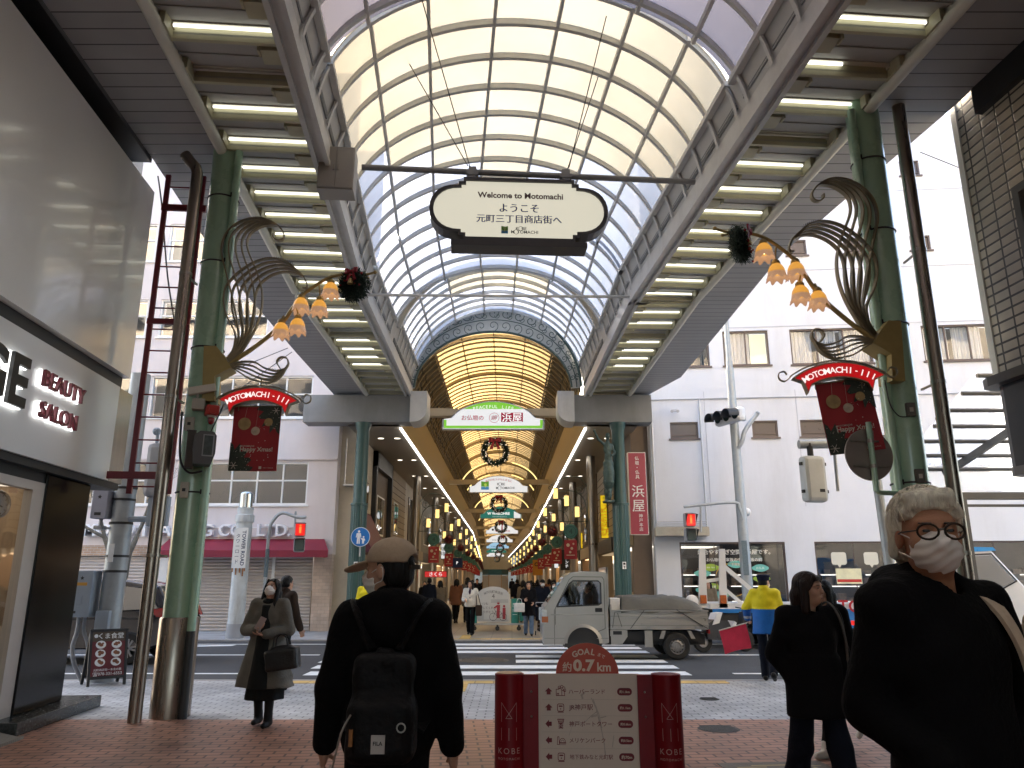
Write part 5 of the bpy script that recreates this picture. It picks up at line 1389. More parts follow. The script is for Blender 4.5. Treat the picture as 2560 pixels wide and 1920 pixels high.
# ------------------------------------------------------------------ ornate lamp brackets on the green columns
gold_m = mat('bracket_gold', (.36, .27, .10), rough=.45, metal=.25, var=.12, scale=5, dirt=.2)
strap_m = mat('strap_bronze', (.26, .215, .13), rough=.45, metal=.3, var=.12)
bell_m = glow('bell_amber', (1.0, .46, .07), .72, (.16, .09, .035))
bell_p = glow('bell_petal', (1.0, .55, .30), .38, (.22, .15, .11))
bulb_g = glow('bulb', (1.0, .80, .42), 7.0)
LFr = frame((-4.16, 9.95, 0), YAW)
def zz5(x, y): return loc_in(LFr, -.22, 530+x/4.367, 500+y/4.367)
def fam(P0, P4, tail, n=5):
    out = []
    for k in range(n):
        t = k/(n-1); out.append([tuple(a+(b_-a)*t for a, b_ in zip(p, q_)) for p, q_ in zip(P0, P4)] + tail)
    return out
U0 = [(165, 1735), (230, 1660), (268, 1570), (290, 1450), (250, 1200), (195, 950), (145, 750), (108, 600), (115, 470), (170, 350), (290, 250), (450, 200), (600, 215), (720, 285)]
U4 = [(190, 1775), (300, 1680), (380, 1570), (480, 1390), (540, 1200), (548, 1010), (505, 830), (450, 690), (400, 570), (385, 470), (420, 370), (520, 300), (620, 275), (720, 285)]
UT = [(785, 370), (775, 430), (720, 445), (672, 415), (668, 370)]
L0_ = [(165, 1730), (225, 1650), (250, 1560), (250, 1450), (160, 1260), (130, 1100), (150, 960), (230, 850), (360, 740), (520, 660), (680, 640), (820, 680), (920, 760), (1000, 840)]
L4_ = [(185, 1765), (280, 1670), (350, 1560), (410, 1430), (450, 1250), (465, 1120), (490, 990), (540, 905), (640, 830), (760, 790), (860, 790), (930, 810), (970, 830), (1000, 840)]
LT = [(1040, 930), (1025, 965), (990, 960)]
ARM = [(180, 1800), (300, 1715), (430, 1630), (650, 1460), (800, 1300), (880, 1180), (1000, 1030), (1150, 920), (1300, 840), (1500, 805), (1660, 815), (1780, 790)]
B0 = [(205, 1795), (334, 1766), (470, 1774), (572, 1834), (691, 1868), (759, 1859), (810, 1833)]
B4 = [(205, 1825), (300, 1880), (380, 1935), (480, 1972), (620, 1995), (742, 1936), (810, 1833)]
BT = [(835, 1783), (810, 1723), (742, 1723), (708, 1774), (742, 1834)]
BELLS = [(760, 1320, (795, 1290)), (940, 1275, (905, 1170)), (978, 1050, (985, 1040)), (1178, 1075, (1165, 930)), (1300, 885, (1310, 835))]
def ornate(M, label, nm):
    t = thing('lamp_bracket', label, 'street lamp', M=M)
    q = MB(); bx = [zz5(x, y) for x, y in ((-70, 1611), (61, 1611), (148, 1716), (223, 1843), (44, 1943), (44, 2205), (-92, 2205))]
    q.prism([(p[0], p[2]) for p in bx], -.30, .0); q.build('mounting_box', gold_m, t)
    q = MB()
    for P, Q_, T in ((U0, U4, UT), (L0_, L4_, LT), (B0, B4, BT)):
        for path in fam(P, Q_, T):
            q.tube(bez([zz5(*p) for p in path], 5), 1, flat=(.055, .010), up=(0, 1, 0)) if False else q.tube(bez([zz5(*p) for p in path], 5), 1, flat=(.016, .065), up=(0, 1, 0))
    q.build('scroll_straps', strap_m, t)
    q = MB()
    for path in (U0, L0_, B0):
        pts = bez([zz5(*p) for p in path], 6)
        for p in pts[len(pts)*5//9: len(pts)*8//9]:
            for dx in (0, .02): q.tube([p+Vector((dx, 0, 0)), p+Vector((dx+.004, 0, .03))], .0025, 4)
    q.build('bird_spikes', black_m, t)
    q = MB(); q.tube(bez([zz5(*p) for p in ARM], 6), [.034-.018*i/((len(ARM)-1)*6) for i in range((len(ARM)-1)*6+1)], 10)
    pe = Vector(zz5(1780, 790)); q.ell(pe, .026, 10, 8); q.tube(bez([zz5(1500, 805), zz5(1620, 830), zz5(1700, 850)], 5), .012, 6); q.ell(Vector(zz5(1705, 852)), .022, 8, 6)
    q.build('arm', gold_m, t, smooth=60)
    for bx_, by_, hk in BELLS:
        c = Vector(zz5(bx_, by_))
        h = MB(); k = Vector(zz5(*hk)); h.tube(bez([k, (k+c)/2+Vector((0, 0, .05)), c+Vector((0, 0, .02))], 5), .011, 6); h.lathe([(0, .03), (.03, .025), (.052, 0), (.056, -.03), (.05, -.035)], c, 14)
        hd = h.build('socket', gold_m, t, smooth=50)
        b_ = MB(); prof = [(.045, -.03), (.075, -.06), (.095, -.10), (.104, -.145)]
        b_.lathe(prof, c, 32); b_.build('lamp_shade', bell_m, hd, smooth=180)
        b_ = MB(); ng = 8
        def wob(i, a, r, z):
            f = [0, .35, .75, 1][i]; w = .5+.5*math.cos(a*ng)
            return (r + f*.030*(w-.25), z - f*.045*w)
        b_.lathe([(.104, -.145), (.108, -.17), (.113, -.195), (.122, -.208)], c, 48, wob=wob); b_.build('petals', bell_p, hd, smooth=180)
        b_ = MB(); b_.ell(c+Vector((0, 0, -.12)), (.028, .028, .045), 10, 8); b_.build('bulb', bulb_g, hd, smooth=180)
    return t
def flipx(M): return M @ Matrix.Scale(-1, 4, (1, 0, 0))
RFr = frame((4.69, 8.96, 0), YAW)
lbL = ornate(LFr, 'gilt scroll lamp bracket with five glowing bell lamps on the left green column', 'left')
lbR = dup(lbL, M=flipx(RFr), label='gilt scroll lamp bracket with five glowing bell lamps on the right green column')
# small wreaths on the bracket arms
def small_wreath(M, label, seed):
    rnd = random.Random(seed)
    t = thing('wreath', label, 'wreath', M=M)
    q = MB(); q.tube([(.13*math.cos(a), 0, .13*math.sin(a)) for a in [2*PI*k/24 for k in range(25)]], .06, 8, caps=False); needles(q, .13, .095, 2600, rnd, .055); q.build('garland', needle_m, t, fix=False)
    q = MB(Matrix.Translation((.02, -.10, .17))); bow(q, .26); q.build('bow', bow_m, t)
    q = MB()
    for k in range(9): q.ell((rnd.uniform(-.2, .2), -.11, rnd.uniform(-.2, .12)), rnd.uniform(.012, .022), 8, 6)
    q.build('berries', ball_r, t, smooth=180)
    q = MB(); q.lathe([(.0, .05), (.02, .045), (.03, .01), (.045, -.03), (.0, -.03)], (0, -.10, .02), 12); q.build('bell', gold_b, t, smooth=60)
    return t
wl = Vector(zz5(1555, 950))
small_wreath(LFr @ Matrix.Translation(wl + Vector((0, -.05, 0))) @ Matrix.Rotation(R(-25), 4, 'Z'), 'small fir wreath with red bow at the end of the left lamp bracket', 4)
small_wreath(RFr @ Matrix.Translation((-wl.x+.02, wl.y-.02, wl.z+.02)) @ Matrix.Rotation(R(55), 4, 'Z'), 'small fir wreath with red bow at the end of the right lamp bracket', 9)
# ribbon signs
sign_red = glow('ribbon_red', (.80, .004, .008), .55, (.12, .002, .003))
sign_case = mat('ribbon_case', (.20, .17, .11), rough=.4, metal=.5, var=.1)
let_wl = glow('ribbon_letter', (.95, .88, .84), .95, (.7, .7, .7))
def ribbon_sign(M, label):
    t = thing('ribbon_sign', label, 'sign', M=M)
    Rr = .78; hh = .085; a1 = R(32)
    def P(k, flare=0):
        top = [((Rr+hh*k)*math.sin(a), (Rr+hh*k)*math.cos(a)-Rr) for a in [-a1+2*a1*i/24 for i in range(25)]]
        bot = [((Rr-hh*k)*math.sin(a), (Rr-hh*k)*math.cos(a)-Rr) for a in [a1*.86-2*a1*.86*i/24 for i in range(25)]]
        ea = a1*1.13
        er = [((Rr+hh*k*1.0)*math.sin(ea), (Rr+hh*k)*math.cos(ea)-Rr), ((Rr-.01)*math.sin(a1*.98), (Rr-.01)*math.cos(a1*.98)-Rr), ((Rr-hh*k*1.05)*math.sin(a1*.99), (Rr-hh*k*1.9)*math.cos(a1*.99)-Rr)]
        return top + [er[0], er[1], er[2]] + bot + [(-er[2][0], er[2][1]), (-er[1][0], er[1][1]), (-er[0][0], er[0][1])]
    q = MB(); q.prism(P(1.12), -.07, .07); q.build('case', sign_case, t)
    q = MB(); poly2(q, frame((0, -.074, 0)), [(x*.975, z) for x, z in P(.93)]); q.build('face', sign_red, t)
    q = MB(); arc_text(q, 'MOTOMACHI-III', Matrix.Translation((0, -.082, -.005)), Rr, .074, .066, bold=.018); q.build('lettering', let_wl, t)
    q = MB()
    top = [((Rr+.13)*math.sin(a), 0, (Rr+.13)*math.cos(a)-Rr) for a in [-R(36)+R(72)*i/20 for i in range(21)]]
    q.tube(top, 1, flat=(.012, .05), up=(0, 1, 0))
    for sg in (-1, 1):
        q.tube(bez([(sg*.53, 0, -.05), (sg*.6, 0, -.10), (sg*.66, 0, -.07), (sg*.66, 0, .0), (sg*.6, 0, .02), (sg*.57, 0, -.02)], 5), 1, flat=(.010, .05), up=(0, 1, 0))
        q.tube([(sg*.22, 0, .10), (sg*.22, 0, .05)], .008, 5); q.tube([(sg*.26, 0, -.12), (sg*.26, 0, -.22)], .006, 5)
    q.tube([(0, 0, .13), (0, 0, .22)], .012, 5)
    q.build('iron_scroll', strap_m, t)
    return t
rs = ribbon_sign(LFr @ Matrix.Translation(Vector(loc_in(LFr, -.2, 650, 988))) , 'red lit ribbon sign reading MOTOMACHI-III on the left green column')
rp_ = Vector(loc_in(RFr, -.2, 2092, 928))
dup(rs, M=RFr @ Matrix.Translation(rp_) @ Matrix.Rotation(R(-14), 4, 'Z'), label='red lit ribbon sign reading MOTOMACHI-III on the right green column')
# Christmas banners under the ribbon signs
ban_red = mat('banner_red', (.34, .016, .022), rough=.65, var=.12, scale=1.5)
gar_m = mat('banner_garland', (.035, .045, .03), rough=.7, var=.5, scale=25)
def xbanner(M, label):
    t = thing('christmas_banner', label, 'banner', M=M)
    w, h = .62, .86
    q = MB(); N = 12
    rows = [[(-w/2+w*i/N, .012*math.sin(i*.6+j*.35), -h*j/10) for i in range(N+1)] for j in range(11)]
    q.loft(rows, caps=False, closed=False); q.build('sheet', ban_red, t, smooth=180)
    D = lambda d=.018: frame((0, -d, 0))
    rnd = random.Random(5)
    q = MB()
    for cxs, czs, sx, sz in ((.5, -.0, -1, -1), (-.5, -1, 1, 1)):
        P = [(cxs*w, czs*h)]
        for i in range(13):
            a = PI/2*i/12; r_ = .27*(1+.18*math.sin(i*2.3))
            P.append((cxs*w+sx*r_*math.cos(a)*1.05, czs*h+sz*r_*math.sin(a)*1.25))
        poly2(q, D(.019), P)
    q.build('print_garland', gar_m, t)
    q = MB()
    for k in range(26):
        for cxs, czs, sx, sz in ((.5, 0, -1, -1), (-.5, -1, 1, 1)):
            disc2(q, D(.021), (cxs*w+sx*rnd.uniform(.01, .27), czs*h+sz*rnd.uniform(.01, .32)), rnd.uniform(.002, .006), 6)
    for k in range(9): disc2(q, D(.021), (rnd.uniform(-.15, .24), rnd.choice([-.42, -.47, -.66, -.71])+rnd.uniform(-.03, .03)), rnd.uniform(.003, .007), 7)
    for (px, pz, s_) in ((-.245, -.79, .05), (.25, -.06, .045)):
        for a in range(6): line2(q, D(.022), [(px, pz), (px+s_*math.cos(a*PI/3), pz+s_*math.sin(a*PI/3))], .007)
    text(q, 'Happy Xmas!', D(.021) @ Matrix.Translation((.03, 0, -.585)), w=.42, bold=.02); text(q, 'MOTOMACHI', D(.021) @ Matrix.Translation((-.09, 0, -.535)), w=.18, bold=.01)
    text(q, '元町三丁目商店街', D(.021) @ Matrix.Translation((.2, 0, -.82)), w=.13); poly2(q, D(.021), [(.08, -.835), (.115, -.835), (.115, -.80), (.08, -.80)])
    q.build('print_white', mat('print_cream', (.62, .55, .46), rough=.6, var=0), t)
    q = MB()
    for c, r_ in (((-.15, -.24), .083), ((.16, -.215), .055)): disc2(q, D(.0205), c, r_, 24)
    for c in ((-.15, 0), (.16, 0)): pass
    q.build('print_gold', mat('print_gold', (.36, .24, .09), rough=.5, var=.35, scale=9), t)
    q = MB(); disc2(q, D(.0205), (.0, -.335), .057, 24); line2(q, D(.0205), [(0, -.28), (.02, -.02)], .003); line2(q, D(.0205), [(-.15, -.16), (-.13, -.02)], .003); q.build('print_pearl', mat('print_pearl', (.5, .4, .3), rough=.5, var=.3, scale=14), t)
    q = MB(); q.tube([(-w/2, 0, 0), (w/2, 0, 0)], .01, 6)
    for x in (-.24, .24): q.tube([(x, 0, 0), (x, 0, .05)], .005, 5)
    q.build('hanging_rod', strap_m, t)
    return t
pb = Vector(loc_in(LFr, -.2, 645, 1016))
xb = xbanner(LFr @ Matrix.Translation(pb) @ Matrix.Rotation(R(-3), 4, 'Z'), 'red Happy Xmas banner with gold baubles below the left ribbon sign')
pb2 = Vector(loc_in(RFr, -.2, 2104, 952))
dup(xb, M=RFr @ Matrix.Translation(pb2) @ Matrix.Rotation(R(-12), 4, 'Z') @ Matrix.Rotation(R(-6), 4, 'Y'), label='red Happy Xmas banner with gold baubles below the right ribbon sign')
# things strapped to the left column
grey_p = mat('grey_box', (.30, .31, .33), rough=.5, var=.08, scale=5, dirt=.15)
cream_p = mat('cream_box', (.52, .49, .42), rough=.5, var=.06)
cc = thing('security_camera', 'cream security camera pointing right on the left green column', 'camera', M=frame(at(505, 975, 9.62), R(18)))
q = MB(); q.bbox(-.17, .17, -.05, .05, -.045, .055, .012, Matrix.Rotation(R(-14), 4, 'Y') @ Matrix.Rotation(0, 4, 'Z')); q.build('housing', cream_p, cc)
q = MB(Matrix.Rotation(R(14), 4, 'Y')); q.box(.171, .175, -.036, .036, -.03, .04); q.build('lens', black_m, cc)
q = MB(); q.tube([(-.05, 0, -.05), (-.05, .02, -.12)], .018, 8); q.box(-.10, .05, -.04, .12, -.26, -.12); q.build('bracket', mat('bracket_beige', (.35, .33, .28), rough=.5), cc)
fl = thing('flood_light', 'grey box floodlight with glass front strapped to the left green column', 'floodlight', M=frame(at(508, 1124, 9.6), R(25)))
q = MB(); q.prism([(-.11, -.20), (-.13, .0), (-.12, .17), (-.06, .22), (.10, .22), (.14, .17), (.14, -.06), (.10, -.20)], -.12, .12); hb = q.build('case', mat('flood_case', (.075, .075, .075), rough=.5, var=.1), fl)
q = MB(); q.bbox(-.02, .115, -.125, -.118, -.10, .18, .004); q.build('bezel', grey_p, fl)
q = MB(); q.box(-.005, .10, -.128, -.124, -.085, .165); q.build('lens', mat('flood_glass', (.06, .08, .08), rough=.08, var=.5, scale=14, coat=.6), fl)
q = MB(); q.box(-.2, -.1, -.02, .16, -.24, .24); q.build('back_plate', mat('plate_brown', (.06, .045, .035), rough=.6, var=.2), fl)
al = thing('alarm_siren', 'red fire alarm siren with red dome lamp on the left green column', 'alarm', M=frame(at(530, 1028, 9.68), R(30)))
q = MB(); q.bbox(-.08, .08, -.08, .08, -.06, .07, .012); q.cyl((.0, -.08, 0), (0, -.11, 0), .05, n=16); q.build('horn', mat('alarm_red', (.42, .03, .02), rough=.4, var=.08), al)
q = MB(); q.cyl((0, 0, -.09), (0, 0, -.06), .05, n=14); q.build('collar', cream_p, al); q = MB(); q.ell((0, 0, -.12), (.045, .045, .06), 14, 10); q.build('dome', mat('dome_red', (.28, .006, .012), rough=.15, var=0, coat=.6), al, smooth=180)
for (u, v, w_, h_, lb) in ((474, 1060, .06, .09, 'small cream socket box on the left green column below the camera'), (461, 1225, .05, .10, 'small beige switch box low on the left green column')):
    t = thing('switch_box', lb, 'switch box', M=frame(at(u, v, 9.72), R(8)))
    q = MB(); q.bbox(-w_, w_, -.03, .04, -h_, h_, .008); q.build('case', cream_p, t); q = MB(); q.box(-.02, .02, -.034, -.03, -.02, .02); q.build('switch', black_m, t)
for i, (P, lb) in enumerate((([(560, 1010), (520, 1090), (492, 1100), (468, 1075)], 'thin black cable hanging from the left alarm siren'), ([(455, 1030), (450, 1140), (470, 1180), (505, 1178)], 'thick black cable looping below the left floodlight'))):
    q = MB(); q.tube(bez([at(u, v, 9.60) for u, v in P], 8), .008+.006*i, 6); q.build('cable', black_m, label=lb, cat='cable', smooth=60)
q = MB(); q.tube(bez([at(2212, 950, 8.72), at(2225, 1010, 8.72), at(2248, 1040, 8.72), at(2275, 1040, 8.72)], 8), .007, 6); q.build('cable', black_m, label='thin black cable drooping from the right gilt bracket box', cat='cable')
for (u, v, lb) in ((2276, 1024, 'small open junction box on the right green column'), (2299, 1190, 'small dark box low on the right green column')):
    t = thing('switch_box', lb, 'switch box', M=frame(at(u, v, 8.74), R(-6)))
    q = MB(); q.bbox(-.05, .05, -.03, .04, -.08, .08, .006); q.build('case', mat('box_brown', (.12, .11, .09), rough=.5, var=.1), t); q = MB(); q.box(-.02, .02, -.036, -.03, -.03, .02); q.build('switch', cream_p, t)
# wires, ladder on the salon corner
lad = thing('steel_ladder', 'dark red steel ladder fixed beside the white salon corner', 'ladder', M=NF @ Matrix.Translation((-5.12, 10.95, 0)))
redl = mat('ladder_red', (.16, .012, .022), rough=.4, var=.12)
q = MB()
for x in (-.26, .26): q.box(x-.035, x+.035, -.02, .02, 2.75, 7.6)
q.build('rail', redl, lad)
q = MB()
for k in range(15): q.cyl((-.24, 0, 2.85+.325*k), (.24, 0, 2.85+.325*k), .012, n=6)
q.box(-.62, .3, -.06, -.02, 2.95, 3.05); q.box(-.3, .3, -.04, .0, 5.2, 5.28); q.box(-.3, .35, -.04, 0, 7.0, 7.1)
q.build('rung', redl, lad)
q = MB(); q.tube(bez([at(395, 440, 10.6), at(405, 520, 10.6), at(420, 700, 10.6), at(450, 880, 10.6)], 6), .012, 6); q.build('cable', black_m, label='black cable running down across the red ladder', cat='cable')
for i, (a, b_, y, lb) in enumerate((((560, 935), (720, 870), 20, 'upper thin overhead wire across the pink building'), ((575, 990), (730, 880), 21, 'lower thin overhead wire across the pink building'), ((2300, 380), (2400, 420), 17, 'thin overhead wire near the tiled building corner'))):
    q = MB(); q.tube([at(*a, y), at(*b_, y)], .012, 5); q.build('overhead_wire', black_m, label=lb, cat='wire')
# ------------------------------------------------------------------ direction board in the foreground
red_p = mat('post_red', (.20, .004, .010), rough=.4, var=.08, scale=5, spec=.3)
DB = frame((.43, 4.62, 0), R(-1.5))
db = thing('direction_board', 'low cream direction board between two dark red round posts with a GOAL disc', 'direction board', M=DB)
W2 = .445
for sg in (-1, 1):
    q = MB(); q.cyl((sg*W2, .0, 0), (sg*W2, .0, 1.085), .083, n=36); q.box(*sorted((sg*(W2-.08), sg*(W2-.165))), -.02, .02, .02, 1.08); q.lathe([(.0, 1.087), (.075, 1.087), (.083, 1.08)], (sg*W2, 0, 0), 36); po = q.build('post', red_p, db, smooth=40)
    if sg < 0:
        q = MB(); q.lathe([(0, 1.0905), (.072, 1.0905)], (sg*W2, 0, 0), 30); q.build('post_cap', mat('cap_tan', (.50, .30, .17), rough=.4, var=.2), po)
    q = MB()
    def on(x, z):      # wraps a mark on the round post
        a = x/.083; return (sg*W2+.0838*math.sin(a), -.0838*math.cos(a), z)
    def stroke(a, b_, w=.0022):
        P = [(a[0]+(b_[0]-a[0])*i/8, a[1]+(b_[1]-a[1])*i/8) for i in range(9)]
        d = Vector((b_[0]-a[0], b_[1]-a[1])).normalized(); n_ = Vector((-d.y, d.x))*w/2
        for p0, p1 in zip(P, P[1:]):
            q._add([on(p0[0]-n_.x, p0[1]-n_.y), on(p1[0]-n_.x, p1[1]-n_.y), on(p1[0]+n_.x, p1[1]+n_.y), on(p0[0]+n_.x, p0[1]+n_.y)], [(0, 1, 2, 3)])
    for s_ in (((-.043, .84), (-.043, .94)), ((.043, .84), (.043, .94)), ((-.043, .94), (.018, .858)), ((.043, .94), (-.018, .858)), ((-.018, .858), (.018, .858)), ((-.043, .745), (-.043, .81)), ((0, .745), (0, .81)), ((.043, .745), (.043, .81))): stroke(*s_)
    for txt, zc, hh in (('KOBE', .692, .030), ('MOTOMACHI', .652, .0125)):
        tm = MB(); text(tm, txt, Matrix.Identity(4), h=hh, spacing=1.35 if hh > .02 else 1.3)
        q._add([on(p.x, zc+p.z) for p in tm.v], tm.f)
    q.build('post_marks', mat('mark_rose', (.50, .33, .30), rough=.5, var=0), po)
    q = MB()
    for z in (.86, .99): q.ell((sg*(W2-.125), -.022, z), .006, 8, 6)
    q.build('screws', inox, po)
cream_b = mat('board_cream', (.66, .57, .48), rough=.5, var=.05, scale=3, dirt=.1)
q = MB(); q.prism(rrect(.60, 1.02, .012, 3, (0, .575)), -.006, .006); q.build('panel', cream_b, db)
B = lambda x, z, d=.0075: Matrix.Translation((x, -d, z))
q = MB(); q.prism([(.205*math.cos(a)*(.87), 1.086+.165*math.sin(a)) for a in [PI*i/40 for i in range(41)]], -.0055, .0055)
dc = q.build('goal_disc', mat('goal_red', (.50, .075, .04), rough=.5, var=.05), db)
q = MB(); arc_text(q, 'GOAL', B(-.018, 1.205) @ Matrix.Rotation(R(-6), 4, 'Y'), .16, .034, .036, bold=.03); text(q, 'まで', B(.083, 1.183) @ Matrix.Rotation(R(22), 4, 'Y'), w=.042, bold=.02)
text(q, '約', B(-.115, 1.122), h=.052, bold=.02); text(q, '0.7', B(-.018, 1.13), w=.125, h=.066, bold=.04); text(q, 'km', B(.096, 1.122), w=.078, bold=.025)
q.build('goal_lettering', mat('mark_cream', (.75, .62, .5), rough=.5, var=0), dc)
ink = mat('board_ink', (.17, .008, .016), rough=.5, var=0)
q = MB(); rows = [('up', 'ハーバーランド', '約1.1km', .99), ('up', 'JR神戸駅', '約1.1km', .905), ('left', '神戸ポートタワー', '約0.6km', .82), ('left', 'メリケンパーク', '約0.5km', .735), ('left', '地下鉄みなと元町駅', '約70m', .65)]
pill = MB(); pt = MB(); rule = MB()
for i, (dr, tx, km, z) in enumerate(rows):
    A = B(-.222, z) if dr == 'up' else B(-.222, z) @ Matrix.Rotation(-PI/2, 4, 'Y')
    poly2(q, A, [(-.021, 0), (0, .02), (.021, 0)]); poly2(q, A, [(-.011, -.016), (.011, -.016), (.011, .001), (-.011, .001)])
    wtx = {0: .205, 1: .135, 2: .24, 3: .20, 4: .24}[i]
    text(q, tx, B(-.108+wtx/2, z), w=wtx, bold=.008)
    poly2(pill, B(.208, z, .0072), rrect(.084, .040, .0195, 5)); text(pt, km, B(.208, z, .0085), w=.058, bold=.03)
    if i < 4: line2(rule, B(0, z-.0425, .0072), [(-.26, 0), (.23, 0)], .0014)
    I0 = B(-.155, z)
    if i == 0:
        for pl_ in (((-.024, -.022), (-.024, .012), (-.008, .012), (-.008, .02), (.008, .012), (.008, -.022), (-.024, -.022)), ((.008, -.022), (.024, -.022), (.024, .005), (.008, .005)), ((-.018, -.022), (-.018, -.01), (-.010, -.01), (-.010, -.022))): line2(q, I0, pl_, .0035)
        for c in ((-.006, .022), (.008, .026), (.02, .018), (.024, .006)): line2(q, I0, [(c[0]+.007*math.cos(a), c[1]+.007*math.sin(a)) for a in [2*PI*k/10 for k in range(11)]], .003)
    elif i in (1, 4):
        line2(q, I0, rrect(.036, .038, .008, 4), .0038, closed=True); poly2(q, I0, [(-.011, .004), (.011, .004), (.011, .011), (-.011, .011)]); disc2(q, I0, (0, -.007), .0035, 8); line2(q, I0, [(-.016, -.024), (.016, -.024)], .004)
    elif i == 2:
        line2(q, I0, [(-.018, .024), (.018, .024)], .004)
        for k in range(5):
            t = -1+k*.5; line2(q, I0, [(.017*t, .022), (.010*-t*.8, -.024)], .0025); 
        line2(q, I0, [(-.017, .022), (-.009, -.008), (-.011, -.025)], .003); line2(q, I0, [(.017, .022), (.009, -.008), (.011, -.025)], .003)
        for zz in (.012, 0, -.012): line2(q, I0, [(-.013, zz), (.013, zz+.004)], .002)
    else:
        line2(q, I0, [(-.022, -.022), (-.019, .018), (-.012, .018), (-.010, -.022), (-.022, -.022)], .003)
        line2(q, I0, [(.008+.016*math.cos(a), -.010+.020*math.sin(a)) for a in [PI*k/10 for k in range(11)]], .003); line2(q, I0, [(.008+.009*math.cos(a), -.010+.011*math.sin(a)) for a in [PI*k/8 for k in range(9)]], .002); line2(q, I0, [(-.01, -.014), (.026, -.014)], .006); line2(q, I0, [(-.01, -.023), (.026, -.023)], .002)
q.build('lettering', ink, db); pill.build('distance_pill', ink, db); pt.build('distance_lettering', MATS['mark_cream'], db); rule.build('rule', mat('rule_grey', (.45, .39, .33), rough=.6, var=0), db)
rnd = random.Random(8); q = MB()
for P, w in (((( .02, .955), (.045, .90), (.055, .86), (.07, .80), (.085, .72), (.09, .66)), .006), (((.03, .95), (.06, .87), (.075, .80)), .004), (((.05, .885), (.02, .865), (-.02, .83)), .004), (((-.02, .985), (-.035, .97), (-.03, .955)), .012), (((.10, .86), (.06, .85)), .006), (((-.1, .83), (-.095, .80), (-.11, .76)), .002), (((.14, .76), (.13, .70)), .004), (((.02, .86), (.045, .865)), .012)):
    line2(q, B(0, 0, .0069), P, w)
q.build('scuff_mark', mat('scuff', (.45, .39, .33), rough=.7, var=.3, scale=60), db)

# ------------------------------------------------------------------ small silver truck
sil = mat('truck_silver', (.34, .335, .32), rough=.3, metal=.35, var=.03, coat=.5)
rub = mat('tyre_rubber', (.018, .018, .018), rough=.85, var=.2)
steelw = mat('wheel_steel', (.30, .30, .31), rough=.4, metal=.6, var=.1)
blk_p = mat('black_plastic', (.02, .02, .021), rough=.6, var=.15)
car_glass = glass_mat('car_glass', (.5, .55, .55), refl=.3)
def wheel(parent, x, y, r, w, sgn, alloy=False):
    """wheel at (x, y), axle along local y; sgn -1 faces the camera side"""
    T = Matrix.Translation((x, y, r)) @ Matrix.Rotation(PI/2, 4, 'X')
    q = MB(); q.lathe([(r*.58, -w/2), (r*.9, -w/2), (r, -w/2+.03), (r, w/2-.03), (r*.9, w/2), (r*.58, w/2)], n=36, M=T); o = q.build('wheel', rub, parent, smooth=40)
    s = 1 if sgn < 0 else -1
    q = MB()
    if not alloy:
        q.lathe([(r*.60, s*w*.5), (r*.57, s*w*.36), (r*.50, s*w*.20), (r*.40, s*w*.30), (r*.30, s*w*.34), (r*.24, s*w*.22), (r*.16, s*w*.24), (r*.15, s*w*.36), (0, s*w*.37)], n=36, M=T)
        q.build('rim', steelw, o, smooth=30)
        q = MB()
        for k in range(12):
            a = 2*PI*k/12; c = Vector((r*.45*math.cos(a), r*.45*math.sin(a), s*w*.295)); q.ell(c, (.014, .014, .012), 8, 6, M=T)
        q.cyl((0, 0, s*w*.36), (0, 0, s*w*.39), .028, n=12) if False else None
        q.build('rim_holes', blk_p, o)
    else:
        q.lathe([(r*.70, s*w*.5), (r*.66, s*w*.3), (r*.60, s*w*.1), (0, s*w*.1)], n=36, M=T)
        q.build('rim', blk_p, o, smooth=30)
        q = MB()
        for k in range(5):
            for d in (-.16, .16):
                a = 2*PI*k/5+d; q.beam(T @ Vector((r*.08*math.cos(a), r*.08*math.sin(a), s*w*.40)), T @ Vector((r*.66*math.cos(a+d*.5), r*.66*math.sin(a+d*.5), s*w*.44)), .035, .02, up=(0, 1, 0))
        q.build('spokes', steelw, o)
    return o
TK = frame((2.40, 17.75, -.03)) @ Matrix.Scale(1.03, 4)        # local x forward is -x (drives to the left); y across; camera side y = -.72
tk = thing('pickup_truck', 'small silver cab-over truck with tarpaulin-covered bed crossing the road', 'truck', M=TK)
HW = .735
def tside(poly, y0, y1, nm, m, par=tk, bev=None):
    q = MB(); q.prism(poly, y0, y1); return q.build(nm, m, par)
# cab: loft of profiles across the width
prof = [(-1.68, .30), (-1.70, .50), (-1.695, .78), (-1.66, 1.05), (-1.58, 1.13), (-1.22, 1.66), (-1.10, 1.745), (-.85, 1.775), (-.38, 1.76), (-.33, 1.73), (-.325, .34), (-.46, .30), (-.52, .42), (-.62, .58), (-.78, .66), (-.94, .66), (-1.10, .58), (-1.20, .42), (-1.24, .30)]
# side door window opening polygon (glass set into the side)
winp = [(-1.40, 1.055), (-1.13, 1.52), (-1.05, 1.58), (-.52, 1.575), (-.47, 1.53), (-.47, 1.12), (-.52, 1.09)]
def cabside(y, s):
    """side skin with a window hole, as a ring between outline and opening (fan-quad)"""
    pass
bm = bmesh.new()
def cab_side_mesh(y, flip):
    vs_o = [bm.verts.new((x, y, z)) for x, z in prof]; vs_i = [bm.verts.new((x, y, z)) for x, z in winp]
    eds = [bm.edges.new((vs_o[i], vs_o[(i+1) % len(vs_o)])) for i in range(len(vs_o))] + [bm.edges.new((vs_i[i], vs_i[(i+1) % len(vs_i)])) for i in range(len(vs_i))]
    bmesh.ops.triangle_fill(bm, use_beauty=True, use_dissolve=False, edges=eds)
    return vs_o, vs_i
oA, iA = cab_side_mesh(-HW, False); oB, iB = cab_side_mesh(HW, True)
n = len(prof)
wsh = (4,)     # edge 4-5 is the windscreen: left open for glass
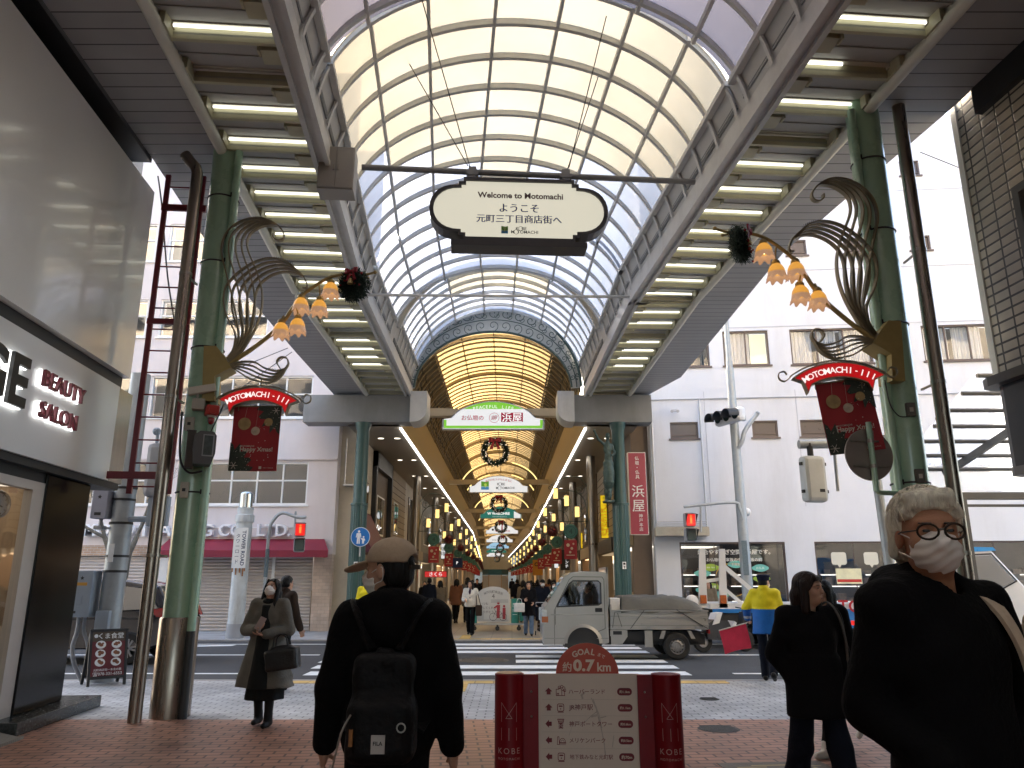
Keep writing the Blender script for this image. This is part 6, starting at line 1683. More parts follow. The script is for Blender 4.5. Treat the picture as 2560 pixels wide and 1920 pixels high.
for i in range(n):
    if i in wsh: continue
    j = (i+1) % n; bm.faces.new((oA[i], oA[j], oB[j], oB[i]))
me = bpy.data.meshes.new('cab'); bmesh.ops.recalc_face_normals(bm, faces=bm.faces[:]); bm.to_mesh(me); bm.free(); me.materials.append(sil)
cabo = bpy.data.objects.new('cab', me); COL.objects.link(cabo); cabo.parent = tk
bv = cabo.modifiers.new('bevel', 'BEVEL'); bv.width = .018; bv.segments = 2; bv.limit_method = 'ANGLE'; bv.angle_limit = R(40)
for y in (-HW+.015, HW-.015):
    q = MB(); q._add([(x, y, z) for x, z in winp], [tuple(range(len(winp)))]); q.build('side_window', car_glass, tk)
    q = MB(); q.tube([(x, y-.012*(1 if y < 0 else -1), z) for x, z in winp+winp[:1]], .014, 5); q.build('window_seal', blk_p, tk)
q = MB(); q.quad((-1.585, -HW+.05, 1.14), (-1.585, HW-.05, 1.14), (-1.225, HW-.05, 1.655), (-1.225, -HW+.05, 1.655)); q.build('windscreen', car_glass, tk)
q = MB(); y = -HW-.004
dl_ = [(-1.43, .70), (-1.43, 1.02), (-1.13, 1.60), (-1.05, 1.66), (-.44, 1.655), (-.40, 1.60), (-.40, .62), (-.55, .56)]
line2(q, frame((0, y, 0)), dl_, .010); line2(q, frame((0, y, 0)), [(-1.45, .30), (-1.45, 1.0)], .008); q.build('door_gap', blk_p, tk)
q = MB(); q.box(-1.52, -.40, -HW-.012, -HW-.001, .885, .905); q.box(-.58, -.34, -HW-.012, -HW-.001, .42, .435); q.box(-1.66, -1.25, -HW-.012, -HW-.001, .42, .435); q.build('door_crease', mat('silver_bright', (.45, .45, .43), rough=.25, metal=.4, var=0), tk)
q = MB(); q.bbox(-.60, -.45, -HW-.014, -HW+.002, .95, 1.03, .012); q.build('door_handle', blk_p, tk)
q = MB()
P = [(-.86+.40*math.cos(a), .33+.375*math.sin(a)) for a in [PI*i/18 for i in range(19)]]; P2 = [(-.86+.33*math.cos(a), .33+.315*math.sin(a)) for a in [PI*i/18 for i in range(19)]]
for i in range(18): q._add([(P[i][0], -HW-.004, P[i][1]), (P[i+1][0], -HW-.004, P[i+1][1]), (P2[i+1][0], -HW-.03, P2[i+1][1]), (P2[i][0], -HW-.03, P2[i][1])], [(0, 1, 2, 3)])
q.build('wheel_arch', sil, tk, smooth=60)
q = MB(); q.box(-1.25, -.48, -HW+.01, HW-.01, .25, .64); q.box(-1.68, 1.72, -.45, .45, .28, .50); q.box(-.30, 1.6, -.6, .6, .36, .56); q.build('underbody', blk_p, tk)
q = MB(); q.bbox(-1.725, -1.60, -HW-.006, -HW+.12, .72, 1.0, .02); q.bbox(-1.725, -1.60, HW-.12, HW+.006, .72, 1.0, .02); q.build('headlight', mat('headlamp', (.5, .55, .58), rough=.1, var=.2, scale=20, coat=1), tk)
q = MB(); q.box(-1.715, -1.58, -HW-.010, -HW+.06, .74, .86); q.build('indicator', mat('indicator_amber', (.35, .12, .05), rough=.2, var=0), tk)
q = MB(); q.box(-.345, -.325, -HW+.0, HW, 1.72, 1.86); q.box(-.36, -.31, -HW, -HW+.04, 1.06, 1.86); q.build('guard_frame', sil, tk)
# bed
q = MB(); q.box(-.29, 1.74, -HW, HW, .60, .66); q.box(-.29, 1.74, -HW, -HW+.035, .66, .985); q.box(-.29, 1.74, HW-.035, HW, .66, .985); q.box(1.705, 1.74, -HW+.035, HW-.035, .66, .985); q.box(-.29, -.255, -HW+.035, HW-.035, .66, 1.1)
q.box(-.29, 1.755, -HW-.022, -HW-.001, .955, .99); q.box(-.29, 1.75, -HW-.014, -HW-.001, .70, .715); q.box(-.29, 1.75, -HW-.016, -HW-.001, .835, .85); q.build('cargo_bed', sil, tk)
q = MB(); q.box(-.29, 1.75, -HW-.012, -HW-.002, .855, .875); q.box(-.29, 1.75, -HW-.012, -HW-.002, .67, .69); q.build('bed_crease', MATS['silver_bright'], tk)
q = MB()
for x in (-.1, .5, 1.1, 1.5): q.box(x-.05, x+.05, -HW-.03, -HW-.002, .635, .655)
q.build('bed_hinge', steelw, tk)
q = MB(); q.prism([(-.28, .30), (-.28, .59), (.06, .59), (.06, .46), (-.05, .32)], -HW+.02, -HW+.06); q.box(-.30, .04, -HW+.0, -HW+.05, .47, .59); q.box(.42, .58, -HW+.05, -HW+.10, .25, .58); q.prism([(.78, .58), (.86, .58), (.80, .42), (.72, .42)], -HW+.02, -HW+.06); q.prism([(1.30, .58), (1.38, .58), (1.46, .42), (1.38, .42)], -HW+.02, -HW+.06); q.build('mud_bracket', sil, tk)
q = MB(); q.box(-.24, -.06, -HW-.004, -HW+.0, .50, .57); q.build('bracket_hole', blk_p, tk)
q = MB(); q.box(1.745, 1.78, -.68, -.5, .52, .60); q.build('tail_lamp', mat('tail_red', (.4, .01, .01), rough=.2, var=0), tk)
for x in (-.86, 1.08):
    wheel(tk, x, -HW+.10, .272, .15, -1); wheel(tk, x, HW-.10, .272, .15, 1)
q = MB(); q.tube([(-1.02, -.30, 1.14), (-1.10, -.30, 1.12)], .014, 6); q.tube([(-1.10+.16*0*math.cos(a), -.30+.17*math.cos(a), 1.12+.17*math.sin(a)) for a in [2*PI*k/18 for k in range(19)]], .014, 6); q.build('steering_wheel', blk_p, tk)
q = MB(); q.bbox(-.62, -.50, -.55, -.12, .9, 1.45, .05); q.bbox(-.95, -.5, -.55, -.12, .82, .95, .04); q.bbox(-.62, -.50, .12, .55, .9, 1.45, .05); q.box(-1.5, -1.35, -.68, .68, .9, 1.1); q.build('seat', blk_p, tk)
tp_ = thing('tarpaulin', 'grey green tarpaulin roped over the load on the truck bed', 'tarpaulin', M=TK)
rows = []
xs = [-.06, -.055, -.03, .2, .4, .6, .78, .95, 1.1, 1.25, 1.38, 1.5, 1.6, 1.68]; hs = [.99, 1.2, 1.25, 1.27, 1.26, 1.28, 1.25, 1.27, 1.26, 1.24, 1.22, 1.17, 1.10, 1.0]
rnd = random.Random(4)
for x, h in zip(xs, hs):
    ring_ = []
    for k in range(15):
        t = k/14; yy = -HW-.02+(2*HW+.04)*t
        e = min(t, 1-t); zz = .985 + (h-.985)*min(1, (e/.10)**.7) + .022*math.sin(9*t+x*7) + .016*math.sin(19*t-x*13) + rnd.uniform(-.012, .012)
        if e < .01: zz = .94+.03*math.sin(x*9)
        ring_.append((x+.02*math.sin(11*t+x*5), yy, zz))
    rows.append(ring_)
q = MB(); q.loft(rows, caps=False, closed=False); tarp = q.build('sheet', mat('tarp_grey', (.105, .10, .085), rough=.75, var=.15, scale=4, bump=.4, bscale=14), tp_, smooth=180)
sm_ = tarp.modifiers.new('sub', 'SUBSURF'); sm_.levels = 1; sm_.render_levels = 1
q = MB()
for a, b_ in (((.42, .99), (.12, .62)), ((1.08, 1.0), (1.62, .66)), ((1.08, 1.0), (1.75, .60)), ((-.2, .94), (-.25, .64)), ((-.14, .93), (-.06, .66))): q.tube([(a[0], -HW-.032, a[1]), (b_[0], -HW-.028, b_[1])], .006, 5)
q.tube(bez([(-.2, -HW-.03, .95), (.42, -HW-.035, .99), (1.08, -HW-.035, 1.0), (1.6, -HW-.03, .97)], 6), .005, 5)
q.build('rope', blk_p, tp_)
lb_ = MB(Matrix.Translation((2.40-.165, 17.75-.45, .96))); lb_.bbox(-.115, .10, -.2, .3, 0, .27, .015); lb_.build('polystyrene_box', mat('foam_white', (.72, .72, .70), rough=.8, var=.06, bump=.3), label='white foam box behind the truck cab under the tarpaulin edge', cat='box')

# ------------------------------------------------------------------ tow truck with a blue cab behind, on the far lane
TW = frame((0, 20.5, -.03))
tw = thing('tow_truck', 'flatbed tow truck with white loading ramps at its tail and a blue and white cab', 'truck', M=TW)
wht = mat('truck_white', (.62, .63, .64), rough=.35, var=.05, coat=.3); blu = mat('truck_blue', (.015, .17, .50), rough=.3, var=.08, coat=.4)
q = MB(); q.box(4.9, 10.6, -.95, .95, .95, 1.08); q.build('deck', wht, tw)
q = MB(); q.box(7.9, 10.6, -.97, -.93, .50, .95); q.box(4.95, 7.9, -.97, -.93, .86, .95); q.box(7.7, 10.6, .93, .97, .5, .95); q.build('side_skirt', blu, tw)
q = MB(); q.box(4.95, 5.7, -.9, .9, .4, .86); q.box(4.95, 12.2, -.5, .5, .55, .9); q.build('chassis', blk_p, tw)
for x0 in (4.62, 5.12):
    q = MB(); q.prism([(x0, .98), (x0+.21, .98), (x0+.24, 2.4), (x0+.10, 2.4)], -.95, -.88)
    for z in (1.3, 1.65, 2.0): q.box(x0+.08, x0+.18, -.955, -.95, z, z+.1)
    q.build('loading_ramp', wht, tw)
q = MB(); q.beam((5.32, -.8, 2.0), (6.4, -.8, 1.05), .06, .10); q.beam((5.3, -.8, 1.45), (5.75, -.8, 1.05), .05, .08); q.beam((4.75, -.85, 1.6), (5.3, -.85, 1.68), .05, .08); q.build('ramp_strut', wht, tw)
q = MB()
for x in (4.66, 5.15): q.box(x, x+.15, -.99, -.955, 1.08, 1.28)
q.build('tail_lamp', mat('tail_amber', (.40, .10, .02), rough=.3, var=.3, scale=30), tw)
q = MB(); q.ell((4.45, -.95, 1.12), (.17, .05, .17), 18, 10); q.build('round_cover', wht, tw)
q = MB(); text(q, 'TOWING', frame((8.9, -.98, 1.015)), w=1.7, bold=.02); q.build('lettering', mat('tow_red', (.42, .01, .02), rough=.4, var=0), tw)
q = MB(); q.prism([(10.7, .5), (10.7, 2.25), (10.85, 2.4), (12.05, 2.38), (12.75, 1.5), (12.95, 1.25), (12.95, .5)], -.95, .95); cb_ = q.build('cab', wht, tw)
bv = cb_.modifiers.new('bevel', 'BEVEL'); bv.width = .05; bv.segments = 3; bv.limit_method = 'ANGLE'
q = MB(); q.prism([(10.62, 1.5), (10.62, 2.28), (10.82, 2.46), (12.1, 2.44), (12.16, 2.36), (11.0, 2.3), (10.95, 1.5)], -.97, .97); q.build('cab_roof', mat('cab_blue', (.03, .28, .65), rough=.3, var=.05, coat=.4), tw)
q = MB(); q._add([(x, -.975, z) for x, z in ((11.1, 1.55), (11.1, 2.2), (12.0, 2.24), (12.5, 1.62), (12.0, 1.4))], [(0, 1, 2, 3, 4)]); q.build('side_window', glass_mat('dark_glass', (.2, .22, .25), refl=.4), tw)
q = MB(); line2(q, frame((0, -.978, 0)), [(11.05, 1.5), (11.05, 2.24), (12.02, 2.28), (12.55, 1.62), (12.03, 1.36), (11.05, 1.5)], .035); q.build('window_seal', blk_p, tw)
for x in (6.4, 9.3, 11.9): wheel(tw, x, -.80, .36, .22, -1); wheel(tw, x, .80, .36, .22, 1)
# scooter behind the truck tail
mb_ = thing('motor_scooter', 'black and white delivery motor scooter behind the truck tail', 'motor scooter', M=frame((4.85, 18.9, -.03), R(14)))
q = MB(); q.prism([(-.30, .30), (-.34, .62), (-.12, .74), (.25, .70), (.34, .50), (.62, .42), (.70, .9), (.76, .9), (.72, .36), (.3, .24)], -.14, .14); q.build('body', mat('scooter_black', (.02, .02, .022), rough=.3, var=.1, coat=.4), mb_)
q = MB(); q.prism([(-.18, .62), (-.05, .88), (.1, .9), (.0, .66)], -.155, .155); q.prism([(.22, .46), (.40, .70), (.46, .66), (.34, .44)], -.15, .15); q.build('fairing', mat('scooter_white', (.62, .62, .62), rough=.3, var=.05), mb_)
for x in (-.38, .72):
    T = Matrix.Translation((x, 0, .24)) @ Matrix.Rotation(PI/2, 4, 'X'); q = MB(); q.lathe([(.13, -.05), (.22, -.05), (.24, -.02), (.24, .02), (.22, .05), (.13, .05)], n=24, M=T); wh = q.build('wheel', rub, mb_, smooth=40)
    q = MB(); q.lathe([(0, -.03), (.13, -.03), (.13, .03), (0, .03)], n=18, M=T); q.build('rim', steelw, wh)
q = MB(); q.box(-.46, -.42, -.08, .08, .62, .72); q.build('tail_lamp', glow('tail_lit', (1, .03, .02), .8), mb_)
q = MB(); q.tube([(.70, -.28, 1.0), (.72, 0, .98), (.70, .28, 1.0)], .014, 6); q.tube([(.72, 0, .98), (.74, 0, .5)], .025, 6); q.build('handlebar', blk_p, mb_)
# ------------------------------------------------------------------ two passenger cars
def car(M, label, body, lit=False, cat='car'):
    t = thing('parked_car' if not lit else 'passing_car', label, cat, M=M)       # drives towards -x
    L = [(-2.2, .42), (-2.22, .62), (-2.1, .80), (-1.45, .98), (-.75, 1.50), (-.2, 1.62), (1.1, 1.63), (1.75, 1.52), (2.05, 1.05), (2.12, .85), (2.1, .40), (1.75, .30), (-1.9, .28)]
    secs = []
    for y, k in ((-.84, 0), (-.80, 1), (-.4, 2), (.4, 2), (.80, 1), (.84, 0)):
        ring_ = []
        for x, z in L:
            top = z > 1.0
            if k == 0 and top: ring_.append((x*.97, y*.78+0, z*.985))
            elif k == 0: ring_.append((x*.985, y, z))
            elif k == 1 and top: ring_.append((x, y*.76, z+.0))
            else: ring_.append((x, y, z+(.02 if top else 0)))
        secs.append(ring_)
    q = MB(); q.loft(secs); b_ = q.build('body', body, t, smooth=35); bv = b_.modifiers.new('bevel', 'BEVEL'); bv.width = .04; bv.segments = 2; bv.limit_method = 'ANGLE'; bv.angle_limit = R(35)
    gm = glass_mat('car_glass_dark', (.12, .13, .14), refl=.35)
    for sg in (-1, 1):
        for P in ([(-1.25, 1.04), (-.70, 1.44), (-.22, 1.53), (-.22, 1.02)], [(-.14, 1.02), (-.14, 1.54), (.75, 1.55), (.75, 1.03)], [(.83, 1.03), (.83, 1.54), (1.55, 1.46), (1.86, 1.08)]):
            q = MB(); q._add([(x, sg*(.848-(z-1.0)*.33), z) for x, z in P], [tuple(range(len(P)))]); q.build('side_window', gm, t)
        q = MB(); q.prism([(1.86, .92), (1.72, 1.06), (2.04, 1.10), (2.14, .90)], *sorted((sg*.70, sg*.858))); q.build('tail_lamp', mat('tail_red_dark', (.30, .008, .012), rough=.15, var=.2, coat=.6), t)
        q = MB(); q.prism([(-2.16, .70), (-2.10, .82), (-1.72, .90), (-1.9, .72)], *sorted((sg*.62, sg*.852))); q.build('headlight', glow('headlight_lit', (1, 1, 1), 14) if lit else MATS['headlamp'], t)
        q = MB(); line2(q, frame((0, sg*.845, 0)), [(-1.7, .86), (1.9, .90)], .012); line2(q, frame((0, sg*.846, 0)), [(-.18, .35), (-.18, 1.0)], .008); line2(q, frame((0, sg*.846, 0)), [(.8, .5), (.79, 1.0)], .008); q.build('panel_gap', blk_p, t)
        for x in (-1.35, 1.35): wheel(t, x, sg*.76, .315, .2, sg, True)
    q = MB(); q.quad((-1.42, -.6, 1.03), (-1.42, .6, 1.03), (-.78, .56, 1.49), (-.78, -.56, 1.49)); q.build('windscreen', gm, t)
    q = MB(); q.box(-2.23, -2.19, -.25, .25, .42, .54); q.build('number_plate', wht, t)
    return t
navy = mat('car_navy', (.008, .010, .020), rough=.15, var=.05, coat=1.0)
c1 = car(frame((-9.05, 16.9, -.03), R(0)), 'dark navy people carrier standing on the road behind the left pole', navy)
sc2 = dup(mb_, M=frame((7.55, 18.7, -.03), R(180-8)), label='black motor scooter with a bright headlight half hidden behind the woman in black')
for ch in sc2.children:
    if ch.name.startswith('fairing'): ch.data = ch.data.copy(); ch.data.materials[0] = MATS['scooter_black']
q = MB(); q.prism([(.56, .80), (.80, .92), (.76, 1.0), (.55, .95)], -.16, .16); q.build('cowl', MATS['scooter_black'], sc2)
q = MB(); q.box(.74, .80, -.15, .15, .80, .90); q.build('headlight', glow('headlight_lit', (1, 1, 1), 14), sc2)

# ------------------------------------------------------------------ poles, signals, boxes
galv = mat('galvanised', (.33, .36, .38), rough=.5, metal=.35, var=.12, scale=5, dirt=.2)
boxg = mat('box_blue_grey', (.27, .32, .38), rough=.5, var=.06, scale=3, dirt=.15)
up_ = thing('utility_pole', 'thick grey utility pole with control boxes left of the green column', 'pole', (-6.72, 13.25, 0))
q = MB(); q.cyl((0, 0, 0), (.02, 0, 5.2), .185, .165, n=28); q.build('shaft', galv, up_, smooth=40)
q = MB()
for z in (1.75, 2.0, 2.55, 2.95, 3.15): q.lathe([(.182, z-.02), (.19, z-.02), (.19, z+.02), (.182, z+.02)], n=28)
q.build('strap', blk_p, up_)
q = MB(); q.bbox(-.55, -.20, -.30, 0, 1.02, 1.76, .01); cbx = q.build('control_box', boxg, up_)
q = MB(); q.box(-.45, -.28, -.304, -.30, 1.52, 1.57); q.build('warning_label', mat('label_orange', (.55, .28, .04), rough=.5, var=.05), cbx)
q = MB(); poly2(q, frame((-.37, -.305, 1.64)), [(.035*math.cos(PI/2+2*PI*k/10)*(1 if k % 2 == 0 else .5), .035*math.sin(PI/2+2*PI*k/10)*(1 if k % 2 == 0 else .5)) for k in range(10)]); q.box(-.49, -.41, -.304, -.30, 1.08, 1.12); q.build('badge', blk_p, cbx)
q = MB(); q.bbox(-.50, -.33, -.312, -.30, 1.22, 1.36, .004); q.build('flap', boxg, cbx)
q = MB(); q.tube(bez([(-.42, -.15, 1.02), (-.42, -.15, .8), (-.46, -.15, .55), (-.40, -.15, .3), (-.25, -.1, .0)], 6), .035, 8); q.tube(bez([(-.34, -.12, 1.02), (-.33, -.12, .8), (-.24, -.12, .6), (-.2, -.1, .35)], 6), .03, 8); q.build('conduit', grey_p, up_, smooth=60)
q = MB(); q.bbox(-.42, -.16, -.25, 0, 2.62, 3.10, .01); cb2 = q.build('control_box', mat('box_lilac', (.30, .31, .38), rough=.5, var=.05), up_)
q = MB(); poly2(q, frame((-.29, -.254, 2.98)), [(.04*math.cos(PI/2+2*PI*k/10)*(1 if k % 2 == 0 else .5), .04*math.sin(PI/2+2*PI*k/10)*(1 if k % 2 == 0 else .5)) for k in range(10)]); q.box(-.35, -.24, -.254, -.25, 2.67, 2.72); q.build('badge', blk_p, cb2)
q = MB(); q.box(-.36, -.22, -.2, -.05, 2.44, 2.5); q.tube([(-.29, -.12, 2.62), (-.29, -.12, 2.5)], .03, 6); q.tube([(-.25, -.12, 2.47), (0, -.1, 2.45)], .02, 6); q.build('socket', grey_p, up_)
q = MB(); q.bbox(-.10, .12, -.26, -.17, .58, 1.12, .01); q.build('junction_box', boxg, up_)
q = MB(); q.box(-.05, .03, -.195, -.175, 1.9, 2.2); q.build('plate', stk_w, up_)
hb2 = thing('signal_housing', 'grey rounded signal housing hung beside the utility pole behind the ladder', 'signal', (-6.1, 13.1, 0))
q = MB(); q.bbox(-.22, .16, -.12, .12, 2.98, 3.92, .09); q.build('case', grey_p, hb2)
q = MB(); q.tube([(-.5, .1, 2.62), (0, .1, 2.62)], .05, 8); q.box(-.12, .22, -.02, .10, 2.5, 3.0); q.cyl((-.1, 0, 3.92), (-.1, 0, 4.1), .03, n=8); q.ell((-.1, -.05, 4.12), .07, 10, 8); q.build('bracket', boxg, hb2)
af = thing('sandwich_board', 'black framed A-board menu with six round dish pictures on the left pavement', 'A-board', M=frame((-6.5, 12.88, 0), R(40)))
for sg in (1, -1):
    T = Matrix.Translation((0, 0, .82)) @ Matrix.Rotation(R(-15*sg), 4, 'X')
    q = MB(T); q.box(-.26, .26, -.012, .012, -.73, 0)
    pn_ = q.build('panel', mat('board_back', (.08, .055, .035), rough=.6, var=.15), af)
    q = MB(T)
    for a, b_, c, d in ((-.28, -.24, -.84, .02), (.24, .28, -.84, .02), (-.24, .24, -.02, .02), (-.24, .24, -.74, -.70)): q.box(a, b_, -.02, .02, c, d)
    q.build('frame', blk_p, pn_)
T = Matrix.Translation((0, 0, .82)) @ Matrix.Rotation(R(-15), 4, 'X')
F3 = lambda x, z, d=.016: T @ Matrix.Translation((x, -d, z))
q = MB(); poly2(q, F3(0, -.37, .014), [(-.24, -.33), (.24, -.33), (.24, .20), (-.24, .20)]); q.build('menu_sheet', mat('menu_wine', (.12, .012, .018), rough=.5, var=.1), af)
q = MB(); text(q, 'くま食堂', F3(.03, -.085), w=.36, bold=.03); text(q, '元町商店街一本北の筋', F3(0, -.605), w=.4, bold=.02); text(q, '☎078-331-6553', F3(0, -.665), w=.42, bold=.025); disc2(q, F3(-.19, -.085), (0, 0), .03, 10)
for i in range(3):
    for j in (-1, 1): disc2(q, F3(.115*j, -.22-.135*i), (0, 0), .075, 20, .062)
q.build('menu_print', stk_w, af)
q = MB(); rnd = random.Random(2)
for i in range(3):
    for j in (-1, 1):
        for k in range(5): disc2(q, F3(.115*j+rnd.uniform(-.03, .03), -.22-.135*i+rnd.uniform(-.02, .02), .018+.0005*k), (0, 0), rnd.uniform(.015, .03), 9)
q.build('dish_picture', mat('dish_brown', (.20, .07, .03), rough=.5, var=.6, scale=30), af)
tr_ = thing('road_name_pole', 'thick white rust-stained pole with TOWER ROAD plate across the road', 'pole', (-7.95, 22.9, 0))
q = MB(); q.cyl((0, 0, .4), (0, 0, 3.7), .23, n=28); q.lathe([(.235, 3.28), (.27, 3.28), (.27, 3.48), (.235, 3.5)], n=28); q.build('shaft', mat('pole_rusty', (.52, .55, .56), rough=.6, var=.12, scale=4, dirt=.9), tr_, smooth=40)
q = MB(); q.cyl((0, 0, 0), (0, 0, .4), .25, n=28); q.build('foot', grey_p, tr_, smooth=40); q = MB(); q.cyl((0, 0, 3.7), (0, 0, 4.1), .19, n=24); q.ell((0, 0, 4.1), (.19, .19, .1), 20, 8); q.build('cap', mat('cap_chrome', (.5, .55, .6), rough=.15, metal=.9, var=0), tr_, smooth=50)
q = MB(); q.box(-.18, .22, -.27, -.245, 1.95, 3.1); pp = q.build('name_plate', stk_w, tr_)
q = MB(); text(q, 'TOWER ROAD', frame((.12, -.275, 2.52)) @ Matrix.Rotation(PI/2, 4, 'Y'), w=1.0, bold=.02); text(q, 'タワーロード', frame((-.05, -.275, 2.5)), h=.85, vertical=True); q.build('lettering', mat('name_navy', (.02, .04, .10), rough=.5, var=0), pp)
rs_ = MB()
for x, l in ((-.15, .10), (-.05, .18), (.06, .12), (.15, .22), (.2, .08)): rs_.box(x-.02, x+.02, -.246, -.236, 1.94-l, 1.95)
rs_.build('rust_streak', mat('rust', (.30, .13, .05), rough=.8, var=.4, scale=20), tr_)
def ped_signal(M, label, sg):
    t = thing('pedestrian_signal', label, 'traffic light', M=M)
    q = MB(); q.bbox(-.16, .16, -.12, .12, -.42, .0, .05); q.bbox(-.16, .16, -.12, .12, -.86, -.44, .05); q.build('case', grey_p, t)
    q = MB(); q.bbox(-.135, .135, -.135, -.118, -.385, -.04, .02); l = q.build('red_lens', glow('lens_red', (1.0, .02, .015), .95, (.2, .01, .01)), t)
    q = MB(); D_ = frame((0, -.14, -.2)); disc2(q, D_, (0, .10), .03); poly2(q, D_, [(-.035, .06), (.035, .06), (.03, -.12), (-.03, -.12)]); q.build('figure', glow('figure_orange', (1.0, .32, .06), 1.0), l)
    q = MB(); q.bbox(-.135, .135, -.135, -.118, -.82, -.48, .02); q.build('green_lens', mat('lens_dark', (.03, .05, .05), rough=.15, var=.1), t)
    q = MB()
    for z in (0, -.44): q._add([(-.16, -.12, z-.02), (-.16, -.30, z-.06), (.16, -.30, z-.06), (.16, -.12, z-.02), (-.16, -.12, z-.32), (.16, -.12, z-.32)], [(0, 1, 2, 3), (0, 4, 1), (3, 2, 5)])
    q.build('visor', blk_p, t)
    return t
psg = ped_signal(frame(at(752, 1306, 22.8), R(15)), 'red pedestrian signal on the curved grey arm in front of the pink building', 1)
pl_ = thing('signal_pole', 'slim grey curved-top signal pole in front of the shutters', 'pole', (-7.2, 22.9, 0))
q = MB(); top = at(765, 1293, 22.9); q.tube(bez([(0, 0, 0), (0, 0, 1.5), (0, 0, 2.9), (.08, 0, 3.3), (.35, 0, 3.55), (.8, 0, top.z), (top.x+7.2, 0, top.z)], 6), .05, 10); q.tube([(.75, 0, 3.6), (.75, 0, 3.15)], .03, 6); q.build('shaft', galv, pl_, smooth=60)
q = MB(); q.lathe([(.053, 1.7), (.058, 1.7), (.058, 2.5), (.053, 2.5)], n=14); q.build('sleeve_label', mat('label_slate', (.10, .14, .16), rough=.6, var=.3, scale=25), pl_)
rp0 = thing('signal_pole', 'tall grey signal pole in front of the white building shop window', 'pole', (6.95, 23.2, 0))
q = MB(); q.cyl((0, 0, 0), (-.05, 0, 8.1), .17, .12, n=20); q.cyl((-.05, 0, 8.1), (-.05, 0, 8.35), .1, n=14); q.cyl((-.05, 0, 8.3), (-.06, 0, 11.3), .08, n=12); q.build('shaft', galv, rp0, smooth=40)
q = MB(); 
e = at(1895, 1030, 23.0)-Vector((6.95, 23.2, 0)); q.tube(bez([(.0, -.1, 5.55), (.12, -.15, 5.75), (.25, -.15, 6.1), (.6, -.15, 6.55), tuple(e)], 6), .07, 10)
e2 = at(1710, 1267, 23.0)-Vector((6.95, 23.2, 0)); q.tube(bez([(.0, -.1, 3.2), (-.1, -.12, 3.7), (-.3, -.12, 3.88), tuple(e2)], 6), .045, 8); q.tube([tuple(at(1752, 1267, 23.0)-Vector((6.95, 23.2, 0))), tuple(at(1752, 1330, 23.0)-Vector((6.95, 23.2, 0)))], .035, 6)
q.build('arm', galv, rp0, smooth=60)
q = MB(); q.box(-.14, .02, -.18, -.165, 1.75, 2.75); q.build('sleeve_label', MATS['label_slate'], rp0)
dup(psg, M=frame(at(1722, 1282, 22.85), R(10)), label='red pedestrian signal on the tall grey pole before the white building')
vs_ = thing('traffic_light', 'white traffic light seen from the side with three black visors on the tall grey pole', 'traffic light', M=frame(at(1822, 1042, 22.9), R(-66)) @ Matrix.Rotation(R(0), 4, 'X'))
q = MB(); q.bbox(-.62, .62, -.10, .16, -.22, .22, .10); q.build('case', mat('signal_white', (.62, .65, .68), rough=.4, var=.05), vs_)
for x in (-.4, 0, .4):
    q = MB(); P = []
    for k in range(15):
        a = R(-20)+R(220)*k/14; P.append((x+.19*math.cos(a), .19*math.sin(a)))
    for i in range(14): q._add([(P[i][0], -.1, P[i][1]), (P[i+1][0], -.1, P[i+1][1]), (P[i+1][0], -.48-.0*i, P[i+1][1]-.05), (P[i][0], -.48, P[i][1]-.05)], [(0, 1, 2, 3)])
    q.build('visor', blk_p, vs_); q = MB(); q.lathe([(0, 0), (.15, 0)], n=16, M=Matrix.Translation((x, -.105, 0)) @ Matrix.Rotation(PI/2, 4, 'X')); q.build('lens', MATS['lens_dark'], vs_)
q = MB(); q.box(-.1, .1, .16, .45, -.03, .03); q.box(-.06, .06, .4, .62, -.08, .08); q.build('bracket', galv, vs_)
# right near signals and sign
arm = thing('signal_pole', 'grey pole with a horizontal arm behind the round sign back', 'pole', (0, 0, 0))
p0, p1 = at(1997, 1111, 12.5), at(2190, 1109, 12.5)
q = MB(); q.cyl(p0, p1, .075, n=16); q.cyl(at(2085, 1118, 12.5), at(2095, 1228, 12.5), .028, n=8); q.cyl((p1.x+.05, 12.55, 0), (p1.x-.05, 12.55, p1.z+.1), .085, .07, n=16); q.build('shaft', galv, arm, smooth=50)
hs_ = thing('signal_housing', 'white hanging signal housing under the grey pole arm on the right', 'signal', M=frame(at(2032, 1195, 12.45), R(12)))
q = MB(); q.bbox(-.20, .20, -.12, .10, -.40, .36, .07); q.build('case', mat('signal_grey', (.46, .49, .50), rough=.45, var=.05, dirt=.15), hs_)
q = MB(); q.cyl((0, 0, .36), (0, 0, .52), .05, n=10); q.cyl((0, 0, .52), (0, 0, .58), .03, n=8); q.build('gland', blk_p, hs_)
q = MB(); q.box(.03, .12, -.125, -.12, -.24, -.19)
for z in (-.25, .2): q.box(-.23, -.2, -.06, .0, z, z+.05); q.box(.2, .23, -.06, 0, z, z+.05)
q.build('latch', blk_p, hs_)
rsn = thing('road_sign', 'round road sign seen from the brown-grey back on a green post by the right column', 'road sign', M=frame(at(2180, 1135, 8.6), R(8)))
q = MB(); q.lathe([(0, -.01), (.295, -.01), (.30, 0), (.295, .01), (0, .01)], n=44, M=Matrix.Translation((0, .06, 0)) @ Matrix.Rotation(PI/2, 4, 'X')); q.build('plate', mat('sign_back', (.32, .28, .25), rough=.45, metal=.4, var=.12, scale=2), rsn)
q = MB(); q.cyl((.0, 0, -.42), (.0, 0, .37), .032, n=14); q.tube(bez([(.0, 0, -.40), (.03, 0, -.435), (.2, .05, -.435), (.45, .15, -.43)], 5), .028, 10); q.build('post', green_m, rsn, smooth=50)
q = MB()
for z in (.15, -.14): q.box(-.22, .22, .03, .045, z-.006, z+.014); q.lathe([(.033, z-.02), (.038, z-.02), (.038, z+.02), (.033, z+.02)], n=14)
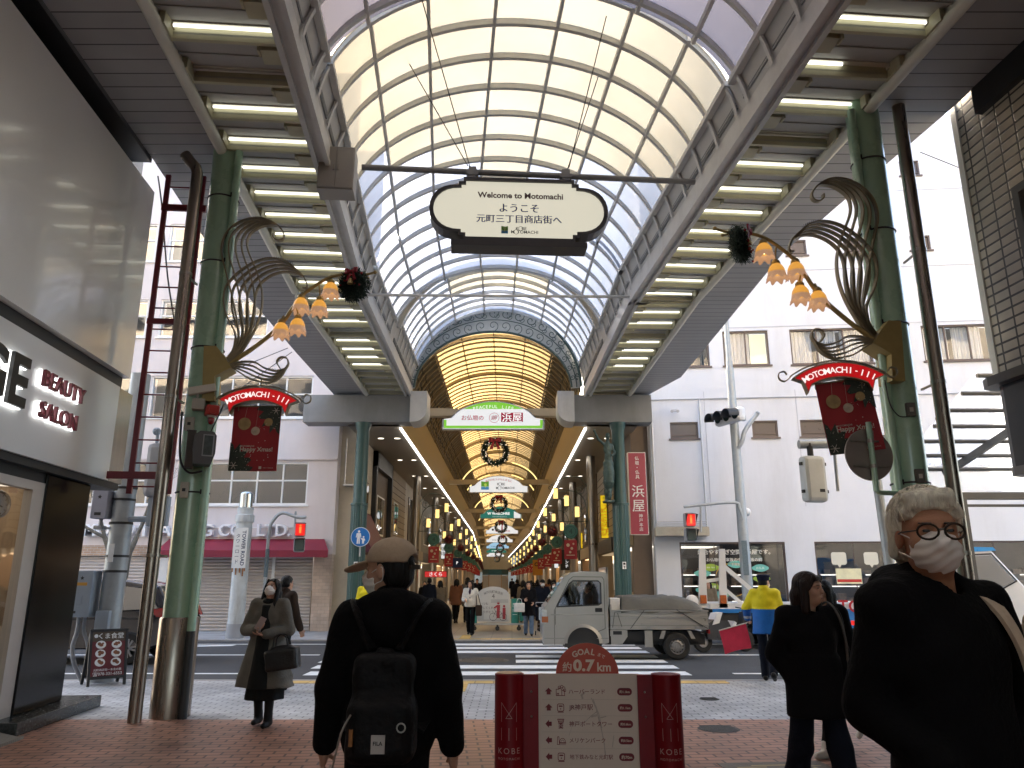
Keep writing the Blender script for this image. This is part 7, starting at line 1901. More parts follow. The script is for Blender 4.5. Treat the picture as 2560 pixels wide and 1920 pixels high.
q.build('clamp', inox, rsn)
# glass shelter at the right
gs = thing('glass_shelter', 'sloping corrugated glass canopy on dark steel frame behind the white-haired man', 'shelter', M=frame((0, 0, 0)))
shg = pane_mat('corrugated_glass', (.62, .66, .70), clear=.45)
dk = mat('shelter_steel', (.055, .058, .062), rough=.4, var=.12)
A0, A1 = at(2260, 1082, 13.0), at(2440, 905, 10.9)      # low left, high near
q = MB(); n = 120
x0 = 7.6; x1 = 12.5
ya, za, yb, zb = 14.9, 3.80, 12.2, 4.98
rows = [[(x0+(x1-x0)*i/n+dx, y, z+.018*math.sin(i*1.6)) for i in range(n+1)] for y, z, dx in ((ya, za, 0), (yb, zb, .15))]
q.loft(rows, caps=False, closed=False); q.build('roof_pane', shg, gs, smooth=180)
q = MB()
for k in range(7):
    t = k/6; y = ya+(yb-ya)*t; z = za+(zb-za)*t-.08; q.tube([(x0-.02+.15*t, y, z), (x1, y, z)], .04, 8)
q.beam((x0+.9, ya, za-.18), (x0+1.9, yb, zb-.18), .09, .12)
q.beam((x0, ya+.05, 3.2), (x1, ya+.05, 3.2), .1, .14); q.beam((x0, ya+.1, 3.02), (x1, ya+.1, 3.02), .05, .05)
for x in (8.75, 11.8): q.beam((x, ya, 0), (x, ya, 3.15), .14, .14, up=(0, 1, 0))
q.build('frame', dk, gs)
q = MB(); q.quad((x0-.1, ya, za-.02), (x1, ya, za-.02), (x1, ya+.05, 3.3), (x0-.1, ya+.05, 3.3)); q.build('front_pane', pane_mat('frosted_glass', (.62, .66, .70), clear=.3), gs)
q = MB(); q.cyl((8.95, 15.8, 0), (8.85, 15.8, 3.2), .06, n=12); q.build('signal_pole', mat('teal_pole', (.07, .2, .16), rough=.4, var=.1), label='slim green pole behind the white-haired man by the shelter', cat='pole')
# bare street tree left
def tree(loc, label, seed, H):
    t = thing('bare_tree', label, 'tree', loc); rnd = random.Random(seed)
    q = MB(); tw_ = MB()
    def grow(p, d, r, l, dep):
        pts = [p]; dd = Vector(d)
        for k in range(5):
            dd = (dd+Vector((rnd.gauss(0, .12), rnd.gauss(0, .12), rnd.gauss(.02, .06)))).normalized(); pts.append(pts[-1]+dd*l/5)
        rs = [r*(1-.42*k/5) for k in range(6)]
        (q if dep < 3 else tw_).tube(pts, rs, 10 if dep < 2 else 5)
        if dep >= 5: return
        for k in range(2 if dep == 0 else rnd.choice((2, 3))):
            nd = (dd+Vector((rnd.gauss(0, .55), rnd.gauss(0, .55), rnd.gauss(.15, .3)))).normalized()
            grow(pts[-1] if k < 2 else pts[3], nd, rs[-1]*rnd.uniform(.62, .85), l*rnd.uniform(.6, .82), dep+1)
    trunk = [(0, 0, 0), (.02, 0, .8), (0, 0, 1.5)]
    q.tube([Vector(p) for p in trunk], [.21, .18, .17], 12)
    for d in ((-.42, 0, 1), (.22, .1, 1)): grow(Vector((0, 0, 1.45)), Vector(d).normalized(), .12, 1.5, 0)
    q.build('trunk', mat('bark', (.16, .15, .125), rough=.9, var=.35, scale=9, bump=.8, bscale=30), t, smooth=60)
    lf = tw_
    lf.build('twigs', mat('twig', (.09, .08, .06), rough=.9, var=.2), t)
tree((-8.55, 18.6, 0) if False else (-11.3, 22.7, 0), 'bare pruned street tree behind the left poles', 6, 5)
# arcade kiosk on wheels and pillar
ks = thing('notice_cart', 'white arched notice cart on castors with green side posts at the covered street mouth', 'notice cart', M=frame((-.62, 26.2, 0), R(-2)))
tg = mat('cart_green', (.015, .20, .155), rough=.4, var=.06)
q = MB(); q.prism([(-.56, .28), (.56, .28), (.56, 1.05)]+[(.56*math.cos(a), 1.05+.36*math.sin(a)) for a in [PI*k/20 for k in range(1, 20)]]+[(-.56, 1.05)], -.03, .03); q.build('panel', mat('cart_white', (.55, .55, .53), rough=.5, var=.04), ks)
q = MB()
for x in (-.66, .72): q.cyl((x, .0, .24), (x, 0, 1.02 if x > 0 else .9), .13, n=20)
q.bbox(.86, 1.0, -.1, .5, .3, 1.05, .05); q.build('side_post', tg, ks, smooth=40)
q = MB(); q.box(-.8, 1.0, -.25, .45, .2, .25); q.build('deck', alu, ks)
for x in (-.6, .15, .85):
    q = MB(); q.lathe([(0, -.03), (.07, -.03), (.07, .03), (0, .03)], n=14, M=Matrix.Translation((x, -.18, .09)) @ Matrix.Rotation(PI/2, 4, 'X')); q.box(x-.03, x+.03, -.2, -.16, .1, .2); q.build('castor', blk_p, ks)
q = MB(); K = lambda x, z: Matrix.Translation((x, -.036, z)); arc_text(q, '神戸元町商店街', K(0, 1.24), .7, .085, .095); text(q, '4', K(0, 1.10), h=.14)
for i, tx in enumerate(('いつも', '押してくれて', 'ありがとう')): text(q, tx, K(-.44+.045*len(tx), .86-.13*i), h=.085, w=.09*len(tx))
for c in ((-.0, .44), (.33, .44)): line2(q, K(0, 0), [(c[0]+.12*math.cos(a), c[1]+.12*math.sin(a)) for a in [2*PI*k/18 for k in range(19)]], .012)
line2(q, K(0, 0), [(-.0, .44), (.08, .62), (.25, .6), (.33, .44), (.16, .42), (.08, .62), (.04, .68)], .012); line2(q, K(0, 0), [(-.5, .34), (.5, .34)], .01); q.build('print', mat('print_dark', (.06, .06, .06), rough=.5, var=0), ks)
q = MB(); poly2(q, K(.16, .62), [(-.05, -.22), (.05, -.22), (.06, 0), (.07, .2), (-.04, .2), (-.14, .12), (-.13, .08), (-.04, .12)]); disc2(q, K(.17, .88), (0, 0), .045); poly2(q, K(.36, .55), [(-.05, -.18), (.05, -.18), (.05, .18), (-.05, .18)]); disc2(q, K(.36, .78), (0, 0), .04); q.build('print_figures', mat('print_red', (.35, .04, .05), rough=.5, var=.2), ks)
q = MB(); poly2(q, K(-.25, 0), [(-.3, .36), (-.06, .36), (-.06, .6), (-.3, .6)]); poly2(q, K(.2, .98), [(-.28, -.1), (.3, -.1), (.3, .02), (-.28, .02)]); q.build('print_grey', mat('print_pale', (.42, .43, .43), rough=.5, var=.1), ks)
q = MB(); z0 = .5
for s_ in (((-.06, .75), (-.06, .88)), ((.06, .75), (.06, .88)), ((-.06, .88), (.02, .78)), ((.06, .88), (-.02, .78)), ((-.06, .6), (-.06, .7)), ((0, .6), (0, .7)), ((.06, .6), (.06, .7)), ((-.07, .52), (.07, .52))): line2(q, frame((.72, -.134, 0)), s_, .012)
q.build('post_marks', stk_w, ks)
pk = thing('notice_pillar', 'cream six-sided notice pillar with dark green top behind the cart', 'pillar', (cx(33)-.0, 33, 0))
hexa = lambda r: [(r*math.cos(PI/6+PI/3*k+R(30)), r*math.sin(PI/6+PI/3*k+R(30))) for k in range(6)]
q = MB(); q.prism(hexa(.52), .05, 1.80, plane='XY'); q.build('shaft', mat('pillar_cream', (.42, .36, .28), rough=.5, var=.05), pk)
q = MB(); q.prism(hexa(.55), 1.83, 2.05, plane='XY'); q.build('top', mat('pillar_teal', (.01, .07, .06), rough=.4, var=.1), pk)
q = MB()
for a, b_ in hexa(.525): q.box(a-.015, a+.015, b_-.015, b_+.015, .05, 1.83)
q.build('edge_trim', mat('pillar_wood', (.35, .2, .08), rough=.5, var=.1), pk)
q = MB(); q.bbox(.98, 1.45, 0, .5, .25, 1.1, .04, Matrix.Identity(4))
# security light on the white wall
q = MB(); 
for dx in (-.1, .1): q.cyl((dx, 0, 0), (dx, -.12, -.04), .05, .055, n=12)
q.box(-.12, .12, 0, .05, -.03, .06); o = q.build('wall_lamp', mat('lamp_white', (.5, .5, .52), rough=.4, var=.05), label='small twin spot lamp high on the white wall beside the canopy end', cat='wall lamp'); o.matrix_world = frame(at(1686, 1027, 25.7), R(-5))
q = MB(); q.ell((0, 0, 0), (.12, .1, .13), 16, 10); q.cyl((0, .02, .08), (0, .2, .12), .05, n=10); o = q.build('dome_camera', wht, label='white dome camera on the white wall above the right shop windows', cat='camera', smooth=60); o.matrix_world = frame(at(1868, 1280, 25.0), 0)
# ------------------------------------------------------------------ people: bodies and clothes grown as smooth surfaces
def nrm(v): return v/np.linalg.norm(v)
def sdf_mesh(prims, vox, disp=None):
    """smooth union of tapered limbs and ellipsoids, turned into one closed mesh (surface nets)"""
    lo = np.array([1e9]*3); hi = -lo
    for p in prims:
        if p[0][0] == '-': continue
        if p[0] == 'c': r = max(p[3], p[4]); P = np.array([p[1], p[2]]); a, b = P.min(0)-r, P.max(0)+r
        elif p[0] == 'e': r = np.array([max(p[2])]*3 if p[4] is not None else p[2]); a, b = np.array(p[1])-r, np.array(p[1])+r
        elif p[0] == 'f':
            T = np.array(p[1]); a = np.array([(T[:, 1]-T[:, 3]).min(), (T[:, 2]-T[:, 4]).min(), T[:, 0].min()]); b = np.array([(T[:, 1]+T[:, 3]).max(), (T[:, 2]+T[:, 4]).max(), T[:, 0].max()])
        else: r = np.linalg.norm(p[2])+p[3]; a, b = np.array(p[1])-r, np.array(p[1])+r
        lo = np.minimum(lo, a); hi = np.maximum(hi, b)
    lo -= 3*vox; hi += 3*vox
    n = np.ceil((hi-lo)/vox).astype(int)+1
    ax = [lo[i]+vox*np.arange(n[i]) for i in range(3)]
    D = np.full(n, 1.0)
    for p in prims:
        kind = p[0].lstrip('-'); sub = p[0][0] == '-'
        if kind == 'c': r = max(p[3], p[4]); k = p[5]; P = np.array([p[1], p[2]]); a, b = P.min(0)-r, P.max(0)+r
        elif kind == 'e': k = p[3]; r = np.array([max(p[2])]*3 if p[4] is not None else p[2]); a, b = np.array(p[1])-r, np.array(p[1])+r
        elif kind == 'f': k = p[2]; a, b = lo, hi
        else: k = p[4]; r = np.linalg.norm(p[2])+p[3]; a, b = np.array(p[1])-r, np.array(p[1])+r
        m = k*1.2+3*vox
        i0 = np.clip(np.floor((a-m-lo)/vox).astype(int), 0, n-1); i1 = np.clip(np.ceil((b+m-lo)/vox).astype(int)+1, 1, n)
        if (i1 <= i0).any(): continue
        sl = tuple(slice(i0[i], i1[i]) for i in range(3))
        X, Y, Z = np.meshgrid(*[ax[i][sl[i]] for i in range(3)], indexing='ij')
        if kind == 'c':
            A = np.array(p[1], float); B = np.array(p[2], float); ba = B-A; L2 = max(1e-9, ba @ ba)
            t = np.clip(((X-A[0])*ba[0]+(Y-A[1])*ba[1]+(Z-A[2])*ba[2])/L2, 0, 1)
            d = np.sqrt((X-A[0]-t*ba[0])**2+(Y-A[1]-t*ba[1])**2+(Z-A[2]-t*ba[2])**2)-(p[3]+(p[4]-p[3])*t)
        elif kind == 'e':
            x, y, z = X-p[1][0], Y-p[1][1], Z-p[1][2]
            if p[4] is not None:
                Rm = np.array(p[4]).T; x, y, z = [Rm[i, 0]*x+Rm[i, 1]*y+Rm[i, 2]*z for i in range(3)]
            r = p[2]; k0 = np.sqrt((x/r[0])**2+(y/r[1])**2+(z/r[2])**2); k1 = np.sqrt((x/r[0]**2)**2+(y/r[1]**2)**2+(z/r[2]**2)**2)+1e-9
            d = k0*(k0-1)/k1
        elif kind == 'f':
            T = np.array(p[1])[np.argsort(np.array(p[1])[:, 0])]
            f = [np.interp(Z, T[:, 0], T[:, j]) for j in (1, 2, 3, 4)]
            d = (np.sqrt(((X-f[0])/f[2])**2+((Y-f[1])/f[3])**2)-1)*np.minimum(f[2], f[3])
            if len(p) > 3: d = d+p[3](X, Y, Z)
            d = np.maximum(d, np.maximum(T[0, 0]-Z, Z-T[-1, 0]))
        else:
            x, y, z = X-p[1][0], Y-p[1][1], Z-p[1][2]
            if len(p) > 5 and p[5] is not None:
                Rm = np.array(p[5]).T; x, y, z = [Rm[i, 0]*x+Rm[i, 1]*y+Rm[i, 2]*z for i in range(3)]
            q = [np.abs(x)-p[2][0], np.abs(y)-p[2][1], np.abs(z)-p[2][2]]
            d = np.sqrt(np.maximum(q[0], 0)**2+np.maximum(q[1], 0)**2+np.maximum(q[2], 0)**2)+np.minimum(np.maximum(np.maximum(q[0], q[1]), q[2]), 0)-p[3]
        E = D[sl]
        if sub:
            h = np.clip(.5-.5*(E+d)/k, 0, 1); D[sl] = E*(1-h)-d*h+k*h*(1-h)
        else:
            h = np.clip(.5+.5*(E-d)/k, 0, 1); D[sl] = E*(1-h)+d*h-k*h*(1-h)
    if disp is not None:
        X, Y, Z = np.meshgrid(*ax, indexing='ij'); D = D+disp(X, Y, Z)
    D[0] = D[-1] = 1; D[:, 0] = D[:, -1] = 1; D[:, :, 0] = D[:, :, -1] = 1
    S = D < 0
    c = [S[i:n[0]-1+i, j:n[1]-1+j, l:n[2]-1+l] for i in (0, 1) for j in (0, 1) for l in (0, 1)]
    cnt = sum(x.astype(np.int8) for x in c); act = (cnt > 0) & (cnt < 8)
    idx = np.full(act.shape, -1); ii = np.argwhere(act); idx[act] = np.arange(len(ii))
    acc = np.zeros((len(ii), 3)); num = np.zeros(len(ii))
    cor = [(i, j, l) for i in (0, 1) for j in (0, 1) for l in (0, 1)]
    for a in range(8):
        for b in range(a+1, 8):
            df = np.abs(np.array(cor[a])-np.array(cor[b]))
            if df.sum() != 1: continue
            da = D[tuple((ii+cor[a]).T)]; db = D[tuple((ii+cor[b]).T)]
            m = (da < 0) != (db < 0); t = np.where(m, da/(da-db+1e-12), 0)
            P = np.array(cor[a])+t[:, None]*(np.array(cor[b])-np.array(cor[a])); acc[m] += P[m]; num[m] += 1
    V = lo+(ii+acc/num[:, None])*vox
    F = []
    for axn in range(3):
        u, w = [(1, 2), (2, 0), (0, 1)][axn]
        a = [slice(None)]*3; b = [slice(None)]*3; a[axn] = slice(0, -1); b[axn] = slice(1, None)
        ch = S[tuple(a)] != S[tuple(b)]; e = np.argwhere(ch)
        e = e[(e[:, u] > 0) & (e[:, w] > 0) & (e[:, u] < n[u]-1) & (e[:, w] < n[w]-1)]
        ins = S[tuple(e.T)]; q = []
        for du, dw in ((0, 0), (-1, 0), (-1, -1), (0, -1)):
            g = e.copy(); g[:, u] += du; g[:, w] += dw; q.append(idx[tuple(g.T)])
        q = np.stack(q, 1); q[~ins] = q[~ins][:, ::-1]; F.append(q)
    F = np.concatenate(F); F = F[(F >= 0).all(1)]
    return V, F
def mesh_obj(name, parts, m, parent):
    """parts: list of (V, F[, 4x4]) joined in one mesh"""
    vs = []; fs = []; o = 0
    for p in parts:
        V = np.asarray(p[0], float)
        if len(p) > 2: Mx = np.array(p[2]); V = V @ Mx[:3, :3].T + Mx[:3, 3]
        vs.append(V); fs += [tuple(int(i)+o for i in f) for f in p[1]]; o += len(V)
    V = np.concatenate(vs)
    me = bpy.data.meshes.new(name); me.from_pydata(V.tolist(), [], fs); me.materials.append(m); me.shade_smooth()
    ob = bpy.data.objects.new(name, me); COL.objects.link(ob); ob.parent = parent
    return ob
def cloth(name, col, fine=1.0, rough=.85):
    if name in MATS: return MATS[name]
    m = mat(name, col, rough=rough, var=.14, scale=9, bump=.35*fine, bscale=55, spec=.2 if sum(col) > .05 else .12); n, L, b = nodes_of(m)
    b.inputs['Sheen Weight'].default_value = .08 if sum(col) > .2 else 0; return m
def skin(name='skin', col=(.48, .275, .185)):
    m = mat(name, col, rough=.5, var=.10, scale=14, bump=.12, bscale=120, spec=.35); nodes_of(m)[2].inputs['Subsurface Weight'].default_value = .08; nodes_of(m)[2].inputs['Subsurface Scale'].default_value = .02
    return m
def hair_m(name, col):
    return mat(name, col, rough=.45, var=.35, scale=40, bump=.6, bscale=90, stretch=(1, 1, .12), spec=.22)
def wrinkle(amp, f=1.0):
    def d(X, Y, Z):
        a = np.sin(31*f*Z+9*f*X+3*np.sin(7*f*X+5*f*Z)); b = np.sin(23*f*X-17*f*Z+11*f*Y+2*np.sin(9*f*Y)); c = np.sin(47*f*Z+25*f*Y-19*f*X)
        return amp*(.5*a+.35*b+.25*c)*np.clip(.6+.5*np.sin(5*Z+2*X), .15, 1)
    return d
HEADP = [('e', (0, -.012, .028), (.076, .094, .086), .02, None), ('e', (0, .025, -.03), (.060, .066, .082), .03, None), ('e', (0, .038, -.084), (.042, .042, .032), .03, None),
         ('c', (0, .088, .006), (0, .104, -.026), .009, .014, .014), ('e', (0, .072, .028), (.05, .018, .012), .02, None), ('e', (.038, .058, -.03), (.026, .024, .024), .02, None), ('e', (-.038, .058, -.03), (.026, .024, .024), .02, None),
         ('-e', (.031, .100, .006), (.019, .015, .011), .012, None), ('-e', (-.031, .100, .006), (.019, .015, .011), .012, None), ('e', (.031, .078, .004), (.014, .012, .012), .006, None), ('e', (-.031, .078, .004), (.014, .012, .012), .006, None),
         ('e', (0, .089, -.060), (.023, .010, .007), .008, None), ('e', (0, .086, -.072), (.019, .010, .007), .008, None), ('e', (.078, -.006, -.008), (.010, .021, .032), .006, None), ('e', (-.078, -.006, -.008), (.010, .021, .032), .006, None),
         ('c', (0, -.014, -.06), (0, -.032, -.20), .053, .060, .03)]
def hairP(style):
    P = [('e', (0, -.016, .036), (.086, .104, .092), .02, None)]
    if style == 'short': P += [('e', (0, -.04, -.01), (.082, .078, .07), .03, None), ('-b', (0, .125, -.06), (.062, .07, .085), .02, .02), ('-b', (0, .04, -.16), (.2, .2, .085), .01, .02)]
    elif style == 'crop': P = [('e', (0, -.016, .030), (.080, .098, .088), .02, None), ('e', (0, -.045, -.03), (.074, .060, .06), .03, None), ('-b', (0, .125, -.06), (.066, .08, .11), .02, .02), ('-b', (0, .0, -.19), (.2, .2, .09), .01, .02)]
    elif style == 'white': P = [('e', (0, -.02, .048), (.090, .108, .090), .02, None), ('e', (0, -.06, -.03), (.084, .062, .085), .04, None), ('c', (.080, -.02, .05), (.083, -.035, -.05), .018, .016, .03), ('c', (-.080, -.02, .05), (-.083, -.035, -.05), .018, .016, .03), ('-b', (.1, .085, -.05), (.045, .06, .085), .005, .01), ('-b', (-.1, .085, -.05), (.045, .06, .085), .005, .01),
                           ('c', (-.045, .058, .108), (.055, .05, .10), .020, .017, .03), ('c', (-.03, .076, .098), (-.078, .05, .055), .012, .009, .02), ('c', (.0, .074, .10), (.072, .05, .06), .012, .009, .02), ('-b', (.0, .145, -.052), (.050, .07, .10), .015, .015), ('-b', (0, .05, -.19), (.2, .09, .10), .01, .02)]
    else:
        z = {'bob': -.15, 'long': -.26, 'longest': -.30}[style]
        P += [('e', (0, -.065, -.05), (.085, .055, .13), .03, None), ('c', (.078, .012, .03), (.088, .01, z), .030, .034, .03), ('c', (-.078, .012, .03), (-.088, .01, z), .030, .034, .03), ('c', (.05, -.07, -.05), (.05, -.08, z), .05, .04, .04), ('c', (-.05, -.07, -.05), (-.05, -.08, z), .05, .04, .04),
              ('-b', (0, .13, -.09), (.050, .085, .13), .02, .02), ('c', (-.045, .07, .085), (-.078, .045, .0), .014, .011, .015), ('c', (.045, .07, .085), (.078, .045, .0), .014, .011, .015)]
        if style == 'bob': P += [('c', (-.045, .075, .075), (.045, .075, .072), .017, .017, .015)]
    return P
def hand_mesh(w, d, pn, side, curl, vox=.006, s=1.0, spread=.10):
    """w wrist, d direction of the hand, pn palm normal (towards what it faces), side +1/-1: where the thumb leaves"""
    d = nrm(np.array(d, float)); pn = np.array(pn, float); pn = nrm(pn-d*(pn @ d)); x = np.cross(d, pn)*side
    P = [('e', tuple(w+d*.045*s), (.040*s, .042*s, .017*s), .01, np.stack([x, d, pn], 1)), ('c', tuple(w-d*.02*s), tuple(w+d*.02*s), .026*s, .028*s, .015)]
    for i, (off, L) in enumerate(((.029, .070), (.010, .080), (-.009, .075), (-.027, .058))):
        p = w+d*.078*s+x*off*s; a = curl*.35; dr = nrm(d+x*off*spread*18)
        for j, k in enumerate((.45, .30, .25)):
            dd = dr*math.cos(a)+pn*math.sin(a); q = p+dd*L*k*s; r0 = (.0092-.0009*j)*s; P.append(('c', tuple(p), tuple(q), r0, r0-.0008*s, .004)); p = q; a += curl*(.55+.12*i)
    p = w+d*.025*s+x*.032*s; dd = nrm(d*.75+x*.55+pn*.35)
    for L, r in ((.035, .0115), (.030, .010), (.024, .009)):
        q = p+dd*L*s; P.append(('c', tuple(p), tuple(q), r*s, (r-.001)*s, .006)); p = q; dd = nrm(dd+pn*.35*curl-x*.25*curl)
    return sdf_mesh(P, vox)
def person(label, loc, rz, H=1.65, fine=2, hair='short', hairm=None, yaw=0, pitch=0, lean=0, legs=((14, 6), (-14, 18)), arms=((-8, 8, 12, 0), (10, 8, 14, 0)), fat=.02, top=None, hem=.88, coat=None, collar=.0, hood=False,
           bottom=None, wide=.0, skirt=None, shoes=None, mask=None, skinm=None, curl=.7, group=None, armpts=None, handd=None, sole=None, name='person', twocol=None, extra=None):
    """fine 0 coarse .. 3 close-up. legs: (thigh swing, knee bend); arms: (swing, out, elbow, inward)"""
    s = H/1.7; t = thing(name, label, 'person', loc, rz, group); vox = (.032, .022, .016, .011)[fine]*1.0
    sm = skinm or skin()
    A = lambda *v: np.array(v, float)
    J = {}; low = 9
    for i, sx in enumerate((-1, 1)):
        th, kn = legs[i]; h = A(sx*.088, 0, .90); a = R(th); k = h+A(sx*.01, math.sin(a), -math.cos(a))*.42; a2 = R(th-kn); an = k+A(0, math.sin(a2), -math.cos(a2))*.40
        J['leg', i] = (h, k, an, a2); low = min(low, an[2]+(-.085 if a2 > -.5 else -.085-.04*math.sin(-a2)))
    dz = A(0, 0, -low)
    for i in (0, 1): h, k, an, a2 = J['leg', i]; J['leg', i] = (h+dz, k+dz, an+dz, a2)
    ln = R(lean); up = lambda p: A(p[0], p[1]*math.cos(ln)+(p[2]-.95)*math.sin(ln), .95+(p[2]-.95)*math.cos(ln)-p[1]*math.sin(ln))+dz
    for i, sx in enumerate((-1, 1)):
        sh = up(A(sx*.175, -.005, 1.39))
        if armpts and armpts[i] is not None: el, wr = [A(*q)+dz for q in armpts[i]]
        else:
            f, ab, fl, inw = arms[i]; f, ab, fl = R(f), R(ab), R(fl)
            el = sh+A(sx*math.sin(ab), math.sin(f)*math.cos(ab), -math.cos(f)*math.cos(ab))*.275; wr = el+nrm(A(sx*math.sin(ab)*.6-sx*inw, math.sin(f+fl), -math.cos(f+fl)))*.245
        J['arm', i] = (sh, el, wr)
    Hm = Matrix.Scale(s, 4) @ Matrix.Translation(up(A(0, -.005, 1.46))) @ Matrix.Rotation(R(yaw), 4, 'Z') @ Matrix.Rotation(R(pitch)-ln*.5, 4, 'X') @ Matrix.Translation((0, .022, .13))
    hv = (.016, .011, .0075, .005)[fine]
    # body: head, neck, trunk, limbs and hands in one mesh
    core = [('c', up(A(0, -.02, 1.34)), up(A(0, -.02, 1.0)), .09, .09, .05), ('c', up(A(-.14, 0, 1.38)), up(A(.14, 0, 1.38)), .045, .045, .05)]
    for i in (0, 1):
        sh, el, wr = J['arm', i]; core += [('c', sh, el, .040, .034, .03), ('c', el, wr, .034, .024, .02)]; h, k, an, a2 = J['leg', i]; core += [('c', h, k, .065, .048, .05), ('c', k, an, .044, .030, .03)]
    V, F = sdf_mesh(core, max(.018, vox)); parts = [(V*s, F)]
    V, F = sdf_mesh(HEADP, hv); parts.append((V, F, Hm))
    for i, sx in enumerate((-1, 1)):
        sh, el, wr = J['arm', i]; d = nrm(wr-el); pn = A(-sx*1.0, .25, 0)
        if handd and handd[i]: d, pn = A(*handd[i][0]), A(*handd[i][1])
        if fine >= 1: V, F = hand_mesh(wr, d, pn, sx, curl, (.01, .0085, .0065, .0048)[fine]); parts.append((V*s, F))
        else: V, F = sdf_mesh([('e', tuple(wr+d*.06), (.045, .045, .08), .02, None)], .02); parts.append((V*s, F))
    mesh_obj('body', parts, sm, t)
    # clothes
    W = wrinkle((.006, .007, .007, .0075)[fine]); g = fat
    T = [('e', up(A(0, .0, 1.25)), (.158+g, .108+g, .19), .05, None), ('e', up(A(0, .008, 1.06)), (.142+g, .105+g, .17), .06, None), ('c', up(A(-.145, -.01, 1.385)), up(A(.145, -.01, 1.385)), .056+g*.7, .056+g*.7, .06), ('c', up(A(0, -.02, 1.40)), up(A(0, -.02, 1.455+collar)), .080+g*.5, .068+g*.5, .03)]
    if coat: T.append(('f', [(z, (lambda q: q[0])(up(A(0, 0, z))), up(A(0, 0, z))[1]+(0 if z > .9 else .0), rx, ry) for z, rx, ry in coat], .04, lambda X, Y, Z: .012*np.clip((1.0-Z)*2, 0, 1)*np.sin(6*np.arctan2(Y, X)+4*Z)))
    else: T.append(('e', up(A(0, 0, .95)), (.158+g, .112+g, .16), .05, None))
    for i in (0, 1):
        sh, el, wr = J['arm', i]; T += [('c', sh, el, .056+g*.55, .048+g*.5, .04), ('c', el, wr-nrm(wr-el)*.015, .048+g*.5, .038+g*.45, .03)]
    if hood:
        for a in range(-5, 6): p0 = up(A(.105*math.sin(a*.55), -.045-.075*math.cos(a*.55), 1.45-.045*abs(a)/5+.015)); p1 = up(A(.105*math.sin((a+1)*.55), -.045-.075*math.cos((a+1)*.55), 1.45-.045*abs(a+1)/5+.015)); T.append(('c', p0, p1, .042, .042, .03))
        T.append(('e', up(A(0, -.13, 1.37)), (.11, .06, .10), .04, None))
    if not coat: T.append(('-b', up(A(0, 0, hem-.35)), (.25, .5, .35), .005, .02))
    T.append(('-c', up(A(0, .012, 1.42)), up(A(0, .03, 1.56)), .052, .066, .012))
    V, F = sdf_mesh(T, vox, W); mesh_obj('jacket' if not coat else 'coat', [(V*s, F)], top, t)
    if bottom and not skirt:
        Bp = [('e', (0, -.005, .93+dz[2]), (.150, .108, .11), .05, None)]
        for i in (0, 1):
            h, k, an, a2 = J['leg', i]; Bp += [('c', h, k, .082, .064+wide*.5, .05), ('c', k, an+A(0, 0, -.0), .062+wide*.6, .048+wide, .03)]
        V, F = sdf_mesh(Bp, vox, wrinkle(.006, .9)); mesh_obj('trousers', [(V*s, F)], bottom, t)
    if skirt:
        V, F = sdf_mesh([('f', [(z+dz[2], 0, .0, rx, ry) for z, rx, ry in skirt], .02, lambda X, Y, Z: .010*np.clip((1.0-Z)*2, 0, 1)*np.sin(7*np.arctan2(Y, X)))], vox, wrinkle(.003)); mesh_obj('skirt', [(V*s, F)], bottom, t)
    for i in (0, 1):
        h, k, an, a2 = J['leg', i]; pt = min(0, a2+.25)*1.0 if a2 < -.25 else 0; f = A(0, math.cos(pt), math.sin(pt)); u = A(0, -math.sin(pt), math.cos(pt))
        Sp = [('c', an-u*.035-f*.045, an-u*.05+f*.13, .042, .032, .03), ('c', an-u*.03, an+u*.05, .044, .040, .03), ('-b', tuple(an-u*.135+f*.05), (.2, .3, .05), .001, .006, np.stack([A(1, 0, 0), f, u], 1))]
        if shoes == 'boot' or skirt: Sp.append(('c', an, k*.62+an*.38, .047, .058, .03))
        V, F = sdf_mesh(Sp, max(.0085, vox*.62)); mesh_obj('boot' if skirt else 'shoe', [(V*s, F)], sole or cloth('shoe_black', (.015, .014, .014), .4, .45), t)
    # hair, eyes, mask
    if hair:
        V, F = sdf_mesh(hairP(hair), hv, lambda X, Y, Z: .0011*np.sin(95*X+11*np.sin(7*Z)+40*Y)+.0008*np.sin(190*Y+60*X+9*Z)); mesh_obj('hair', [(V, F, Hm)], hairm or hair_m('hair_black', (.005, .0042, .004)), t)
    if fine >= 1:
        V, F = sdf_mesh([('e', (sx*.031, .0895, .004), (.0115, .004, .0055), .001, None) for sx in (-1, 1)]+[('c', (sx*.018, .094, .024), (sx*.048, .084, .026), .0035, .0025, .001) for sx in (-1, 1)], .003); mesh_obj('eyes', [(V, F, Hm)], mat('eye_dark', (.02, .014, .012), rough=.3, var=0), t)
        if not mask: V, F = sdf_mesh([('c', (-.018, .098, -.066), (.018, .098, -.066), .0035, .0035, .001)], .003); mesh_obj('mouth', [(V, F, Hm)], mat('lips', (.25, .09, .075), rough=.5, var=0), t)
    if mask:
        Mk = [('e', (0, .040, -.048), (.066, .078, .066), .01, None), ('c', (0, .094, -.006), (0, .116, -.036), .012, .018, .02), ('-b', (0, -.06, -.05), (.2, .095, .2), .0, .004), ('-b', (0, .05, .05), (.2, .2, .046), .0, .006)]
        V, F = sdf_mesh(Mk, hv*.8, lambda X, Y, Z: .0018*np.sin(230*Z+6*np.sin(30*X))); mesh_obj('mask', [(V, F, Hm)], mask, t)
        q = MB(Hm)
        for sx in (-1, 1): q.tube(bez([(sx*.055, .062, -.02), (sx*.074, .02, .0), (sx*.086, -.02, .008), (sx*.080, -.018, -.04), (sx*.072, .015, -.055), (sx*.052, .055, -.075)], 5), .0022, 5)
        q.build('ear_loop', mask, t)
    bpy.context.view_layer.update()
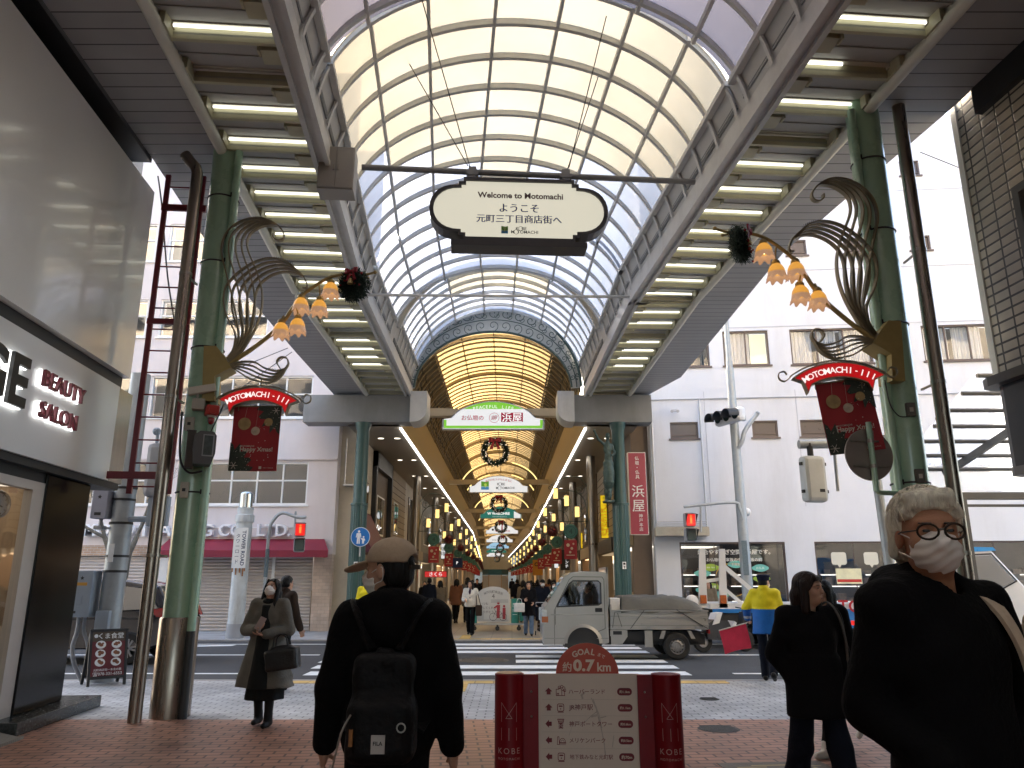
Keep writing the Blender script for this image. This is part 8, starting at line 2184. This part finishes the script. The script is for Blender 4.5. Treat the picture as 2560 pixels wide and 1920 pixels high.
    return t, Hm, J, s
mask_w = mat('mask_white', (.82, .77, .72), rough=.8, var=.05, scale=20)
blk = cloth('cloth_black', (.0042, .004, .0044)); blk2 = cloth('cloth_black_soft', (.0055, .005, .0056)); navyc = cloth('cloth_navy', (.007, .009, .016)); denim = cloth('denim', (.09, .13, .19))
greyc = cloth('coat_grey', (.13, .12, .10)); dgrey = cloth('cloth_charcoal', (.016, .0165, .016)); brownc = cloth('coat_brown', (.035, .022, .015)); khaki = cloth('coat_khaki', (.16, .125, .085)); whitec = cloth('puffer_white', (.58, .54, .47)); rustc = cloth('coat_rust', (.17, .07, .035))
skin_t = skin('skin_tan', (.44, .215, .125))
# man in the cap, seen from behind
cm, Hm, J, s = person('man from behind in beige cap and black hoodie in the foreground', (-.52, 3.45, 0), R(2), 1.765, 3, 'crop', hair_m('hair_cropped', (.008, .0065, .0055)), yaw=64, top=blk, fat=.032, hem=.80, hood=True, bottom=blk2, wide=.03,
    legs=((12, 8), (-10, 12)), arms=((4, 13, 12, .02), (0, 12, 14, .02)), mask=mask_w, curl=.75)
capm = cloth('cap_beige', (.42, .325, .23), .6)
V, F = sdf_mesh([('e', (0, -.014, .048), (.094, .113, .088), .01, None), ('-b', (0, 0, -.09), (.3, .3, .12), .0, .006), ('-e', (0, -.125, .035), (.038, .05, .026), .006, None), ('c', (0, -.014, .132), (0, -.014, .139), .008, .006, .004)], .0055, lambda X, Y, Z: .0012*np.cos(6*np.arctan2(X, Y+.014))**8*-1)
CR = [[1, 0, 0], [0, .955, .296], [0, -.296, .955]]
V2, F2_ = sdf_mesh([('e', (0, .130, .020), (.076, .085, .011), .006, CR), ('e', (0, .178, .006), (.058, .04, .009), .01, CR), ('-b', (0, -.05, .0), (.2, .10, .2), 0, .004)], .0055)
mesh_obj('cap', [(V, F, Hm), (V2, F2_, Hm)], capm, cm)
q = MB(Hm); q.box(-.036, .036, -.128, -.118, .002, .020); q.build('cap_strap', cloth('cap_strap_dark', (.05, .04, .03)), cm)
# backpack, held by the shoulders: a thing of its own
bp = thing('backpack', 'small black backpack with a white cloth tag on the man in the cap', 'backpack', (-.52, 3.45, 0), R(2))
nyl = mat('nylon_black', (.0048, .0045, .0048), spec=.2, rough=.6, var=.2, scale=12, bump=.5, bscale=35)
V, F = sdf_mesh([('b', (0, -.20, 1.13), (.080, .030, .15), .04, .03), ('b', (0, -.218, 1.03), (.088, .042, .07), .045, .04), ('b', (0, -.278, 1.04), (.075, .012, .075), .022, .012), ('-b', (0, -.29, 1.185), (.2, .02, .004), .002, .012), ('c', (-.02, -.2, 1.32), (.02, -.2, 1.32), .018, .018, .01)], .0095, wrinkle(.009, .9)); mesh_obj('bag', [(V, F)], nyl, bp)
q = MB()
for sx in (-1, 1): q.tube(bez([(sx*.05, -.185, 1.33), (sx*.12, -.135, 1.47), (sx*.15, -.03, 1.505), (sx*.155, .09, 1.44), (sx*.16, .14, 1.28), (sx*.17, .06, 1.1), (sx*.13, -.14, 1.02)], 7), 1, flat=(.062, .014), up=(0, 0, 1))
q.build('shoulder_strap', nyl, bp)
q = MB(); q.box(-.026, .026, -.322, -.312, .965, 1.03); tg_ = q.build('tag', mat('tag_white', (.5, .48, .45), rough=.8, var=.06), bp)
q = MB(); text(q, 'FILA', frame((0, -.3235, 1.002)), w=.036, bold=.03); q.build('lettering', blk_let, tg_)
q = MB(); q.tube([(.085+.016*math.cos(a), -.315, 1.055+.016*math.sin(a)) for a in [2*PI*k/14 for k in range(15)]], .003, 5); q.tube(bez([(-.11, -.30, 1.10), (-.14, -.31, 1.04), (-.165, -.31, .93), (-.17, -.31, .90)], 5), .004, 5); q.build('ring', inox, bp)
q = MB(); q.ell((-.172, -.31, .885), .022, 14, 10); q.build('charm', mat('charm_cream', (.36, .38, .22), rough=.5, var=.3, scale=60), bp, smooth=180)
q = MB(); q.cyl((-.105, -.31, .99), (-.105, -.31, 1.05), .008, n=8); q.build('charm', mat('charm_amber', (.35, .16, .06), rough=.2, var=.3, scale=50), bp)
# white-haired man walking towards the camera
om, Hm, J, s = person('tall white-haired man in black hoodie, round glasses and white mask at the right edge', (1.31, 2.44, 0), R(180+16), 1.86, 3, 'white', hair_m('hair_white', (.78, .71, .58)), yaw=-27, pitch=2, top=blk, fat=.026, hem=.86, hood=True, bottom=blk2, wide=.02,
    legs=((10, 6), (-12, 16)), armpts=((( -.33, -.08, 1.13), (-.2, .10, .97)), ((.205, -.08, 1.13), (.13, .10, .99))), mask=mask_w, skinm=skin_t)
q = MB(Hm)
for sx in (-1, 1):
    q.tube([(sx*.034+.026*math.cos(a), .118+.003*math.cos(a)*0-abs(sx*.034+.026*math.cos(a))*.18, .000+.021*math.sin(a)) for a in [2*PI*k/20 for k in range(21)]], .0034, 6); q.tube([(sx*.06, .107, .004), (sx*.08, .03, .006), (sx*.083, -.01, .0)], .0022, 5)
q.tube([(-.010, .116, .006), (.010, .116, .006)], .0022, 5); q.build('glasses', mat('glasses_dark', (.04, .03, .022), rough=.3, metal=.5, var=0), om)
q = MB(Hm); rnd = random.Random(12)
for k in range(420):
    a = rnd.uniform(-2.9, 2.9); e = rnd.uniform(.1, 1.5); c = Vector((.095*math.sin(a)*math.cos(e), -.016-.114*math.cos(a)*math.cos(e), .044+.098*math.sin(e)))
    if c.y > .05 and c.z < .09: continue
    tn = Vector((rnd.gauss(0, .2), rnd.gauss(.15, .2), -1)); nn = Vector((c.x/.009, (c.y+.016)/.013, (c.z-.044)/.0096)).normalized(); tn = (tn-nn*tn.dot(nn)).normalized()
    L = rnd.uniform(.03, .07); q.tube([c-tn*L*.4, c+nn*.005, c+tn*L*.6-nn*.004], [.0012, .0018, .0006], 4, caps=False)
q.build('hair_strands', MATS['hair_white'], om)
q = MB(); q.tube(bez([up for up in ((-.10, -.17, 1.48), (-.11, -.04, 1.575), (-.13, .065, 1.545), (-.175, .10, 1.45), (-.225, .085, 1.33), (-.27, .03, 1.2), (-.3, -.08, 1.05))], 7), 1, flat=(.062, .012), up=(0, 0, 1))
sb_ = thing('shoulder_bag', 'shoulder bag with a wide cream strap on the white-haired man', 'bag', (1.31, 2.44, 0), R(180+16)); q.build('strap', cloth('strap_cream', (.62, .5, .37)), sb_)
V, F = sdf_mesh([('b', (-.36, -.16, .95), (.04, .12, .13), .03, .02)], .014); mesh_obj('bag', [(V, F)], nyl, sb_)
# woman in black, looking right
wm_, Hm, J, s = person('woman with brown bob in long black coat and dark trousers looking right', (2.13, 5.7, 0), R(180+6), 1.665, 3, 'bob', hair_m('hair_brown', (.018, .008, .005)), yaw=36, top=blk2, fat=.034, coat=[(1.1, .185, .14), (.9, .215, .16), (.70, .225, .175)], collar=.03, bottom=navyc, wide=.035,
    legs=((14, 4), (-16, 12)), armpts=(((-.25, -.07, 1.13), (-.17, .0, .97)), ((.25, -.07, 1.13), (.17, .0, .97))), handd=(((0, 0, -1), (1, 0, 0)), ((0, 0, -1), (-1, 0, 0))))
b2 = thing('shoulder_bag', 'dark shoulder bag with thin grey strap on the woman in black', 'bag', (2.13, 5.7, 0), R(180+6)); q = MB(); q.tube(bez([(-.12, -.12, 1.38), (-.15, -.01, 1.45), (-.18, .08, 1.36), (-.22, .07, 1.2), (-.27, -.02, 1.0)], 6), 1, flat=(.02, .008)); q.build('strap', cloth('strap_grey', (.10, .09, .08)), b2)
V, F = sdf_mesh([('b', (-.33, -.12, .92), (.04, .14, .12), .03, .02)], .014); mesh_obj('bag', [(V, F)], blk2, b2)
# person mostly hidden behind her
person('person in knee-length black coat and white trainers hidden behind the woman in black', (3.12, 7.9, 0), R(180-62), 1.64, 2, 'bob', yaw=5, top=blk, fat=.04, coat=[(1.1, .19, .14), (.8, .25, .19), (.52, .33, .25)], bottom=blk2, legs=((22, 4), (-24, 30)), sole=cloth('trainer_white', (.5, .47, .42), .3))
# traffic guard with the red flag
gy = cloth('guard_yellow', (.62, .52, .01), .5, .6); gb = cloth('guard_blue', (.008, .10, .36), .5, .6)
tg2, Hm, J, s = person('traffic guard from behind in yellow and blue jacket stepping onto the road', (4.22, 13.2, 0), R(-24), 1.70, 2, 'crop', yaw=-28, top=gy, fat=.055, hem=.75, coat=[(1.15, .20, .15), (.95, .215, .165), (.75, .225, .18)], collar=.01, bottom=navyc, wide=.02, legs=((14, 6), (-16, 22)), arms=((18, 30, 26, .25), (20, 10, 70, .3)), mask=mask_w, curl=1.3)
co = [c for c in tg2.children if c.name.startswith('coat')][0]; co.data.materials.append(gb); co.data.materials.append(cloth('guard_silver', (.4, .42, .42), .2))
wl_ = J['arm', 0]
for f in co.data.polygons:
    c = f.center/s; onarm = abs(c.x) > .245 and c.z < 1.2
    if c.z < 1.14 and not onarm: f.material_index = 1
    if onarm:
        f.material_index = 0 if c.z > 1.13 else 1
        if .975 < c.z < 1.015: f.material_index = 2
V, F = sdf_mesh([('f', [(.02, 0, -.012, .090, .108), (.075, 0, -.014, .096, .114), (.098, 0, -.014, .108, .128), (.118, 0, -.014, .090, .11)], .01), ('e', (0, .105, .022), (.065, .05, .010), .01, None)], .009); mesh_obj('cap', [(V, F, Hm)], cloth('cap_navy', (.008, .011, .03), .5), tg2)
wr = Vector(J['arm', 0][2])*s; fl_ = thing('signal_flag', 'red square flag held low by the traffic guard', 'flag', (4.22, 13.2, 0), R(-24))
q = MB(); q.cyl(wr+Vector((.03, .03, -.06)), wr+Vector((-.52, .16, -.22)), .010, n=8); q.build('stick', mat('flag_stick', (.5, .45, .38), rough=.6), fl_)
q = MB(); rows = []
for j in range(9):
    r_ = []
    for i in range(13):
        t_ = i/12; p = wr+Vector((-.05, .05, -.085)).lerp(Vector((-.52, .16, -.22)), t_); v = j/8
        r_.append(p+Vector((.10*v-.03*v*v, .025*math.sin(5*t_+3*v)*v, -.40*v*(1-.06*math.sin(3*t_)))))
    rows.append(r_)
q.loft(rows, caps=False, closed=False); q.build('cloth', cloth('flag_red', (.50, .03, .06), .5), fl_, smooth=180)
# woman in the long grey coat
wg, Hm, J, s = person('woman in long open grey coat and dark skirt looking up, holding a phone', (-2.84, 9.3, 0), R(180-6), 1.61, 3, 'long', hair_m('hair_dark', (.006, .0045, .004)), yaw=-6, pitch=20, top=greyc, fat=.045, coat=[(1.1, .20, .145), (.85, .25, .18), (.45, .36, .24)], bottom=dgrey, skirt=[(1.0, .16, .12), (.7, .20, .15), (.30, .24, .17)],
    legs=((4, 3), (-4, 8)), armpts=(((-.27, .02, 1.10), (-.06, .235, 1.06)), ((.27, .03, 1.10), (.04, .26, 1.11))), handd=(((.9, .25, .1), (0, .3, 1)), ((-.85, .2, .45), (0, .5, .8))), mask=mask_w, curl=.5)
V, F = sdf_mesh([('f', [(.44, 0, .15, .145, .13), (.9, 0, .11, .10, .10), (1.2, 0, .09, .085, .085), (1.40, 0, .07, .06, .075)], .02)], .014, wrinkle(.004)); ins = mesh_obj('jumper', [(V*s, F)], dgrey, wg)
V, F = sdf_mesh([('e', (0, .02, 1.43), (.09, .085, .05), .02, None)], .012, wrinkle(.005)); mesh_obj('roll_neck', [(V*s, F)], dgrey, wg)
q = MB(); q.bbox(-.037, .037, -.004, .004, -.075, .075, .003); ph = q.build('phone', mat('phone_rose', (.32, .24, .22), rough=.3, var=0), label='pale phone in the hand of the woman in the grey coat', cat='phone'); ph.matrix_world = wg.matrix_world @ Matrix.Translation((-.03, .31, 1.13)) @ Matrix.Rotation(R(-22), 4, 'Y') @ Matrix.Rotation(R(20), 4, 'X')
hb_ = thing('handbag', 'black leather handbag on the forearm of the woman in the grey coat', 'handbag', M=wg.matrix_world @ Matrix.Translation((-.27, .20, .80)) @ Matrix.Rotation(R(8), 4, 'Y'))
V, F = sdf_mesh([('b', (0, 0, -.06), (.16, .05, .085), .03, .02), ('b', (0, 0, .04), (.10, .02, .03), .02, .05)], .012, wrinkle(.004)); mesh_obj('bag', [(V, F)], mat('leather_black', (.010, .010, .010), rough=.35, var=.2, bump=.3, bscale=50), hb_)
q = MB()
for y in (-.04, .04): q.tube(bez([(-.09, y, .03), (-.07, y, .17), (.0, y, .21), (.07, y, .17), (.09, y, .03)], 6), .008, 6)
q.build('handle', MATS['leather_black'], hb_)
person('man in dark brown jacket with his back turned behind the woman in the grey coat', (-3.5, 12.2, 0), R(-35), 1.66, 2, 'short', top=brownc, fat=.04, hem=.82, collar=.02, bottom=dgrey, legs=((4, 2), (-4, 4)))
gl_, Hm, J, s = person('traffic guard in yellow jacket and navy cap beside the left teal column', (-4.32, 23.3, 0), R(180), 1.66, 1, 'crop', top=gy, fat=.05, hem=.78, bottom=navyc, mask=mask_w)
V, F = sdf_mesh([('f', [(.02, 0, -.012, .090, .108), (.085, 0, -.014, .100, .120), (.115, 0, -.014, .085, .10)], .01), ('e', (0, .105, .022), (.065, .05, .010), .01, None)], .013); mesh_obj('cap', [(V, F, Hm)], MATS['cap_navy'], gl_)
# people at the mouth of the covered street
wp, Hm, J, s = person('woman in white puffer jacket and black trousers walking out of the covered street', (-1.27, 24.2, 0), R(180-8), 1.60, 2, 'long', yaw=-14, top=whitec, fat=.04, hem=.88, collar=.03, bottom=blk, wide=.02, legs=((14, 6), (-10, 16)), arms=((-6, 12, 20, 0), (6, 10, 75, .5)))
V, F = sdf_mesh([('e', (0, .115, 1.20), (.055, .03, .26), .02, None)], .016); mesh_obj('jumper', [(V*s, F)], cloth('jumper_plum', (.03, .012, .035)), wp)
tb_ = thing('tote_bag', 'brown shoulder bag hanging on the woman in the white puffer', 'bag', (-1.27+.26, 24.1, 0)); V, F = sdf_mesh([('b', (0, 0, .72), (.07, .05, .13), .03, .02)], .018); mesh_obj('bag', [(V, F)], brownc, tb_); q = MB(); q.tube([(-.06, 0, .85), (-.1, .04, 1.3)], .012, 5); q.tube([(.06, 0, .85), (-.06, .05, 1.3)], .012, 5); q.build('strap', brownc, tb_)
person('woman in glasses and black coat over jeans carrying a white bag', (.50, 23.9, 0), R(180), 1.58, 2, 'bob', top=blk2, fat=.035, coat=[(1.1, .18, .13), (.85, .2, .15), (.62, .23, .17)], bottom=denim, wide=.02, legs=((9, 4), (-6, 8)), arms=((4, 8, 60, .35), (8, 10, 80, .5)))
V, F = sdf_mesh([('b', (0, 0, .82), (.14, .05, .11), .02, .02)], .016, wrinkle(.006)); wt = thing('tote_bag', 'white tote bag held by the woman in the black coat and jeans', 'bag', (.22, 23.65, 0)); mesh_obj('bag', [(V, F)], cloth('tote_white', (.6, .6, .58)), wt); q = MB(); q.tube(bez([(-.08, 0, .94), (-.05, 0, 1.06), (.05, 0, 1.06), (.08, 0, .94)], 6), .009, 5); q.build('handle', MATS['tote_white'], wt)
tc_ = thing('shopping_trolley', 'small wire shopping trolley behind the woman with the white bag', 'trolley', (.86, 24.15, 0)); q = MB()
for x in (-.13, .13): q.tube([(x, 0, .05), (x, .05, .95)], .010, 5)
for k in range(5): q.tube([(-.13, .02, .1+.11*k), (.13, .02, .1+.11*k)], .006, 4)
q.tube([(-.13, .05, .95), (.13, .05, .95)], .012, 5); q.build('frame', alu, tc_); V, F = sdf_mesh([('b', (0, .06, .62), (.12, .06, .18), .03, .02)], .02); mesh_obj('bag', [(V, F)], navyc, tc_)
for x in (-.15, .15): q = MB(); q.cyl((x-.015, 0, .06), (x+.015, 0, .06), .06, n=12); q.build('wheel', rub, tc_)
mk, Hm, J, s = person('old man in dark puffer jacket, cap and mask leaning on a cane', (.98, 25.6, 0), R(180+12), 1.62, 2, 'crop', top=navyc, fat=.05, hem=.80, collar=.02, bottom=brownc, mask=mask_w, legs=((8, 6), (-8, 10)), arms=((8, 10, 25, 0), (4, 8, 14, 0)), lean=4)
V, F = sdf_mesh([('e', (0, -.014, .05), (.092, .11, .08), .01, None), ('-b', (0, 0, -.09), (.3, .3, .12), .0, .006), ('e', (0, .13, .03), (.07, .06, .01), .01, None)], .012); mesh_obj('cap', [(V, F, Hm)], dgrey, mk)
w_ = mk.matrix_world @ (Vector(J['arm', 0][2])*s); q = MB(); q.tube([(w_.x, w_.y-.05, .0), (w_.x, w_.y-.03, w_.z-.02)], .010, 6); q.tube([(w_.x-.05, w_.y-.03, w_.z-.02), (w_.x+.05, w_.y-.03, w_.z-.02)], .012, 6); q.build('walking_cane', mat('cane_wood', (.10, .05, .03), rough=.5), label='thin dark walking cane held by the old man in the puffer jacket', cat='cane')
person('woman in brown patterned jacket and mask beside the old man with the cane', (1.38, 26.0, 0), R(180+5), 1.55, 1, 'bob', top=cloth('jacket_russet', (.10, .05, .04)), fat=.03, hem=.85, bottom=dgrey, mask=mask_w)
person('person in long grey coat standing by the shop window behind the white ramps', (6.15, 24.6, 0), R(150), 1.62, 1, 'bob', top=khaki, fat=.03, coat=[(1.1, .18, .13), (.8, .2, .15), (.5, .23, .17)], bottom=dgrey)
pr, Hm, J, s = person('person at the right edge in beige coat with a plaid scarf', (3.04, 4.35, 0), R(180-20), 1.60, 2, 'bob', hair_m('hair_brown', (.018, .008, .005)), top=cloth('coat_beige', (.30, .235, .165)), fat=.05, coat=[(1.1, .20, .15), (.85, .225, .17), (.5, .27, .2)], bottom=dgrey, arms=((4, 10, 70, .3), (4, 8, 12, 0)))
pl = mat('plaid', (.33, .25, .16), rough=.9, var=.1); n_, L_, b_ = nodes_of(pl); cz = n_.new('ShaderNodeTexCoord'); cur = None
for ax_, sc_, col_ in (('X', 9, (.12, .03, .025)), ('Z', 9, (.14, .035, .03)), ('X', 23, (.30, .24, .06)), ('Z', 21, (.1, .08, .06))):
    wv = n_.new('ShaderNodeTexWave'); wv.bands_direction = ax_; wv.inputs['Scale'].default_value = sc_; L_.new(cz.outputs['Object'], wv.inputs['Vector']); rp = n_.new('ShaderNodeValToRGB'); rp.color_ramp.elements[0].position = .72; rp.color_ramp.elements[1].position = .8; L_.new(wv.outputs['Fac'], rp.inputs[0]); rp.color_ramp.elements[1].color = (.6, .6, .6, 1)
    mx = n_.new('ShaderNodeMix'); mx.data_type = 'RGBA'; L_.new(rp.outputs[0], mx.inputs[0]); mx.inputs[7].default_value = col_+(1,)
    if cur is None: mx.inputs[6].default_value = (.36, .28, .18, 1)
    else: L_.new(cur, mx.inputs[6])
    cur = mx.outputs[2]
L_.new(cur, b_.inputs['Base Color'])
V, F = sdf_mesh([('c', (-.12, .10, 1.44), (.12, .10, 1.44), .07, .07, .04), ('c', (-.13, .13, 1.42), (-.16, .17, .85), .062, .05, .04), ('c', (.10, .12, 1.42), (.14, .17, .95), .06, .05, .04), ('c', (-.15, 0, 1.44), (.15, -.02, 1.46), .07, .07, .05)], .015, wrinkle(.008)); mesh_obj('scarf', [(V*s, F)], pl, pr)
dv = person('driver in dark jacket behind the truck window', (2.40-.70, 17.45, .28), R(90), 1.60, 1, 'short', top=navyc, fat=.02, hem=.9, bottom=dgrey, legs=((80, 70), (80, 70)), armpts=(((-.26, .16, 1.12), (-.1, .36, 1.12)), ((.26, .16, 1.12), (.1, .36, 1.12))))[0]
# the crowd further in: six kinds, copied
kinds = []
specs = [('person in black coat', blk, 'short', dict(coat=[(1.1, .18, .13), (.85, .2, .15), (.55, .23, .17)])), ('person in khaki coat', khaki, 'bob', dict(coat=[(1.1, .18, .13), (.85, .2, .15), (.5, .24, .18)])), ('person in charcoal jacket', dgrey, 'short', dict(hem=.85)),
         ('person in rust brown coat', rustc, 'long', dict(coat=[(1.1, .18, .13), (.85, .2, .15), (.7, .22, .17)])), ('person in navy jacket', navyc, 'short', dict(hem=.85)), ('person in grey coat', greyc, 'bob', dict(coat=[(1.1, .18, .13), (.85, .2, .15), (.6, .23, .17)]))]
GP = 'people walking in the covered street'
spots = [(-3.05, 29, 4, 0, 'near the left stainless column'), (-2.7, 29.6, 1, 20, 'left of the woman in white'), (-2.15, 30.5, 3, -10, 'with a white bag left of the notice pillar'), (-1.75, 31, 5, 5, 'just left of the notice pillar'), (-3.5, 31.5, 0, 180, 'by the left shops'), (-2.4, 33.5, 2, 0, 'behind the rust coat'),
         (.45, 31, 1, 0, 'right of the notice pillar'), (.8, 33, 2, 0, 'between the pillar and the white bag'), (1.15, 36, 0, 10, 'behind the white bag woman'), (.25, 38, 4, 0, 'deep behind the pillar'), (1.6, 30, 1, 10, 'behind the old man with the cane'), (2.1, 33, 0, 170, 'near the truck cab'), (2.5, 29.5, 5, 180, 'above the truck bonnet'), (1.9, 40, 3, 0, 'far right'), (-1.5, 40, 0, 0, 'left of the pillar'),
         (-2.0, 45, 4, 180, 'far left'), (.6, 44, 2, 180, 'right of the pillar foot'), (1.3, 48, 0, 0, 'under the third right banner'), (-.6, 50, 5, 0, 'far centre'), (-2.6, 52, 0, 0, 'far left'), (.3, 55, 2, 180, 'deep right of the pillar'), (1.9, 58, 4, 0, 'deep on the right'), (-1.2, 60, 1, 180, 'far centre'), (.9, 64, 0, 0, 'deep right of centre'), (-2.1, 66, 2, 0, 'far left'), (2.3, 46, 1, 180, 'by the right shops'), (.0, 70, 4, 0, 'far centre'), (1.5, 76, 0, 180, 'small and deep on the right'), (-1.8, 80, 5, 0, 'far left'), (.6, 88, 2, 0, 'farthest of the crowd')]
for i, (nm, m_, hr, kw) in enumerate(specs):
    j = [q for q in range(len(spots)) if spots[q] and spots[q][2] == i][0]; x, y, k, a, wh = spots[j]; base_ = kw.copy()
    o = person(f'{nm} {wh}', (x, y, 0), R(a), 1.58+.03*i, 0, hr, top=m_, fat=.03, bottom=blk if i % 2 else dgrey, legs=((16, 8), (-14, 14)), group=GP, **base_)[0]; kinds.append(o); spots[j] = None
for sp in spots:
    if sp is None: continue
    x, y, k, a, wh = sp; o = dup(kinds[k], (x, y, 0), R(a+180*0), label=f'{specs[k][0]} {wh}, {"facing us" if a > 90 else "walking away"}', group=GP)
    o.scale = (1, 1, random.uniform(.97, 1.06))
# bronze figure on the right teal column
st = thing('column_statue', 'green bronze robed figure raising an arm on a scroll bracket of the right teal column', 'statue', (3.12, 24.5, 4.05), R(180+12))
brz = mat('bronze_green', (.055, .085, .072), rough=.5, metal=.3, var=.3, scale=9, bump=.5, bscale=30)
V, F = sdf_mesh([('e', (0, .02, 2.12), (.075, .09, .11), .03, None), ('c', (0, 0, 2.0), (0, 0, 1.9), .05, .06, .04), ('e', (0, 0, 1.72), (.15, .10, .20), .06, None), ('e', (0, .02, 1.45), (.12, .10, .16), .06, None), ('e', (0, 0, 1.25), (.16, .13, .16), .06, None), ('c', (.13, 0, 1.85), (.34, .10, 1.98), .05, .042, .04), ('c', (.34, .1, 1.98), (.50, .22, 2.2), .042, .03, .03), ('e', (.53, .25, 2.24), (.04, .05, .05), .02, None), ('c', (-.14, 0, 1.84), (-.2, .08, 1.55), .05, .04, .04), ('c', (-.2, .08, 1.55), (-.06, .18, 1.45), .04, .03, .03),
    ('f', [(.30, 0, -.10, .12, .10), (.6, 0, .02, .17, .15), (.95, 0, .03, .19, .17), (1.25, 0, .0, .15, .12)], .06), ('c', (0, -.16, .05), (0, -.16, 1.0), .10, .05, .06), ('e', (0, -.05, .22), (.09, .16, .2), .06, None), ('b', (0, -.08, .0), (.13, .18, .03), .01, .02)], .022, wrinkle(.010, .9)); mesh_obj('figure', [(V, F)], brz, st)
q = MB(Matrix.Rotation(PI/2, 4, 'Z')); 
for c_, r_, a_ in (((.05, .28), .13, 0), ((.02, .62), .12, 2), ((-.02, .92), .09, 1)): q.tube([(p[0], -.15, p[2]) for p in spiral(c_, r_, a_, 1.7)], .016, 5)
q.build('scrollwork', brz, st)
